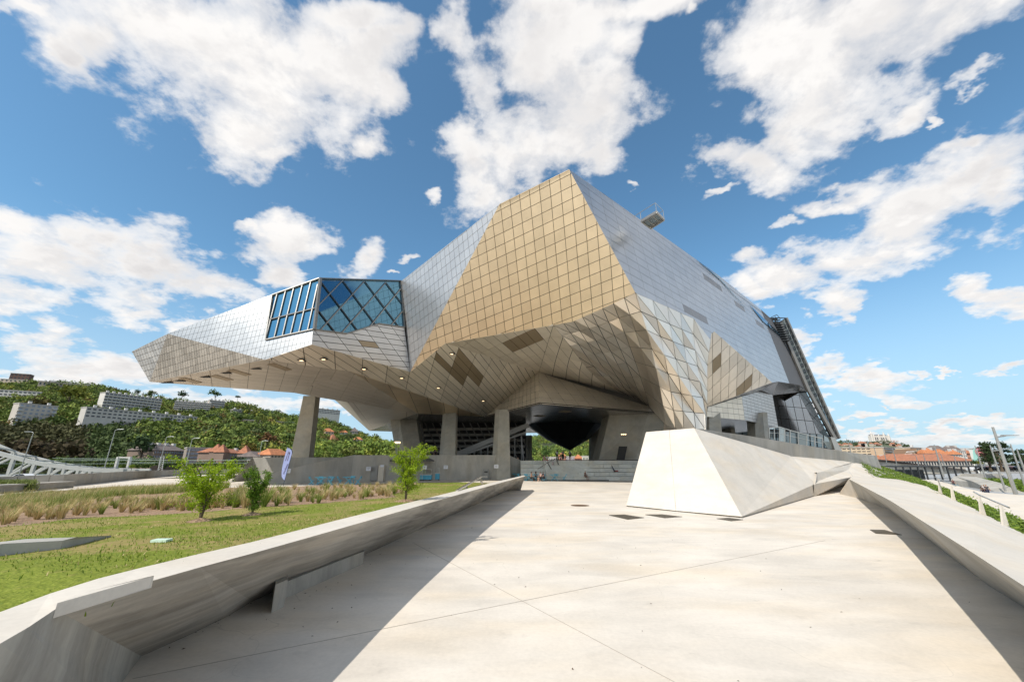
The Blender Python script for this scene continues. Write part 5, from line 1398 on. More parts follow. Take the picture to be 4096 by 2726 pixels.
# riverside row
block('long brick school building with a brown dormered roof by the river', 'school building', 618, 1799, 739, 1803, 1852, 205, 3, 13, (.24, .18, .145), roof=M_slate, roofh=3.6, win=M_winb, wfrac=(.5, .45), depth=14, chim=4)
block('flat roofed pale office block between the two brick buildings', 'office building', 750, 1791, 848, 1793, 1852, 208, 4, 6, (.30, .26, .22), win=M_winb, wfrac=(.88, .45))
cst = block('brick building with two pointed tile roofed towers', 'mansion', 862, 1808, 988, 1813, 1850, 204, 2, 12, (.28, .20, .16), roof=M_tile, roofh=2.2, win=M_winb, wfrac=(.35, .4), chim=2)
for (px_, py_) in [(868, 1806), (888, 1808), (980, 1812)]:
    p = pY(px_, py_, 201); t_ = p - cst.location; rt = Matrix.Rotation(-cst.rotation_euler.z, 3, 'Z') @ t_
    MB().add([rt + Vector((-2.6, -2.6, 0)), rt + Vector((2.6, -2.6, 0)), rt + Vector((2.6, 2.6, 0)), rt + Vector((-2.6, 2.6, 0)), rt + Vector((-.4, 0, 3.8)), rt + Vector((.4, 0, 3.8))], [(0, 1, 5, 4), (1, 2, 5), (2, 3, 4, 5), (3, 0, 4), (3, 2, 1, 0)]).build('tower_roof', M_tile, cst)
    MB().box(rt + Vector((0, 0, -4)), (4.4, 4.4, 8)).build('tower', wallm((.28, .20, .16)), cst)
block('stone barn-like house with a steep grey gable beside the grey wall', 'house', 1028, 1826, 1082, 1828, 1852, 190, 1, 3, (.42, .38, .33), roof=M_slate, roofh=2.6, wfrac=(.2, .4))
block('low house with a red tiled roof behind the flag', 'house', 1084, 1818, 1160, 1820, 1850, 195, 2, 6, (.48, .42, .36), roof=M_tile_o, roofh=3, wfrac=(.3, .4))
# small town seen under the building
for k, (x0, y0, x1, yb, c, lb, rf_) in enumerate([(2196, 1828, 2232, 1840, (.62, .60, .56), 'white flat building seen under the museum, leftmost', None), (2238, 1822, 2262, 1840, (.55, .28, .2), 'reddish building seen under the museum', M_tile_o),
     (2268, 1826, 2300, 1838, (.60, .55, .58), 'pink and white building below the black cone', None), (2302, 1832, 2330, 1842, (.5, .2, .15), 'low red building right of the black cone tip', M_tile_o), (2330, 1824, 2364, 1846, (.70, .68, .58), 'pale yellow long building by the dark pillar', None)]):
    block(lb, 'building', x0, y0, x1, y0, yb + 18, 330 - k * 3, 2, 6, c, roof=rf_, wfrac=(.5, .4), roofh=3)

# ---- woods: crowns of leaf clumps
def crowns(cs, seed, nlump=6, per=15, flat=.75):
    """cs rows: x y z(base) radius height r g b"""
    r_ = np.random.default_rng(seed); cs = np.asarray(cs, float); N_ = len(cs); K = nlump * per
    lump = r_.normal(size=(N_, nlump, 3)); lump /= np.linalg.norm(lump, axis=2, keepdims=True); lump *= r_.uniform(.30, .78, (N_, nlump, 1)); lump[:, :, 2] = np.abs(lump[:, :, 2]) * 1.0 - .1
    lump[:, 0] = (0, 0, .15)
    dirs = r_.normal(size=(N_, nlump, per, 3)); dirs[..., 2] = np.abs(dirs[..., 2]) * 1.1 - .35; dirs /= np.linalg.norm(dirs, axis=3, keepdims=True)
    rad = cs[:, 3][:, None, None, None]
    P3 = (lump[:, :, None, :] + dirs * r_.uniform(.22, .52, (N_, nlump, per, 1))) * rad
    P3[..., 2] *= (cs[:, 4] / cs[:, 3])[:, None, None] * .62
    cen = np.stack([cs[:, 0], cs[:, 1], cs[:, 2] + cs[:, 4] * .50], 1)[:, None, None, :]
    P3 = (P3 + cen).reshape(-1, 3)
    nrm = (dirs + r_.normal(0, .6, dirs.shape)).reshape(-1, 3); nrm /= np.linalg.norm(nrm, axis=1, keepdims=True)
    t1 = np.cross(nrm, r_.normal(size=nrm.shape)); t1 /= np.linalg.norm(t1, axis=1, keepdims=True); t2 = np.cross(nrm, t1)
    s = (np.repeat(cs[:, 3], K) * .125 * r_.uniform(.5, 1.35, N_ * K))[:, None]
    V = np.stack([P3 + t1 * s, P3 + t2 * s * .8, P3 - t1 * s * .9, P3 - t2 * s * .8], 1).reshape(-1, 3)
    col = np.repeat(cs[:, 5:8], K, 0) * r_.uniform(.75, 1.25, (N_ * K, 1))
    return V, np.arange(len(V)).reshape(-1, 4), col
def foliage_obj(name, V, q4, col, mat, parent=None, origin=(0, 0, 0)):
    me = mesh_np(name, V - np.asarray(origin), q4, np.zeros((0, 3), int), mat)
    at_ = me.attributes.new('tint', 'FLOAT_COLOR', 'FACE'); at_.data.foreach_set('color', np.concatenate([col, np.ones((len(col), 1))], 1).astype(np.float32).ravel())
    o = link(name, me, parent); o.location = origin if parent is None else (0, 0, 0); return o
M_wood = leafmat('woodland_leaf', (0, 0, 0), (0, 0, 0), rough=.8, trans=.12, attr=True)
PAL = [(.080, .125, .026), (.105, .155, .030), (.055, .095, .024), (.14, .19, .036), (.095, .115, .028), (.055, .080, .026), (.19, .22, .04), (.13, .105, .035)]
rw = random.Random(21)
def blocked(px, py, Y, rpx=0):
    for (x0, y0, x1, y1, hh, Yb) in EXCL:
        if x0 - rpx < px < x1 + rpx:
            yt = y0 + (y1 - y0) * min(1, max(0, (px - x0) / (x1 - x0)))
            if yt - rpx * .7 < py < yt + hh * .72 and Y < Yb + 6: return True
    return False
trees = []
for k in range(7400):
    px = rw.uniform(-330, 2600); s = rw.random() ** .9
    if 1750 < px < 2080: continue
    if px > 2440: continue
    p = hill(px, s); rad = rw.uniform(3.8, 6.6) * (1.25 if s < .35 else 1); hgt = rad * rw.uniform(1.35, 1.8)
    q_ = proj(p + Vector((0, 0, hgt * .55))); rp = rad * 1600 / (p.y * 1.0)
    if blocked(q_[0], q_[1], p.y, rp * .75): continue
    if 2150 < px < 2260 and 1765 < q_[1] < 1800 and rw.random() < .8: continue
    c = PAL[rw.choice((0, 0, 1, 1, 2, 2, 3, 4, 5, 6 if rw.random() < .35 else 1, 7 if rw.random() < .35 else 0))]
    if px > 1450: c = tuple(v * 1.25 for v in c)
    if px < 520 and s < .3 and q_[1] > 1700: c = (.055, .062, .025) if px < 330 else (.05, .08, .025)
    trees.append((p.x, p.y, p.z - 1.5, rad, hgt, c[0] * 1.3, c[1] * 1.2, c[2] * 1.35))
print('TREES', len(trees))
# the ones that stand out are trees of their own
special = []
def far_tree(px, ytop, rpx, Y, col, label, kind='tree', group=None, hfac=1.6, n=(9, 26)):
    rad = rpx * Y / 1600; hgt = rad * hfac; top = pY(px, ytop, Y); base = Vector((top.x, top.y, top.z - hgt * 1.05))
    t = empty('tree' if kind == 'tree' else kind, base, label=label, cat='tree', group=group)
    V, q4, cl = crowns([(0, 0, 0, rad, hgt, *col)], int(px * 7 + rpx), n[0], n[1]); foliage_obj('crown', V, q4, cl, M_wood, t)
    MB().tube([(0, 0, -4), (0.1, 0, hgt * .3), (0, 0, hgt * .6)], [rad * .07, rad * .05, rad * .02], 6).build('trunk', M_stem, t)
    for k in range(3):
        a = k * 2.1 + px; MB().tube([(0, 0, hgt * .25), (math.cos(a) * rad * .45, math.sin(a) * rad * .45, hgt * .6)], [rad * .03, rad * .012], 5).build('limb', M_stem, t)
    return t
far_tree(300, 1528, 62, 330, (.15, .17, .03), 'large yellow-green tree in front of the long beige block')
far_tree(165, 1575, 55, 315, (.085, .075, .025), 'broad brownish green tree above the grid windowed block')
far_tree(150, 1728, 95, 215, (.055, .042, .022), 'very large dark copper coloured tree by the bridge')
far_tree(330, 1760, 90, 210, (.05, .040, .02), 'dark copper and green tree behind the bridge gantry')
far_tree(585, 1735, 55, 205, (.03, .055, .02), 'dark conifer-like tree left of the brick school building', hfac=1.7)
far_tree(868, 1752, 62, 225, (.07, .13, .022), 'bright green tree behind the tower roofs')
far_tree(1002, 1764, 36, 205, (.15, .13, .03), 'golden green round tree right of the tower roofs')
far_tree(1075, 1728, 32, 225, (.13, .065, .03), 'rust coloured tree left of the leaning pillar')
far_tree(960, 1815, 34, 185, (.03, .055, .02), 'dark low tree in front of the barn')
far_tree(1108, 1550, 2, 470, (.04, .07, .02), 'tiny tree on the crest') if False else None
far_tree(868, 1556, 26, 450, (.06, .10, .03), 'round crested tree on the skyline, tallest above the striped block')
far_tree(555, 1552, 13, 440, (.03, .06, .025), 'pointed dark conifer on the skyline above the white block', hfac=2.6)
far_tree(612, 1558, 20, 440, (.06, .09, .03), 'loose round tree on the skyline beside the pointed conifer')
far_tree(735, 1560, 22, 445, (.03, .06, .025), 'dark flat topped cedar on the skyline')
far_tree(953, 1580, 12, 455, (.025, .05, .02), 'small dark umbrella shaped pine on the skyline', hfac=1.1)
far_tree(850, 1650, 28, 340, (.035, .06, .035), 'grey green cedar in front of the small pale block', hfac=1.2)
far_tree(1500, 1735, 32, 300, (.16, .20, .03), 'sunlit yellow-green tree at the pier of the museum')
far_tree(1345, 1830, 20, 190, (.11, .15, .03), 'low bright bush above the grey wall')
far_tree(530, 1855, 14, 120, (.14, .2, .02), 'small bright bush behind the west parapet')
far_tree(2118, 1768, 24, 190, (.05, .10, .02), 'tall green poplar-like tree seen under the museum, leftmost', hfac=3.0)
far_tree(2175, 1776, 26, 195, (.055, .105, .025), 'tall green tree seen under the museum beside the first', hfac=2.8)
far_tree(2246, 1812, 12, 180, (.09, .10, .03), 'small olive tree behind the standing visitors', hfac=1.6)
far_tree(2300, 1838, 10, 170, (.10, .15, .03), 'low bush behind the terrace edge', hfac=1.2)
# riverside undergrowth
for k in range(230):
    px = rw.uniform(-250, 1500); Y = rw.uniform(150, 200)
    rad = rw.uniform(2, 4); py = rw.uniform(1868, 1884)
    p = pY(px, py, Y); q_ = proj(p + Vector((0, 0, rad)))
    if blocked(q_[0], q_[1], Y, 4) or (600 < px < 1000 and rw.random() < .6): continue
    c = PAL[rw.choice((0, 2, 5, 2, 1))]; trees.append((p.x, p.y, p.z - 1, rad, rad * 1.5, *c))
for k in range(260):
    px = rw.uniform(1180, 1600); Y = rw.uniform(180, 300); s_ = (Y - 180) / 120
    p = pY(px, 1838 - s_ * 40 + rw.uniform(-8, 8), Y); q_ = proj(p)
    rad = rw.uniform(3.5, 6.5)
    if blocked(q_[0], q_[1] - 12, Y, 14): continue
    c = PAL[rw.choice((0, 1, 1, 3, 6, 4))]; trees.append((p.x, p.y, p.z - 3, rad, rad * 1.6, *(v * 1.2 for v in c)))
V, q4, cl = crowns(trees, 77, 6, 20); wo_ = foliage_obj('woods', V, q4, cl, M_wood)
tag(wo_, 'dense mixed green woods covering the hillside across the river', 'woods', kind='stuff')
# river
tag(MB().poly([(-420, -60, -4.2), (-110, -60, -4.2), (-110, 400, -4.2), (-420, 400, -4.2)]).build('river', simple('river_water', (.03, .05, .04), .12)), kind='structure')

# ================================================================ STEEL BRIDGE
M_bridge = simple('pale_green_steel', (0.42, 0.43, 0.41), 0.5, 0.1, var=.08, scale=.3)
br = empty('railway_bridge', pY(200, 1905, 130), label='pale steel truss bridge with two curved top chords at the left', cat='bridge'); o_ = Vector(br.location)
def z5(u, v): return (u * .2122, 1740 + v * .2122)
ch1 = [(-200, 1700), (-90, 1738)] + [z5(*q) for q in [(0, 175), (350, 320), (900, 455), (1000, 485), (1400, 550), (1900, 607), (2356, 618)]] + [(540, 1873), (602, 1873)]
ch2 = [(-200, 1745), (-90, 1772)] + [z5(*q) for q in [(0, 305), (680, 480), (1200, 560), (1700, 612), (2160, 628), (2356, 632)]] + [(540, 1876), (602, 1878)]
def chord(pts, Y, nm, w_, dz):
    P_s = [pY(x, y, Y) - o_ for x, y in pts]; m_ = MB()
    for i in range(len(P_s) - 1): m_.bar(P_s[i] + Vector((0, 0, -dz / 2)), P_s[i + 1] + Vector((0, 0, -dz / 2)), w_, dz)
    return m_.build(nm, M_bridge, br)
chord(ch1, 142, 'top_chord', .6, .75); chord(ch2, 130, 'top_chord', .7, 1.15)
dkz = pY(200, 1903, 130).z
deckm = MB(); a, b2 = pY(-250, 1903, 130), pY(620, 1903, 130)
deckm.box(((a.x + b2.x) / 2 - o_.x, 6, dkz - .6 - o_.z), (b2.x - a.x, 13, 1.4)); deckm.build('deck', M_bridge, br)
def cy(pts, x):
    return lin(pts, x)
xsn = [-160, -70, 60, 143, 210, 262, 318, 366, 420, 470, 520]
for i, x in enumerate(xsn):
    for pts, Y, w_ in ((ch2, 130, .85), (ch1, 142, .55)):
        tp_x = pY(x, cy(pts, x) + 4, Y); bt_ = Vector((tp_x.x, tp_x.y, dkz))
        MB().bar(bt_ - o_, tp_x - o_, w_, w_ * .8, up=(0, 1, 0)).build('post', M_bridge, br)
        if i: MB().bar(Vector((px0.x if False else prev[pts is ch1].x, Y, dkz)) - o_, tp_x - o_, w_ * .8, w_ * .6, up=(0, 1, 0)).build('diagonal', M_bridge, br)
        if i == 0: prev = {} if pts is ch2 else prev
        prev[pts is ch1] = bt_
for i in range(len(xsn) - 2):
    a = pY(xsn[i], cy(ch2, xsn[i]), 130) - o_; b2 = pY(xsn[i + 1], cy(ch1, xsn[i + 1]), 142) - o_; MB().bar(a, b2, .4, .4).build('cross_brace', M_bridge, br)
# railing car and gantries
gt = empty('catenary_gantry', pY(462, 1870, 128), label='white portal frame for overhead wires on the bridge', cat='gantry'); o_ = Vector(gt.location)
for (xb, xt) in [(462, 474), (511, 522)]: MB().bar(pY(xb, 1873, 128) - o_, pY(xt, 1826, 128) - o_, .7, .6).build('post', M_balc, gt)
MB().bar(pY(474, 1828, 128) - o_, pY(522, 1829, 128) - o_, .3, .4).build('beam', M_balc, gt)
wr = MB()
for (a, b2) in [((210, 1831), (650, 1833)), ((210, 1841), (1250, 1836)), ((250, 1836), (1250, 1842)), ((0, 1853), (620, 1852)), ((520, 1848), (1250, 1850))]:
    wr.tube([pY(*a, 126), pY((a[0] + b2[0]) / 2, (a[1] + b2[1]) / 2 + 1.5, 126), pY(*b2, 126)], .05, 4)
tag(wr.build('overhead_wires', simple('wire', (.25, .32, .28), .5)), 'thin overhead railway wires strung beyond the parapet', 'wires')
tw_ = empty('lattice_mast', pY(640, 1880, 150), label='grey lattice signal mast behind the west parapet', cat='mast'); o_ = Vector(tw_.location)
lm = MB()
for sx in (-1, 1):
    lm.bar(pY(640 + sx * 8, 1880, 150) - o_, pY(650 + sx * 7, 1825, 150) - o_, .15)
for k in range(7):
    lm.bar(pY(633 + k * 1.4, 1878 - k * 8, 150) - o_, pY(648 + k * 1.4, 1870 - k * 8, 150) - o_, .1)
lm.build('lattice', M_balc, tw_)
# parked white car behind the parapet
cr = empty('white_car', pY(102, 1893, 84) - Vector((0, 0, 1.7)), label='white car whose roof shows above the west parapet', cat='car')
cb = MB(); prof = [(-2.1, .3), (-2.1, .8), (-1.5, .95), (-.9, 1.42), (.5, 1.46), (1.3, 1.0), (2.0, .85), (2.1, .35)]
cb.prism([Vector((x, -.8, z + 0.25)) for x, z in prof], (0, 1.6, 0)); cb.build('body', simple('white_car_paint', (.75, .76, .78), .2, spec=.6), cr)
cg = MB().prism([Vector((x, -.815, z + .25)) for x, z in [(-1.35, .98), (-.85, 1.36), (.45, 1.4), (1.1, 1.02)]], (0, 1.63, 0)); cg.build('window', M_win, cr)
for sx in (-1.3, 1.3):
    for sy in (-.8, .8): MB().tube([(sx, sy - .1, .5), (sx, sy + .1, .5)], .33, 14).build('wheel', M_dark, cr)
# ---- lamp posts
M_pole = simple('galvanised_pole', (0.33, 0.35, 0.34), 0.45, 0.7)
M_pole2 = simple('silver_pole', (0.46, 0.45, 0.42), 0.4, 0.7)
def lamp(px, pyb, pyt, Y, label, arm=1.4, rad=.09, mat=M_pole, side=1, armat=1.0, group=None):
    b_ = pY(px, pyb, Y); lo, hi = 0, 60
    for _ in range(30):
        m_ = (lo + hi) / 2
        if proj(b_ + Vector((0, 0, m_)))[1] > pyt: lo = m_
        else: hi = m_
    h = lo; t = empty('street_lamp', b_, label=label, cat='street lamp', group=group)
    MB().tube([(0, 0, 0), (0, 0, h * .5), (0, 0, h)], [rad, rad * .85, rad * .55], 8).build('pole', mat, t)
    if arm:
        z = h * armat; MB().tube([(0, 0, z), (side * arm * .5, 0, z + .12)], rad * .4, 6).build('arm', mat, t)
        MB().add([(side * arm * .3, -.16, z + .08), (side * arm * .3, .16, z + .08), (side * arm * 1.2, .10, z + .14), (side * arm * 1.2, -.10, z + .14), (side * arm * .35, -.14, z + .22), (side * arm * .35, .14, z + .22), (side * arm * 1.15, .08, z + .2), (side * arm * 1.15, -.08, z + .2)],
                 [(0, 3, 2, 1), (4, 5, 6, 7), (0, 1, 5, 4), (1, 2, 6, 5), (2, 3, 7, 6), (3, 0, 4, 7)]).build('lamp_head', mat, t)
    return t
G = 'street lamps along the left road'
lamp(75, 1900, 1729, 75, 'leftmost street lamp, leaning over the truss bridge', side=-1, group=G)
lamp(418, 1870, 1719, 80, 'street lamp in front of the bridge gantry', side=1, group=G)
lamp(633, 1881, 1748, 90, 'street lamp in front of the brick school building', side=1, group=G)
lamp(741, 1876, 1754, 90, 'street lamp in front of the pale office block', side=1, group=G)
lamp(1037, 1824, 1764, 110, 'street lamp above the barn roof', side=1, group=G)

# ================================================================ RIGHT: PLANTED BANK, PROMENADE, CITY
PZ = -2.5
pr_ = MB().poly([pZ(3560, 1905, PZ), pZ(3652, 1903, PZ), pZ(3880, 1995, PZ), pZ(4180, 2125, PZ), Vector((40, 5, PZ)), Vector((120, 5, PZ)), Vector((160, 90, PZ)), Vector((140, 160, PZ)), Vector((60, 170, PZ))])
pr_ = MB().poly([(36, -20, PZ), (200, -20, PZ), (260, 260, PZ), (60, 260, PZ), (60, 70, PZ)])
tag(pr_.build('promenade', concrete('promenade_concrete', (0.34, 0.355, 0.37), stain=.06, rough=.8, bump=.05)), kind='structure')
M_gravel = simple('white_gravel', (0.62, 0.59, 0.54), 0.95, var=.25, scale=6)
# bank: from the slab's right edge down to the promenade
bk_top = [pY(3427, 1847, 50.5), pZ(3498, 1909, 0.98), pZ(3600, 1918, .88), pZ(3710, 1945, 0.58), pZ(3761, 1970, 0.48), pZ(3900, 2036, 0.38), pZ(4096, 2134, 0.28), Vector((13, 9, .28)), Vector((11, 2, .28))]
bk_bot = [pY(3524, 1867, 60), pY(3600, 1890, 62), pY(3700, 1925, 60), pY(3780, 1952, 52), pZ(3800, 1966, -.1), pZ(3940, 2030, -.2), pZ(4180, 2132, -.3), Vector((22, 9, -.6)), Vector((20, 2, -.6))]
bn = MB(); 
NBK = 8
rows = []
for i in range(len(bk_top)):
    a, b2 = bk_top[i], bk_bot[i]; far_ = Vector((b2.x + 6 + (0 if i > 3 else 2), b2.y + 1, PZ - .1))
    rows.append([a.lerp(b2, k / NBK) for k in range(NBK + 1)] + [b2.lerp(far_, .5), far_])
bn.v = [tuple(v - Vector((0, 0, .01))) for r_ in rows for v in r_]; nn = NBK + 3
bn.f = [(i * nn + k, (i + 1) * nn + k, (i + 1) * nn + k + 1, i * nn + k + 1) for i in range(len(rows) - 1) for k in range(nn - 1)]; bn.m = [0] * len(bn.f)
tag(bn.build('planted_bank', M_gravel), kind='structure')
M_ivy = leafmat('ground_cover_leaf', (0.07, 0.13, 0.02), (0.20, 0.28, 0.04), trans=.2)
pts = []
for i in range(len(rows) - 1):
    nseg = 1900 if i < 3 else 1500
    for _ in range(nseg):
        s, t_ = rw.random(), rw.random() * 1.0; k = min(int(t_ * NBK), NBK - 1); f = t_ * NBK - k
        p = rows[i][k].lerp(rows[i][k + 1], f).lerp(rows[i + 1][k].lerp(rows[i + 1][k + 1], f), s)
        wv = math.sin(p.x * 1.9 + p.y * .6 + 2 * math.sin(p.y * .8)) + .7 * math.sin(p.y * 2.4 - p.x * .7)
        if wv + rw.uniform(-.8, .8) > (-0.15 if i < 4 else .6): continue
        for __ in range(9): pts.append((p.x + rw.gauss(0, .16), p.y + rw.gauss(0, .16), p.z + abs(rw.gauss(0, .06)) + .02))
V, q4 = leaf_cloud(pts, None, .11, 5); tag(link('ground_cover', mesh_np('ground_cover', V, q4, np.zeros((0, 3), int), M_ivy)), 'patchy green ground cover on the pale gravel bank', 'ground cover', kind='stuff')
# retaining faces and planters beyond the promenade
pl2 = MB(); q = [pY(3830, 1926, 96), pY(3973, 1983, 84), pY(4096, 2027, 76), pY(4200, 2070, 72)]; q2 = [pY(3845, 1915, 99), pY(3990, 1952, 97), pY(4096, 1985, 92), pY(4200, 2010, 92)]
for v in q: v.z = PZ + .02
for v in q2: v.z = PZ + 1.1
pl2.add(q + q2, [(0, 4, 5, 1), (1, 5, 6, 2), (2, 6, 7, 3)]); tag(pl2.build('far_bank', M_gravel), kind='structure')
pts = []
for _ in range(2200):
    s = rw.random() * 2.99; i = int(s); p = q[i].lerp(q[i + 1], s - i).lerp(q2[i].lerp(q2[i + 1], s - i), rw.random())
    if math.sin(p.x * .9) + math.sin(p.y * 1.3 + p.x * .3) + rw.uniform(-.6, .6) > .7: continue
    for __ in range(6): pts.append((p.x + rw.gauss(0, .4), p.y + rw.gauss(0, .4), p.z + abs(rw.gauss(0, .12)) + .05))
V, q4 = leaf_cloud(pts, None, .5, 6); tag(link('ground_cover', mesh_np('ground_cover', V, q4, np.zeros((0, 3), int), M_ivy)), 'green ground cover on the bank beyond the grey promenade', 'ground cover', kind='stuff')
def slabs3(label, top3, yb, thick, mat=M_parapet, name='retaining_wall'):
    o_ = Vector(top3[0]); m_ = MB()
    t = empty(name, o_, label=label, cat='wall')
    for i in range(len(top3) - 1):
        a, b2 = top3[i] - o_, top3[i + 1] - o_; a_, b_ = Vector((a.x, a.y, yb - o_.z)), Vector((b2.x, b2.y, yb - o_.z)); o3 = Vector(thick)
        MB().add([a, b2, b_, a_, a + o3, b2 + o3, b_ + o3, a_ + o3], [(0, 3, 2, 1), (0, 1, 5, 4), (4, 5, 6, 7), (1, 2, 6, 5), (0, 4, 7, 3)]).build('wall_section', mat, t)
    return t
slabs3('long grey retaining wall beyond the promenade at the right', [pY(3826, 1912, 112), pY(3851, 1893, 112), pY(4010, 1893, 112), pY(4040, 1925, 104)], PZ, (.3, .8, 0))
slabs3('raised wedge of grey concrete with planting on top', [pY(3895, 1925, 88), pY(3905, 1906, 92), pY(4000, 1930, 80), pY(4110, 1975, 70)], PZ, (1.5, 6, 0))
slabs3('low pale concrete edge left of the promenade', [pY(3652, 1905, 96), pY(3744, 1937, 84)], PZ, (1.6, 2.2, 0))
# tram stop pavilion
pv = empty('tram_shelter', pY(3700, 1895, 118), label='long dark framed glass shelter beyond the planted bank', cat='shelter'); o_ = Vector(pv.location)
zt = pY(3700, 1864, 118).z; xa, xb = pY(3548, 1866, 118).x, pY(3890, 1866, 118).x
MB().box(((xa + xb) / 2 - o_.x, 0, zt - o_.z), (xb - xa, 5, .35)).build('roof', M_frame_d, pv)
for k in range(12):
    x = xa + (xb - xa) * (k + .2) / 12; MB().box((x - o_.x, -2.2, (zt - 4.2) / 2 + .2 - o_.z + 0), (.28, .28, zt + 4.0)).build('post', M_frame_d, pv)
    if k % 3 != 1: MB().box((x + 2.3 - o_.x, -1.9, zt - 2.2 - o_.z), ((xb - xa) / 12 - .5, .06, 2.6)).build('glass_pane', M_clear, pv)
MB().box((xa + 6 - o_.x, 1, zt - 2.2 - o_.z), (7, 3, 2.6)).build('kiosk', M_frame_d, pv)
# grey ramp bridge behind
rb_ = MB().prism([pY(3500, 1838, 135), pY(3560, 1845, 135), pY(3700, 1862, 138), pY(3880, 1883, 140), pY(3880, 1890, 140), pY(3700, 1898, 138), pY(3500, 1898, 135)], (0, 2, 0))
tag(rb_.build('road_ramp', M_grey), 'long sloping grey road ramp behind the glass shelter', 'ramp')
MB_ = MB().prism([pY(3500, 1834, 134), pY(3560, 1840, 134), pY(3700, 1857, 137), pY(3880, 1878, 139), pY(3880, 1883, 139), pY(3700, 1863, 137), pY(3500, 1842, 134)], (0, 1, 0)); tag(MB_.build('ramp_barrier', simple('dark_barrier', (.07, .06, .055), .8)), 'dark barrier along the sloping road ramp', 'barrier')
sand = (0.60, 0.49, 0.35)
block('long sand coloured office block with rows of slit windows, left wing', 'office building', 3366, 1790, 3520, 1789, 1842, 300, 5, 8, sand, wfrac=(.72, .28), depth=30, excl=False)
block('sand coloured office wing with long horizontal window bands', 'office building', 3534, 1789, 3640, 1796, 1842, 290, 5, 3, (.52, .38, .26), wfrac=(.92, .35), depth=30, excl=False)
sr = MB().prism([pY(3592, 1836, 270), pY(3622, 1796, 275), pY(3668, 1793, 278), pY(3640, 1822, 270), pY(3610, 1842, 265)], (0, 8, 0)); tr_ = empty('sloped_roof_wing', (0, 0, 0), label='slanting brown roofed wing with three long pale skylights', cat='office building')
tag(sr.build('roof', simple('brown_roof', (.20, .12, .07), .8), tr_)); 
for k in range(3): MB().prism([pY(3612 + (2 - k) * 8, 1824 - (2 - k) * 9 + 2, 264), pY(3640 + (2 - k) * 8, 1822 - (2 - k) * 9 + 2, 264), pY(3643 + (2 - k) * 8, 1818 - (2 - k) * 9 + 2, 264), pY(3617 + (2 - k) * 8, 1820 - (2 - k) * 9 + 2, 264)], (0, 1, 0)).build('skylight', M_balc, tr_)
block('sand coloured end block with slit windows right of the slanting roof', 'office building', 3640, 1790, 3694, 1792, 1842, 282, 5, 5, sand, wfrac=(.6, .25), excl=False, chim=1)
block('very long low hall with a brown-orange tiled roof', 'market hall', 3610, 1842, 3898, 1843, 1864, 235, 1, 26, (.50, .47, .42), roof=M_tile, roofh=4.0, depth=24, wfrac=(.5, .6), excl=False)
for k, (x0, y0, x1, c, rf_, lb) in enumerate([(3340, 1838, 3420, wh, M_tile_o, 'orange roofed house at the museum tail, leftmost'), (3480, 1843, 3560, wh, M_tile_o, 'orange roofed shed above the dark barrier'), (3560, 1846, 3620, wh, M_tile_o, 'pale orange roof beside the long hall'), (3700, 1812, 3750, wh, M_tile_o, 'row house with orange roof left of the tall lamp'), (3752, 1816, 3800, beige, M_tile_o, 'bright orange roofed row house behind the long hall'),
      (3806, 1816, 3846, wh, M_tile_o, 'orange roofed row house next to the white gable'), (3818, 1803, 3862, wh, None, 'white gabled house standing above the row'), (3862, 1812, 3890, (.45, .22, .15), M_tile, 'brick house left of the mural building'), (3725, 1800, 3790, gry, M_slate, 'grey roofed building on the far skyline'), (3790, 1800, 3850, (.4, .36, .38), M_slate, 'second grey roofed building on the far skyline')]):
    block(lb, 'house', x0, y0, x1, y0, y0 + 26, 255 + 6 * k, 2, 6, c, roof=rf_, roofh=3.5, wfrac=(.35, .4), excl=False, chim=2 if k % 2 else 0, depth=6)
mb_ = block('tall white gable building with a pink and turquoise mural', 'building', 3890, 1795, 3962, 1797, 1870, 215, 4, 5, (.62, .62, .58), wfrac=(.2, .2), excl=False, depth=1.5)
mur = empty('mural', (0, 0, 0)); 
MB().prism([pY(3892, 1798, 213), pY(3900, 1792, 213), pY(3930, 1822, 213), pY(3905, 1846, 213), pY(3896, 1846, 213)], (0, .2, 0)).build('mural_turquoise', simple('turquoise_paint', (.32, .58, .52), .8), mur)
c_ = pY(3930, 1806, 212.6); mm = MB(); mm.v = [tuple(c_ + Vector((math.cos(a * .35) * 3.7, 0, math.sin(a * .35) * 2.7))) for a in range(18)]; mm.f = [tuple(range(18))]; mm.m = [0]; mm.build('mural_pink', simple('pink_paint', (.62, .20, .22), .8), mur)
tag(mur, 'pink and turquoise painted mural on the white gable', 'mural')
# far hill with the white basilica
fhx = [(3290, 1792), (3340, 1768), (3365, 1762), (3400, 1765), (3440, 1768), (3500, 1762), (3555, 1762), (3600, 1772), (3650, 1788), (3700, 1802), (3800, 1812), (4300, 1822)]
fh = MB(); YY = 1300
for i, (x, y) in enumerate(fhx): fh.v += [tuple(pY(x, y + 5, YY)), tuple(pY(x, 1846, YY - 300)), tuple(pY(x, y + 18, YY + 200))]
fh.f = [(i * 3, i * 3 + 3, i * 3 + 4, i * 3 + 1) for i in range(len(fhx) - 1)] + [(i * 3, i * 3 + 2, i * 3 + 5, i * 3 + 3) for i in range(len(fhx) - 1)]; fh.m = [0] * len(fh.f)
tag(fh.build('far_hill', simple('far_hill_ground', (.10, .13, .08), .95, var=.2, scale=.01)), kind='structure')
ft_ = []
for k in range(420):
    x = rw.uniform(3300, 3720); y = lin(fhx, x); p = pY(x, y + rw.uniform(2, 26), YY - rw.uniform(2, 60)); ft_.append((p.x, p.y, p.z - 6, rw.uniform(6, 11), rw.uniform(9, 14), .06, .085, .04))
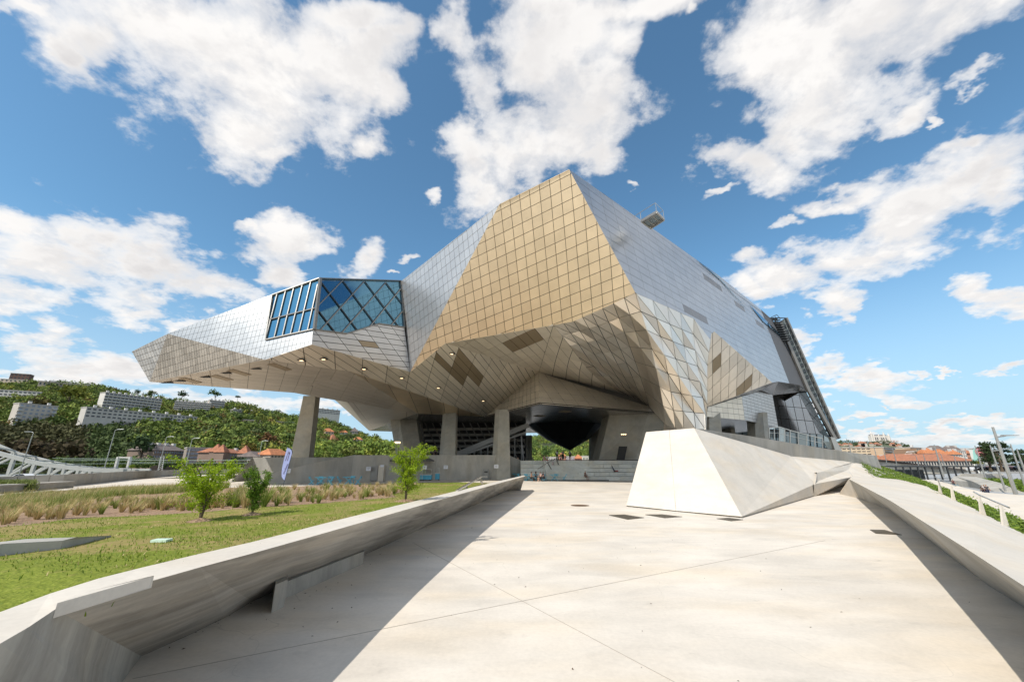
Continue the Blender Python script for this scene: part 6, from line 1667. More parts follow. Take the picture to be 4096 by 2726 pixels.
for k in range(300):
    x = rw.uniform(3700, 4300); y = lin(fhx, x); p = pY(x, y + rw.uniform(2, 12), YY - rw.uniform(2, 60)); ft_.append((p.x, p.y, p.z - 6, rw.uniform(6, 11), rw.uniform(8, 12), .11, .12, .10))
V, q4, cl = crowns(ft_, 5, 4, 8); tag(foliage_obj('far_woods', V, q4, cl, M_wood), 'dark green trees dotted over the far city hill', 'woods', kind='stuff')
for k in range(26):
    x = rw.uniform(3345, 3600); y = lin(fhx, x) + rw.uniform(2, 22)
    if 3478 < x < 3560 and y < 1768: y = 1774
    block('small pale house among many on the far hill', 'house', x, y, x + rw.uniform(8, 18), y, y + rw.uniform(6, 9), YY - 70, 2, 4, rw.choice([(.60, .52, .44), (.62, .58, .52), (.56, .44, .36)]), roof=M_tile, roofh=4, wfrac=(.35, .35), excl=False)['group'] = 'houses on the far hill'
bs = empty('white_basilica', pY(3518, 1765, YY - 20), label='white basilica with pointed towers on top of the far hill', cat='church'); o_ = Vector(bs.location)
sc_ = (YY - 20) / 1600
MB().box((0, 0, 8 * sc_), (62 * sc_, 22 * sc_, 18 * sc_ + 8)).build('nave', wallm((.66, .62, .57)), bs)
MB().prism([Vector((-31 * sc_, -11 * sc_, 21 * sc_)), Vector((31 * sc_, -11 * sc_, 21 * sc_)), Vector((28 * sc_, 0, 26 * sc_)), Vector((-28 * sc_, 0, 26 * sc_))], (0, 10, 0)).build('roof', M_slate, bs)
for (dx, hh, ww) in [(-34, 36, 7), (-26, 24, 5), (14, 33, 6), (32, 26, 7), (30, 18, 5), (-6, 27, 4)]:
    MB().tube([(dx * sc_, -8, 0), (dx * sc_, -8, hh * .8 * sc_)], ww * .55 * sc_, 8).build('tower', wallm((.66, .62, .57)), bs)
    MB().tube([(dx * sc_, -8, hh * .8 * sc_), (dx * sc_, -8, (hh + 5) * sc_)], [ww * .6 * sc_, .2], 8).build('spire', wallm((.60, .58, .56)), bs)
for k in range(6): MB().box(((-22 + k * 8) * sc_, -11.2 * sc_, 10 * sc_), (3 * sc_, .8, 9 * sc_)).build('window', M_win, bs)
ck = empty('tower_crane', pY(3576, 1775, 900), label='small red and white tower crane beside the basilica', cat='crane'); o_ = Vector(ck.location)
MB().bar(o_ * 0, pY(3576, 1760, 900) - o_, 1.0).build('mast', M_tile, ck); MB().bar(pY(3562, 1761, 900) - o_, pY(3594, 1762, 900) - o_, .8).build('jib', M_tile, ck)
# big dark tree with others at the right edge
def big_tree(px, ybase, ytop, wpx, Y, label, seed):
    b_ = pY(px, ybase, Y); top = pY(px, ytop, Y); H_t = (top.z - b_.z) * 1.0; rad = wpx / 2 * Y / 1650
    t = empty('tree', b_, label=label, cat='tree'); rr = random.Random(seed)
    MB().tube([(0, 0, 0), (.2, 0, H_t * .35), (-.1, .1, H_t * .7), (0, 0, H_t * .95)], [.35, .28, .15, .05], 8).build('trunk', M_stem, t)
    cs = []
    for k in range(20):
        a = rr.uniform(0, 6.28); z = H_t * rr.uniform(.28, .92); o = rad * rr.uniform(.35, .85) * (1.15 - z / H_t * .6); e = Vector((math.cos(a) * o, math.sin(a) * o, z))
        MB().tube([(0, 0, z * .6), tuple(e * .6 + Vector((0, 0, z * .3))), tuple(e)], [.14, .09, .03], 5).build('limb', M_stem, t)
        cs.append((e.x, e.y, e.z - rad * .25, rad * rr.uniform(.26, .42), rad * rr.uniform(.4, .6), .028, .05, .018))
    V, q4, cl = crowns(cs, seed, 7, 34); foliage_obj('crown', V, q4, cl, M_wood, t); return t
big_tree(4010, 1885, 1766, 110, 105, 'tall dark broadleaf tree behind the big lamp post', 4)
big_tree(3965, 1885, 1782, 60, 100, 'smaller dark tree left of the tall one at the right', 6)
big_tree(4110, 1890, 1800, 90, 110, 'dark tree cut by the right edge of the picture', 8)
far_tree(3905, 1838, 17, 150, (.14, .15, .02), 'small yellow-green tree in front of the mural building')
far_tree(3886, 1836, 11, 150, (.03, .06, .02), 'small dark conifer beside the yellow-green tree', hfac=2.2)
# lamp posts at the right
G = 'lamp posts along the right promenade'
lamp(4093, 2060, 1707, 40, 'nearest and tallest silver lamp post at the right edge', arm=1.9, rad=.17, mat=M_pole2, armat=.88, group=G)
lamp(3775, 1906, 1778, 105, 'lamp post right of the sand coloured offices', arm=.9, rad=.2, mat=M_pole2, side=-1, armat=.9, group=G)
lamp(3943, 1914, 1781, 100, 'lamp post in front of the mural building', arm=.9, rad=.17, mat=M_pole2, armat=.85, group=G)
lamp(4022, 1963, 1779, 72, 'lamp post standing in the raised concrete wedge', arm=1.6, rad=.15, mat=M_pole2, armat=.86, group=G)
lamp(4100, 1940, 1775, 74, 'lamp post at the right edge behind the nearest one', arm=1.6, rad=.16, mat=M_pole2, side=-1, armat=.86, group=G)
lamp(4112, 1920, 1793, 90, 'half hidden lamp post at the right edge', arm=0, rad=.2, mat=M_pole2, group=G)
for k, (x, yb_, yt_, lb) in enumerate([(3404, 1812, 1768, 'thin pole against the sand coloured left wing'), (3512, 1850, 1785, 'thin pole where the parapet ends'), (3548, 1852, 1789, 'thin pole left of the slanting roof'), (3588, 1858, 1792, 'thin pole before the slanting roof'),
     (3676, 1866, 1820, 'thin street lamp before the long tiled hall'), (3708, 1868, 1815, 'thin pole right of the end block'), (3787, 1894, 1813, 'thin lamp just right of the tall lamp'), (3830, 1870, 1820, 'thin pole before the row houses'), (3873, 1870, 1808, 'thin lamp before the brick house'), (3948, 1880, 1815, 'thin pole before the mural')]):
    lamp(x, yb_, yt_, 130, lb, arm=1.5 if k in (4, 6, 8) else 0, rad=.12, side=-1, group='thin poles before the city')
# pole clutter of cars along the far quay
M_carp = [simple('car_paint_%s' % n_, c, .25, .2) for n_, c in (('white', (.7, .7, .7)), ('grey', (.2, .2, .22)), ('red', (.4, .05, .04)), ('blue', (.05, .1, .25)))]
for k in range(9):
    c = empty('parked_car', pY(3905 + k * 22, 1884, 126), label='%s car in the distant row under the dark trees' % ('white', 'grey', 'red', 'blue')[k % 4], cat='car', group='cars parked under the dark trees')
    MB().prism([Vector((x, -.85, z)) for x, z in [(-2.1, .3), (-2.1, .8), (-1.4, .95), (-.8, 1.45), (.7, 1.45), (1.4, 1.0), (2.1, .85), (2.1, .3)]], (0, 1.7, 0)).build('body', M_carp[k % 4], c)
    MB().prism([Vector((x, -.87, z)) for x, z in [(-1.2, .98), (-.75, 1.38), (.65, 1.38), (1.2, 1.0)]], (0, .02, 0)).build('window', M_win, c)
    for sx in (-1.3, 1.3): MB().tube([(sx, -.9, .33), (sx, -.7, .33)], .33, 10).build('wheel', M_dark, c)
# ================================================================ CAFE FURNITURE
M_blue = simple('cafe_blue_paint', (0.13, 0.52, 0.68), 0.45, var=.06, scale=3)
M_counter = simple('counter_blue', (0.09, 0.42, 0.58), 0.5, var=.05)
M_cloth_pale = simple('cloth_pale', (0.62, 0.60, 0.60), 0.85)
def chair(loc_, rz, label):
    t = empty('folding_chair', loc_, rz, label, 'chair', 'blue folding cafe chairs')
    if not CH_PARTS:
        s_ = MB()
        for k in range(4): s_.box((0, -.15 + k * .1, .45), (.40, .075, .02))
        CH_PARTS.append(('seat', s_.mesh('seat', M_blue)))
        b_ = MB()
        for z in (.66, .78): b_.box((0, .235 + (z - .45) * .12, z), (.40, .02, .08))
        CH_PARTS.append(('backrest', b_.mesh('backrest', M_blue)))
        for sx in (-.2, .2):
            CH_PARTS.append(('leg', MB().bar((sx, -.24, 0), (sx, .29, .84), .038, .038).mesh('leg', M_blue)))
            CH_PARTS.append(('leg', MB().bar((sx * .9, .24, 0), (sx * .9, -.22, .46), .038, .038).mesh('leg', M_blue)))
        CH_PARTS.append(('stretcher', MB().bar((-.2, -.18, .1), (.2, -.18, .1), .02).bar((-.18, .18, .1), (.18, .18, .1), .02).mesh('stretcher', M_blue)))
    for nm, me in CH_PARTS: link(nm, me, t)
    t.scale = (1.08, 1.08, 1.08)
    return t
CH_PARTS = []; TB_PARTS = []
def table(loc_, rz, label):
    t = empty('cafe_table', loc_, rz, label, 'table', 'blue folding cafe tables')
    if not TB_PARTS:
        TB_PARTS.append(('tabletop', MB().box((0, 0, .74), (1.2, .8, .045)).mesh('tabletop', M_blue)))
        for sy in (-.28, .28):
            TB_PARTS.append(('leg', MB().bar((-.42, sy, 0), (.38, sy, .73), .04).mesh('leg', M_blue)))
            TB_PARTS.append(('leg', MB().bar((.42, sy, 0), (-.38, sy, .73), .04).mesh('leg', M_blue)))
    for nm, me in TB_PARTS: link(nm, me, t)
    t.scale = (1.1, 1.1, 1.1)
    return t
def g0(px, py): return pZ(px, py, 0.0)
fwdx = lambda p: math.atan2(-p.x, p.y)
sets = [(1283, 1938, 'by the grey wall, left set', [(-1.0, .0, 1.57), (-.5, .75, .0), (.55, .75, 0.1), (1.0, 0, -1.57)]),
        (1395, 1936, 'by the grey wall, right set', [(-1.0, 0, 1.57), (0, .8, 0), (1.0, 0, -1.57)]),
        (1860, 1914, 'beside the front pillar', [(-1.1, -.3, 1.2), (.9, .5, -1.5), (.2, .9, 0)]),
        (1930, 1901, 'between the pillars, left', [(-1, .2, 1.5), (.2, .8, 0)]),
        (1955, 1903, 'between the pillars, right', [(.9, 0, -1.4)]),
        (2010, 1914, 'in front of the second pillar', [(-1.0, -.4, 1.5)]),
        (2065, 1916, 'near the wall tip', [(-1.0, 0, 1.5), (1.0, -.2, -1.5)]),
        (2115, 1922, 'of the four friends, left', [(-1.1, -.3, 1.4), (-.3, .8, 0.1)]),
        (2143, 1922, 'of the four friends, right', [(.9, -.4, -1.5), (.1, .9, .2)]),
        (2218, 1922, 'nearest the stair', [(-1.2, -.1, 1.5), (1.3, .1, -1.6), (.3, .9, 0)])]
pos = ['left', 'rear left', 'right', 'rear right']
for (px, py, lb, chs) in sets:
    p = g0(px, py); a = fwdx(p) * .3
    table(p, a, 'blue folding table ' + lb)
    for k, (dx, dy, rz) in enumerate(chs):
        side = 'left' if dx < -.3 else ('right' if dx > .3 else 'rear')
        if dy > .6: side = 'rear ' + side if side != 'rear' else 'rear'
        chair(p + Vector((dx * 1.1, dy * 1.1, 0)), rz + a, 'blue folding chair, %s side of table %s' % (side, lb))
# ---- food counters, fridge, parasols
def counter(x0, x1, yb, yt, Y, label, glass=True):
    a, b2 = pY(x0, yb, Y), pY(x1, yb, Y); a.z = b2.z = 0; h = pY(x0, yt, Y).z; t = empty('food_counter', (a + b2) / 2, label=label, cat='food counter'); w_ = b2.x - a.x
    MB().box((0, .4, h / 2 + .08), (w_, .8, h - .1)).build('cabinet', M_counter, t); MB().box((0, .4, h + .05), (w_ + .06, .86, .06)).build('worktop', M_rail, t)
    for sx in (-.4, .4): MB().box((sx * w_, .4, .06), (.15, .6, .12)).build('foot', M_dark, t)
    if glass:
        for sx in (-.48, 0, .48): MB().box((sx * w_, .1, h + .42), (.04, .04, .75)).build('post', M_rail, t)
        MB().box((0, .1, h + .79), (w_, .05, .04)).build('rail', M_rail, t); MB().box((0, .4, h + .6), (w_, .6, .02)).build('shelf', M_rail, t)
        MB().box((0, .08, h + .4), (w_, .015, .6)).build('glass_pane', M_clear, t)
    return t
counter(1672, 1724, 1918, 1899, 60, 'long blue food counter with glass shelf left of the front pillar')
counter(1728, 1757, 1915, 1893, 61, 'short blue food counter right beside the front pillar')
counter(1585, 1612, 1922, 1904, 59, 'blue food counter behind the bright young tree, left part')
counter(1620, 1665, 1920, 1902, 60, 'blue food counter behind the bright young tree, middle part')
a = pY(1502, 1925, 57); a.z = 0
t = empty('white_fridge', a + Vector((.6, 0, 0)), label='tall cream fridge with pale papers on top by the grey wall', cat='fridge')
MB().box((0, .4, 1.05), (.78, .75, 2.05)).build('cabinet', simple('cream_enamel', (.62, .56, .46), .4), t); MB().box((.3, 0, 1.2), (.04, .05, .5)).build('handle', M_rail, t); MB().box((-.95, .5, 1.0), (.9, .7, 1.9)).build('metal_case', M_frame, t)
MB().box((.1, 0.02, 2.0), (.5, .03, .28)).build('paper_sign', simple('paper', (.75, .76, .80), .8), t)
M_paper = MATS['paper']
M_parasol = simple('parasol_fabric', (0.12, 0.12, 0.12), 0.9)
for (px, Y, lb) in [(1600, 58.5, 'dark grey parasol over the counters, left one'), (1688, 59.5, 'dark grey parasol over the counters, right one')]:
    p = pY(px, 1920, Y); p.z = 0; t = empty('parasol', p, label=lb, cat='parasol'); m_ = MB(); hz = 2.75; n8 = 8
    m_.v = [(math.cos(k * math.pi / 4 + .39) * 1.6, math.sin(k * math.pi / 4 + .39) * 1.6, hz) for k in range(n8)] + [(0, 0, hz + .65)] + [(math.cos(k * math.pi / 4 + .39) * 1.62, math.sin(k * math.pi / 4 + .39) * 1.62, hz - .14) for k in range(n8)]
    m_.f = [(k, (k + 1) % n8, n8) for k in range(n8)] + [(k, 9 + k, 9 + (k + 1) % n8, (k + 1) % n8) for k in range(n8)]; m_.m = [0] * 16
    m_.build('canopy', M_parasol, t); MB().tube([(0, 0, 0), (0, 0, hz + .6)], .03).build('pole', M_rail, t); MB().box((0, 0, .05), (.6, .6, .1)).build('base', M_dark, t)
    for k in range(8):
        a = k * math.pi / 4 + .39; MB().bar((0, 0, hz + .35), (math.cos(a) * 1.5, math.sin(a) * 1.5, hz + .02), .02).build('rib', M_rail, t)
for (px, py, Y, lb) in [(1152, 1882, 50.5, 'small white notice on the low end of the grey wall'), (1474, 1874, 56.4, 'white notice on the grey wall left of the fridge'), (1783, 1867, 60.5, 'white notice on the front left pillar'), (1985, 1864, 60.5, 'white notice on the second pillar'), (1698, 1868, 58.5, 'white notice above the long blue counter')]:
    o = MB().box((0, 0, 0), (.62, .02, .5)).build('notice', M_paper); o.location = pY(px, py, Y); tag(o, lb, 'notice')
    for k in range(3):
        tx = MB().box((0, -.013, .12 - k * .1), (.4 - .08 * k, .004, .025)).build('print', M_grate, o)
# ---- feather flag
p = pY(1132, 1953, 44); p.z = 0
t = empty('feather_flag', p, label='tall pale blue feather flag with knife, fork and dark lettering', cat='flag')
sc = 44 / 1600
def fz(u, v): return Vector(((1100 + u * .102 - 1133) * sc, 0, (1955 - (1800 + v * .102)) * sc))
outl = [(235, 115), (350, 150), (420, 210), (455, 290), (440, 420), (400, 720), (360, 1050), (330, 1270), (290, 1260), (205, 1160), (180, 1030), (165, 850), (190, 500), (215, 250)]
M_flag = simple('flag_fabric', (0.30, 0.36, 0.62), 0.8); M_flagp = simple('flag_print', (0.06, 0.03, 0.06), 0.8)
MB().prism([fz(*q) for q in outl], (0, .015, 0)).build('banner', M_flag, t)
MB().tube([fz(235, 110) + Vector((0, .01, 0)), fz(355, 140), fz(430, 205), fz(462, 290), fz(445, 440), fz(335, 1290), fz(315, 1500)], .03).build('pole', simple('flag_pole', (.03, .05, .08), .4), t)
MB().box(fz(315, 1520) + Vector((0, 0, 0)), (.5, .5, .05)).build('base', M_dark, t)
kn = MB().prism([fz(300, 235) - Vector((0, .01, 0)), fz(325, 310) - Vector((0, .01, 0)), fz(290, 400) - Vector((0, .01, 0)), fz(285, 400) - Vector((0, .01, 0))], (0, .005, 0))
kn.prism([fz(275, 395) - Vector((0, .01, 0)), fz(292, 395) - Vector((0, .01, 0)), fz(262, 592) - Vector((0, .01, 0)), fz(240, 592) - Vector((0, .01, 0))], (0, .005, 0)); kn.build('knife_print', M_flagp, t)
fk = MB().prism([fz(345, 255) - Vector((0, .01, 0)), fz(382, 300) - Vector((0, .01, 0)), fz(372, 365) - Vector((0, .01, 0)), fz(342, 330) - Vector((0, .01, 0))], (0, .005, 0))
fk.prism([fz(345, 350) - Vector((0, .01, 0)), fz(362, 350) - Vector((0, .01, 0)), fz(334, 592) - Vector((0, .01, 0)), fz(314, 592) - Vector((0, .01, 0))], (0, .005, 0)); fk.build('fork_print', M_flagp, t)
def text(name, body, size, mat, parent, mtx):
    cu = bpy.data.curves.new(name, 'FONT'); cu.body = body; cu.size = size; cu.extrude = .004; cu.align_x = 'LEFT'
    tmp = bpy.data.objects.new('tmp', cu); COL.objects.link(tmp); dg = bpy.context.evaluated_depsgraph_get(); dg.update()
    me = bpy.data.meshes.new_from_object(tmp.evaluated_get(dg)); bpy.data.objects.remove(tmp); me.materials.clear(); me.materials.append(mat)
    me.transform(mtx); return link(name, me, parent)
a_, b_ = fz(262, 1070), fz(372, 665); dx = (b_ - a_); Lt = dx.length; dx.normalize(); dy = Vector((-dx.z, 0, dx.x))     # the back of the flag shows: mirrored lettering
yv = Vector((dx.z, 0, -dx.x))
M4 = Matrix(((dx.x, yv.x, 0, a_.x + .0), (0, 0, -1, -.012), (dx.z, yv.z, 0, a_.z), (0, 0, 0, 1)))
Mm = M4 @ Matrix.Translation((0, 0, 0)) @ Matrix.Diagonal((1, 1, 1, 1))
text('lettering', 'comptoir', Lt / 4.0, M_flagp, t, Mm @ Matrix.Translation((0, -Lt / 16, 0)))
# wall lettering on the pier behind the tree
t = empty('wall_lettering', pY(1629, 1816, 71), label='dark lettering on the tapering pier, partly behind the young tree', cat='lettering')
lt = text('lettering', 'la cantine', 1.15, M_dark, t, Matrix(((.50, 0, 0, 0), (0, 0, -1, 0), (0, .6, 0, 0), (0, 0, 0, 1))))
# lamp on the pier, white rolled banner on the terrace
MB().box(pY(1590, 1769, 73) - MO, (.9, .4, .3)).build('wall_lamp', M_lamp, mus)
p = pY(2094, 1846, 72); t = empty('rolled_flag', p, label='furled white feather flag standing on the terrace', cat='flag')
MB().tube([(0, 0, 0), (-.15, 0, 2.0), (-.4, 0, 4.2)], [.05, .16, .04], 8).build('banner', M_cloth_pale, t); MB().box((0, 0, .05), (1.1, .6, .12)).build('base', M_dark, t)
for (px, lb) in [(1944, 'metal litter bin at the back wall'), (1999, 'second metal bin beside the second pillar')]:
    p = pY(px, 1905, 63); p.z = 0; t = empty('litter_bin', p, label=lb, cat='bin'); MB().box((0, 0, .75), (.8, .5, 1.5)).build('body', M_frame, t); MB().box((0, -.27, 1.1), (.5, .04, .2)).build('opening', M_dark, t)

# ================================================================ PEOPLE
SKIN = [simple('skin_light', (.52, .32, .23), .6), simple('skin_tan', (.36, .20, .13), .6), simple('skin_dark', (.13, .07, .05), .6)]
HAIRM = simple('dark_hair', (.02, .014, .012), .6); HAIRB = simple('fair_hair', (.30, .20, .10), .6)
CLO = {}
def clo(c):
    if c not in CLO: CLO[c] = simple('cloth', c, .9)
    return CLO[c]
def skin_mesh(verts, edges, radii, root, lev=2):
    me = bpy.data.meshes.new('skin'); me.from_pydata([tuple(v) for v in verts], edges, []); o = bpy.data.objects.new('tmpskin', me); COL.objects.link(o)
    mo = o.modifiers.new('s', 'SKIN'); mo.use_smooth_shade = True
    for i, r_ in enumerate(radii):
        sv_ = me.skin_vertices[0].data[i]; sv_.radius = (r_ if isinstance(r_, tuple) else (r_, r_)); sv_.use_root = (i == root)
    sb = o.modifiers.new('u', 'SUBSURF'); sb.levels = lev; sb.render_levels = lev
    dg = bpy.context.evaluated_depsgraph_get(); dg.update(); out = bpy.data.meshes.new_from_object(o.evaluated_get(dg)); bpy.data.objects.remove(o); return out
def V3(*a): return Vector(a)
def pose(kind, h):
    """joint positions for a figure of height h facing -y (towards the viewer)"""
    s = h / 1.7; J = {}
    if kind in ('stand', 'walk', 'hold'):
        J = dict(pel=V3(0, 0, .93), waist=V3(0, 0, 1.08), chest=V3(0, 0, 1.28), neck=V3(0, 0, 1.45), head=V3(0, -.01, 1.56), crown=V3(0, 0, 1.66),
                 shl=V3(-.17, 0, 1.39), shr=V3(.17, 0, 1.39), ell=V3(-.23, .03, 1.12), elr=V3(.23, .03, 1.12), hal=V3(-.25, -.06, .87), har=V3(.25, -.06, .87),
                 hil=V3(-.09, 0, .90), hir=V3(.09, 0, .90), knl=V3(-.10, -.02, .49), knr=V3(.10, -.02, .49), anl=V3(-.11, .01, .08), anr=V3(.11, .01, .08), tol=V3(-.12, -.14, .03), tor=V3(.12, -.14, .03))
        if kind == 'walk':
            J.update(knl=V3(-.1, -.18, .50), anl=V3(-.1, -.26, .10), tol=V3(-.1, -.42, .06), knr=V3(.1, .05, .48), anr=V3(.1, .30, .12), tor=V3(.1, .20, .03), hal=V3(-.24, .14, .90), har=V3(.24, -.22, .95), elr=V3(.22, -.04, 1.12))
        if kind == 'hold': J.update(har=V3(.10, -.28, 1.12), elr=V3(.24, -.06, 1.13), hal=V3(-.08, -.28, 1.10), ell=V3(-.24, -.06, 1.12))
    elif kind == 'sit':
        J = dict(pel=V3(0, 0, .50), waist=V3(0, -.02, .66), chest=V3(0, -.06, .86), neck=V3(0, -.09, 1.03), head=V3(0, -.12, 1.14), crown=V3(0, -.11, 1.24),
                 shl=V3(-.17, -.07, .97), shr=V3(.17, -.07, .97), ell=V3(-.23, -.12, .73), elr=V3(.23, -.12, .73), hal=V3(-.12, -.36, .72), har=V3(.12, -.36, .72),
                 hil=V3(-.09, 0, .48), hir=V3(.09, 0, .48), knl=V3(-.11, -.42, .50), knr=V3(.11, -.42, .50), anl=V3(-.11, -.40, .09), anr=V3(.13, -.46, .09), tol=V3(-.11, -.56, .04), tor=V3(.13, -.62, .04))
    elif kind == 'lie':
        J = dict(pel=V3(0, 0, .14), waist=V3(.16, 0, .13), chest=V3(.36, 0, .14), neck=V3(.53, 0, .14), head=V3(.65, 0, .15), crown=V3(.76, 0, .15),
                 shl=V3(.47, -.17, .13), shr=V3(.47, .17, .13), ell=V3(.25, -.27, .08), elr=V3(.30, .28, .08), hal=V3(.05, -.20, .10), har=V3(.55, .3, .06),
                 hil=V3(-.03, -.09, .13), hir=V3(-.03, .09, .13), knl=V3(-.22, -.10, .50), knr=V3(-.28, .10, .46), anl=V3(-.36, -.1, .86), anr=V3(-.20, .1, .08), tol=V3(-.42, -.1, .98), tor=V3(-.34, .1, .04))
    return {k: v * s for k, v in J.items()}, s
def person(loc_, rz, kind, h, skin, top, bot, label, hair='short', bottom='trousers', hairm=None, bag=None, group=None, sleeves=True):
    J, s = pose(kind, h); t = empty('person', loc_, rz, label, 'person', group); K = list(J); ix = {k: i for i, k in enumerate(K)}
    E = [('pel', 'waist'), ('waist', 'chest'), ('chest', 'neck'), ('neck', 'head'), ('head', 'crown'), ('chest', 'shl'), ('chest', 'shr'), ('shl', 'ell'), ('shr', 'elr'), ('ell', 'hal'), ('elr', 'har'), ('pel', 'hil'), ('pel', 'hir'), ('hil', 'knl'), ('hir', 'knr'), ('knl', 'anl'), ('knr', 'anr'), ('anl', 'tol'), ('anr', 'tor')]
    Rr = dict(pel=(.13, .10), waist=(.11, .085), chest=(.13, .10), neck=.052, head=.088, crown=.062, shl=.055, shr=.055, ell=.040, elr=.040, hal=.032, har=.032, hil=.085, hir=.085, knl=.056, knr=.056, anl=.040, anr=.040, tol=.032, tor=.032)
    rr = [tuple(x * s for x in Rr[k]) if isinstance(Rr[k], tuple) else Rr[k] * s for k in K]
    link('body', skin_mesh([J[k] for k in K], [(ix[a], ix[b2]) for a, b2 in E], rr, ix['pel'], 1), t).data.materials.append(SKIN[skin])
    def sub(keys, edges, grow, nm, mat, root, rad=None):
        kk = {k: i for i, (k, _) in enumerate(keys)}; link(nm, skin_mesh([v for _, v in keys], [(kk[a], kk[b2]) for a, b2 in edges], [((Rr[k][0] + grow) * s, (Rr[k][1] + grow) * s) if isinstance(Rr.get(k, .06), tuple) else (rad or {}).get(k, Rr.get(k, .06) + grow) * s for k, _ in keys], kk[root], 1), t).data.materials.append(mat)
    el = lambda a, b2, f: J[a].lerp(J[b2], f)
    ks_ = [('pel', J['pel']), ('waist', J['waist']), ('chest', J['chest']), ('nk', el('chest', 'neck', .55))]; es_ = [('pel', 'waist'), ('waist', 'chest'), ('chest', 'nk')]; rd = {'nk': .085}
    if sleeves: ks_ += [('shl', J['shl']), ('shr', J['shr']), ('sl', el('shl', 'ell', .6)), ('sr', el('shr', 'elr', .6))]; es_ += [('chest', 'shl'), ('chest', 'shr'), ('shl', 'sl'), ('shr', 'sr')]; rd.update(sl=.056, sr=.056)
    sub(ks_, es_, .016, 'shirt', clo(top), 'pel', rd)
    if bottom in ('trousers', 'shorts'):
        e_ = 'an' if bottom == 'trousers' else 'kn'; f = 1.0
        ks_ = [('pel', J['pel']), ('hil', J['hil']), ('hir', J['hir']), ('knl', J['knl']), ('knr', J['knr'])]; es_ = [('pel', 'hil'), ('pel', 'hir'), ('hil', 'knl'), ('hir', 'knr')]
        if bottom == 'trousers': ks_ += [('anl', J['anl']), ('anr', J['anr'])]; es_ += [('knl', 'anl'), ('knr', 'anr')]
        sub(ks_, es_, .018, bottom, clo(bot), 'pel')
    else:
        if kind == 'sit': kn_ = [el('hil', 'knl', .8), el('hir', 'knr', .8)]; c_ = (kn_[0] + kn_[1]) / 2
        else: c_ = (J['knl'] + J['knr']) / 2 + V3(0, 0, .05)
        ks_ = [('pel', J['pel']), ('w', J['waist']), ('m', J['pel'].lerp(c_, .5)), ('e', c_)]; sub(ks_, [('pel', 'w'), ('pel', 'm'), ('m', 'e')], .02, 'skirt', clo(bot), 'pel', {'w': .12, 'm': .17, 'e': .19})
    hm = hairm or HAIRM; d_ = (J['crown'] - J['head']).normalized(); bk_ = V3(0, .035, 0) * s if kind != 'lie' else V3(.03, 0, -.02)
    kh = [J['head'].lerp(J['crown'], .45) + bk_ * .6, J['crown'] + bk_ * .3]; eh = [(0, 1)]; rh = [.092 * s, .070 * s]
    if hair == 'long': kh.append(J['neck'].lerp(J['chest'], .2) + bk_ * 2.4); eh.append((0, 2)); rh.append(.07 * s)
    link('hair', skin_mesh(kh, eh, rh, 0, 1), t).data.materials.append(hm)
    # face: nose, eyes, mouth
    fc = J['head']; fw_ = V3(0, -1, 0) if kind != 'lie' else V3(0, 0, 1)
    f_ = MB(); side_ = V3(1, 0, 0) if kind != 'lie' else V3(0, 1, 0)
    for sx in (-1, 1): f_.box(fc + fw_ * .088 * s + side_ * sx * .03 * s + d_ * .02 * s, (.016 * s, .012 * s, .010 * s))
    f_.box(fc + fw_ * .085 * s - d_ * .05 * s, (.04 * s, .012 * s, .010 * s)); f_.build('face', HAIRM, t)
    MB().add([fc + fw_ * .085 * s + d_ * .02 * s, fc + fw_ * .112 * s - d_ * .018 * s, fc + fw_ * .086 * s + side_ * .014 * s - d_ * .02 * s, fc + fw_ * .086 * s - side_ * .014 * s - d_ * .02 * s], [(0, 2, 1), (0, 1, 3), (1, 2, 3)]).build('nose', SKIN[skin], t)
    # hands with five fingers
    for nm, ee in (('hal', 'ell'), ('har', 'elr')):
        hb = J[nm]; dr = (J[nm] - J[ee]).normalized(); sd_ = dr.cross(V3(0, 1, .2)).normalized(); m_ = MB()
        m_.bar(hb - dr * .01 * s, hb + dr * .08 * s, .07 * s, .03 * s, up=sd_.cross(dr))
        for k in range(4):
            o2 = sd_ * (k - 1.5) * .019 * s; b0 = hb + dr * .075 * s + o2; L_ = (.055, .07, .065, .045)[k] * s; cv = V3(0, 0, -.02) * s
            m_.tube([b0, b0 + dr * L_ * .55, b0 + dr * L_ + cv], .0085 * s, 4)
        m_.tube([hb + sd_ * .03 * s, hb + sd_ * .06 * s + dr * .03 * s, hb + sd_ * .055 * s + dr * .06 * s], .010 * s, 4); m_.build('hand', SKIN[skin], t)
    if bag:
        MB().box(J['pel'] + V3(.22, .02, .08) * s, (.14, .28, .26)).build('shoulder_bag', clo(bag), t)
    return t
def P0(px, py, z=0.0): return pZ(px, py, z)
def PYZ(px, Y, z): p = pY(px, 1900, Y); return Vector((p.x, p.y, z))
wht = (.62, .62, .64); nvy = (.02, .025, .06); blk = (.02, .02, .022); red = (.45, .03, .04); pnk = (.55, .28, .32); ltp = (.60, .50, .50)
person(P0(1871, 1917), 2.6, 'stand', 1.72, 1, wht, wht, 'woman in a long white dress standing at a blue table', 'short', 'skirt', sleeves=False)
person(P0(1889, 1917), 1.2, 'walk', 1.70, 1, (.36, .20, .13), wht, 'person in white shorts walking past the tables', 'short', 'shorts', HAIRB, sleeves=False)
person(P0(1962, 1915), 1.3, 'sit', 1.68, 1, wht, nvy, 'person in a white shirt sitting with a yellow bag behind', 'short')
bg_ = MB().box((0, 0, .16), (.36, .22, .32)).build('yellow_bag', clo((.60, .36, .03))); bg_.location = P0(1970, 1914); tag(bg_, 'yellow bag hanging behind the seated person in white', 'bag')
person(P0(2041, 1908), 0.2, 'sit', 1.66, 1, (.50, .38, .34), blk, 'person with short dark hair seated near the wall tip, left of three')
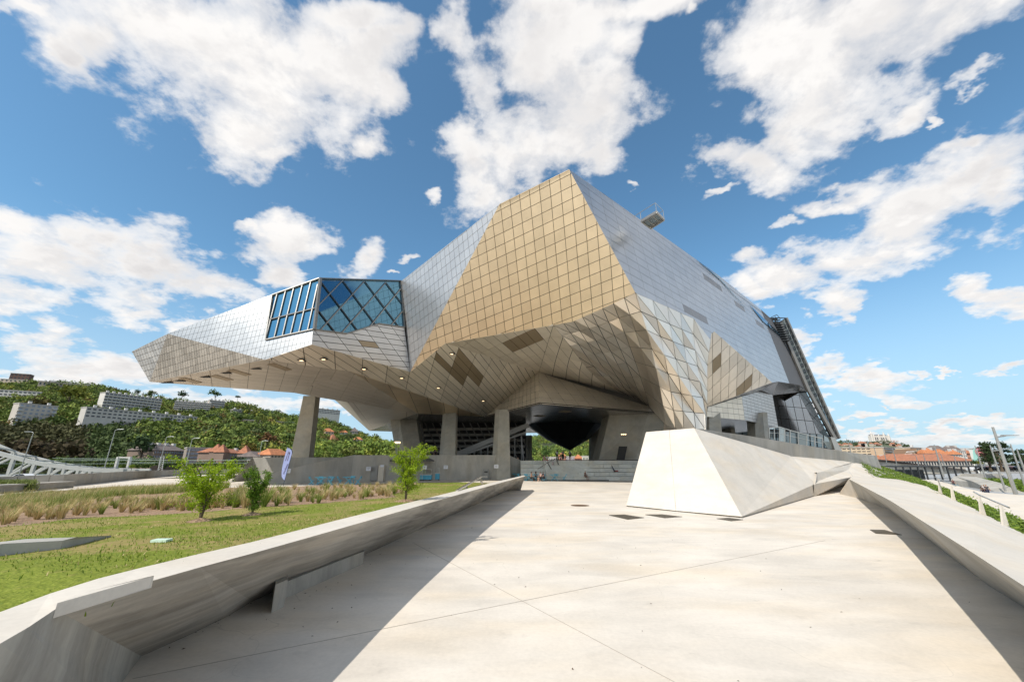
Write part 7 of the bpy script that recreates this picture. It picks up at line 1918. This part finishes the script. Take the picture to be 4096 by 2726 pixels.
person(P0(2058, 1906), -.4, 'sit', 1.62, 1, (.6, .55, .4), blk, 'person in a cream top seated near the wall tip, middle of three')
person(P0(2077, 1906), .6, 'sit', 1.45, 1, red, red, 'child in red seated near the wall tip, right of three')
person(P0(2124, 1924), 1.2, 'sit', 1.65, 1, (.36, .20, .13), blk, 'long haired woman at the left of the group of four', 'long', sleeves=False)
person(P0(2142, 1922), .9, 'sit', 1.65, 1, blk, nvy, 'long haired woman in black in the middle of the group of four', 'long', 'skirt', sleeves=False)
person(P0(2164, 1924), -1.0, 'sit', 1.72, 0, (.60, .42, .38), blk, 'man in a pale pink shirt leaning in the group of four', bottom='shorts')
person(P0(2176, 1924), -1.3, 'sit', 1.70, 1, (.10, .08, .12), blk, 'dark dressed person at the right of the group of four', 'short')
person(PYZ(2339, 58.9, .12), .8, 'sit', 1.66, 1, (.05, .02, .04), blk, 'barefoot woman in a black dress sitting on the lowest stone seat', 'short', 'skirt', sleeves=False)
person(PYZ(2459, 61.6, 1.12), 0, 'lie', 1.75, 1, red, nvy, 'person in red lying on the stone seats with one leg up')
person(PYZ(2177, 64.6, 2.3), .5, 'sit', 1.62, 0, pnk, pnk, 'person in pink sitting at the top of the stair, left of the pair')
person(PYZ(2189, 64.6, 2.3), .4, 'sit', 1.72, 0, wht, red, 'person in white and red sitting at the top of the stair', bottom='shorts')
person(PYZ(2213, 62.9, 1.72), .1, 'stand', 1.05, 1, ltp, ltp, 'small child in a pale dress standing on the stair', 'short', 'skirt')
person(PYZ(2231, 70, TZ), 3.3, 'hold', 1.78, 1, wht, nvy, 'man in a white shirt with a dark shoulder bag on the terrace', bottom='shorts', bag=blk)
person(PYZ(2255, 70.5, TZ), 3.0, 'hold', 1.76, 1, (.20, .22, .26), (.04, .05, .04), 'man in a grey shirt and dark trousers on the terrace')
person(PYZ(2283, 71, TZ), .3, 'hold', 1.75, 1, (.30, .34, .40), blk, 'man with a backpack standing at the right of the terrace group', bottom='shorts', bag=nvy)
person(PYZ(2244, 66.5, TZ - .35), .2, 'sit', 1.1, 0, (.55, .10, .12), (.55, .10, .12), 'crouching child in bright pink on the terrace edge', 'short', 'skirt')
person(PYZ(2072, 66, 2.2), .2, 'stand', 1.10, 0, (.60, .40, .3), (.05, .12, .35), 'small child in blue shorts at the end of the grey wall', 'short', 'shorts', HAIRB)
person(P0(1553, 1922), .2, 'stand', 1.78, 2, (.40, .32, .24), blk, 'man in a beige shirt standing beside the cream fridge')
person(PYZ(1737, 66, TZ), .3, 'stand', 1.7, 1, blk, blk, 'dark haired person behind the terrace wall near the front pillar')
person(P0(1730, 1908), .3, 'stand', 1.68, 1, (.12, .16, .16), blk, 'vendor in dark clothes behind the short blue counter')
def PP_(px, py): return pZ(px, py, PZ)
person(PP_(3820, 1952), -.6, 'walk', 1.75, 1, (.10, .03, .04), blk, 'person in dark red walking on the grey promenade with a bicycle', bottom='trousers')
person(PP_(3940, 1985), -.7, 'walk', 1.68, 1, blk, nvy, 'left person of the pair walking on the promenade, in black')
person(PP_(3949, 1986), -.7, 'walk', 1.80, 1, wht, nvy, 'person in a white shirt in the pair on the promenade')
person(PP_(3958, 1987), -.7, 'walk', 1.82, 1, (.05, .05, .06), nvy, 'tall person in a dark top walking beside the white shirt')
# bicycle pushed on the promenade
p = PP_(3826, 1954); t = empty('bicycle', p, -.9, 'bicycle wheeled along by the person in dark red', 'bicycle')
for sx in (-.5, .5):
    w_ = MB(); ring = [(sx + math.cos(a * .5236) * .34, 0, .34 + math.sin(a * .5236) * .34) for a in range(13)]; w_.tube(ring, .02, 5, cap=False); w_.build('wheel', M_dark, t)
fr = MB().bar((-.5, 0, .34), (-.15, 0, .75), .03).bar((-.15, 0, .75), (.35, 0, .8), .03).bar((.35, 0, .8), (.5, 0, .34), .03).bar((-.1, 0, .3), (.38, 0, .72), .03).bar((-.5, 0, .34), (-.1, 0, .3), .03); fr.build('frame', M_counter, t)
MB().box((-.15, 0, .86), (.25, .12, .06)).build('saddle', M_dark, t); MB().bar((.33, -.28, 1.0), (.33, .28, 1.0), .03).bar((.35, 0, .8), (.33, 0, 1.0), .03).build('handlebar', M_dark, t)
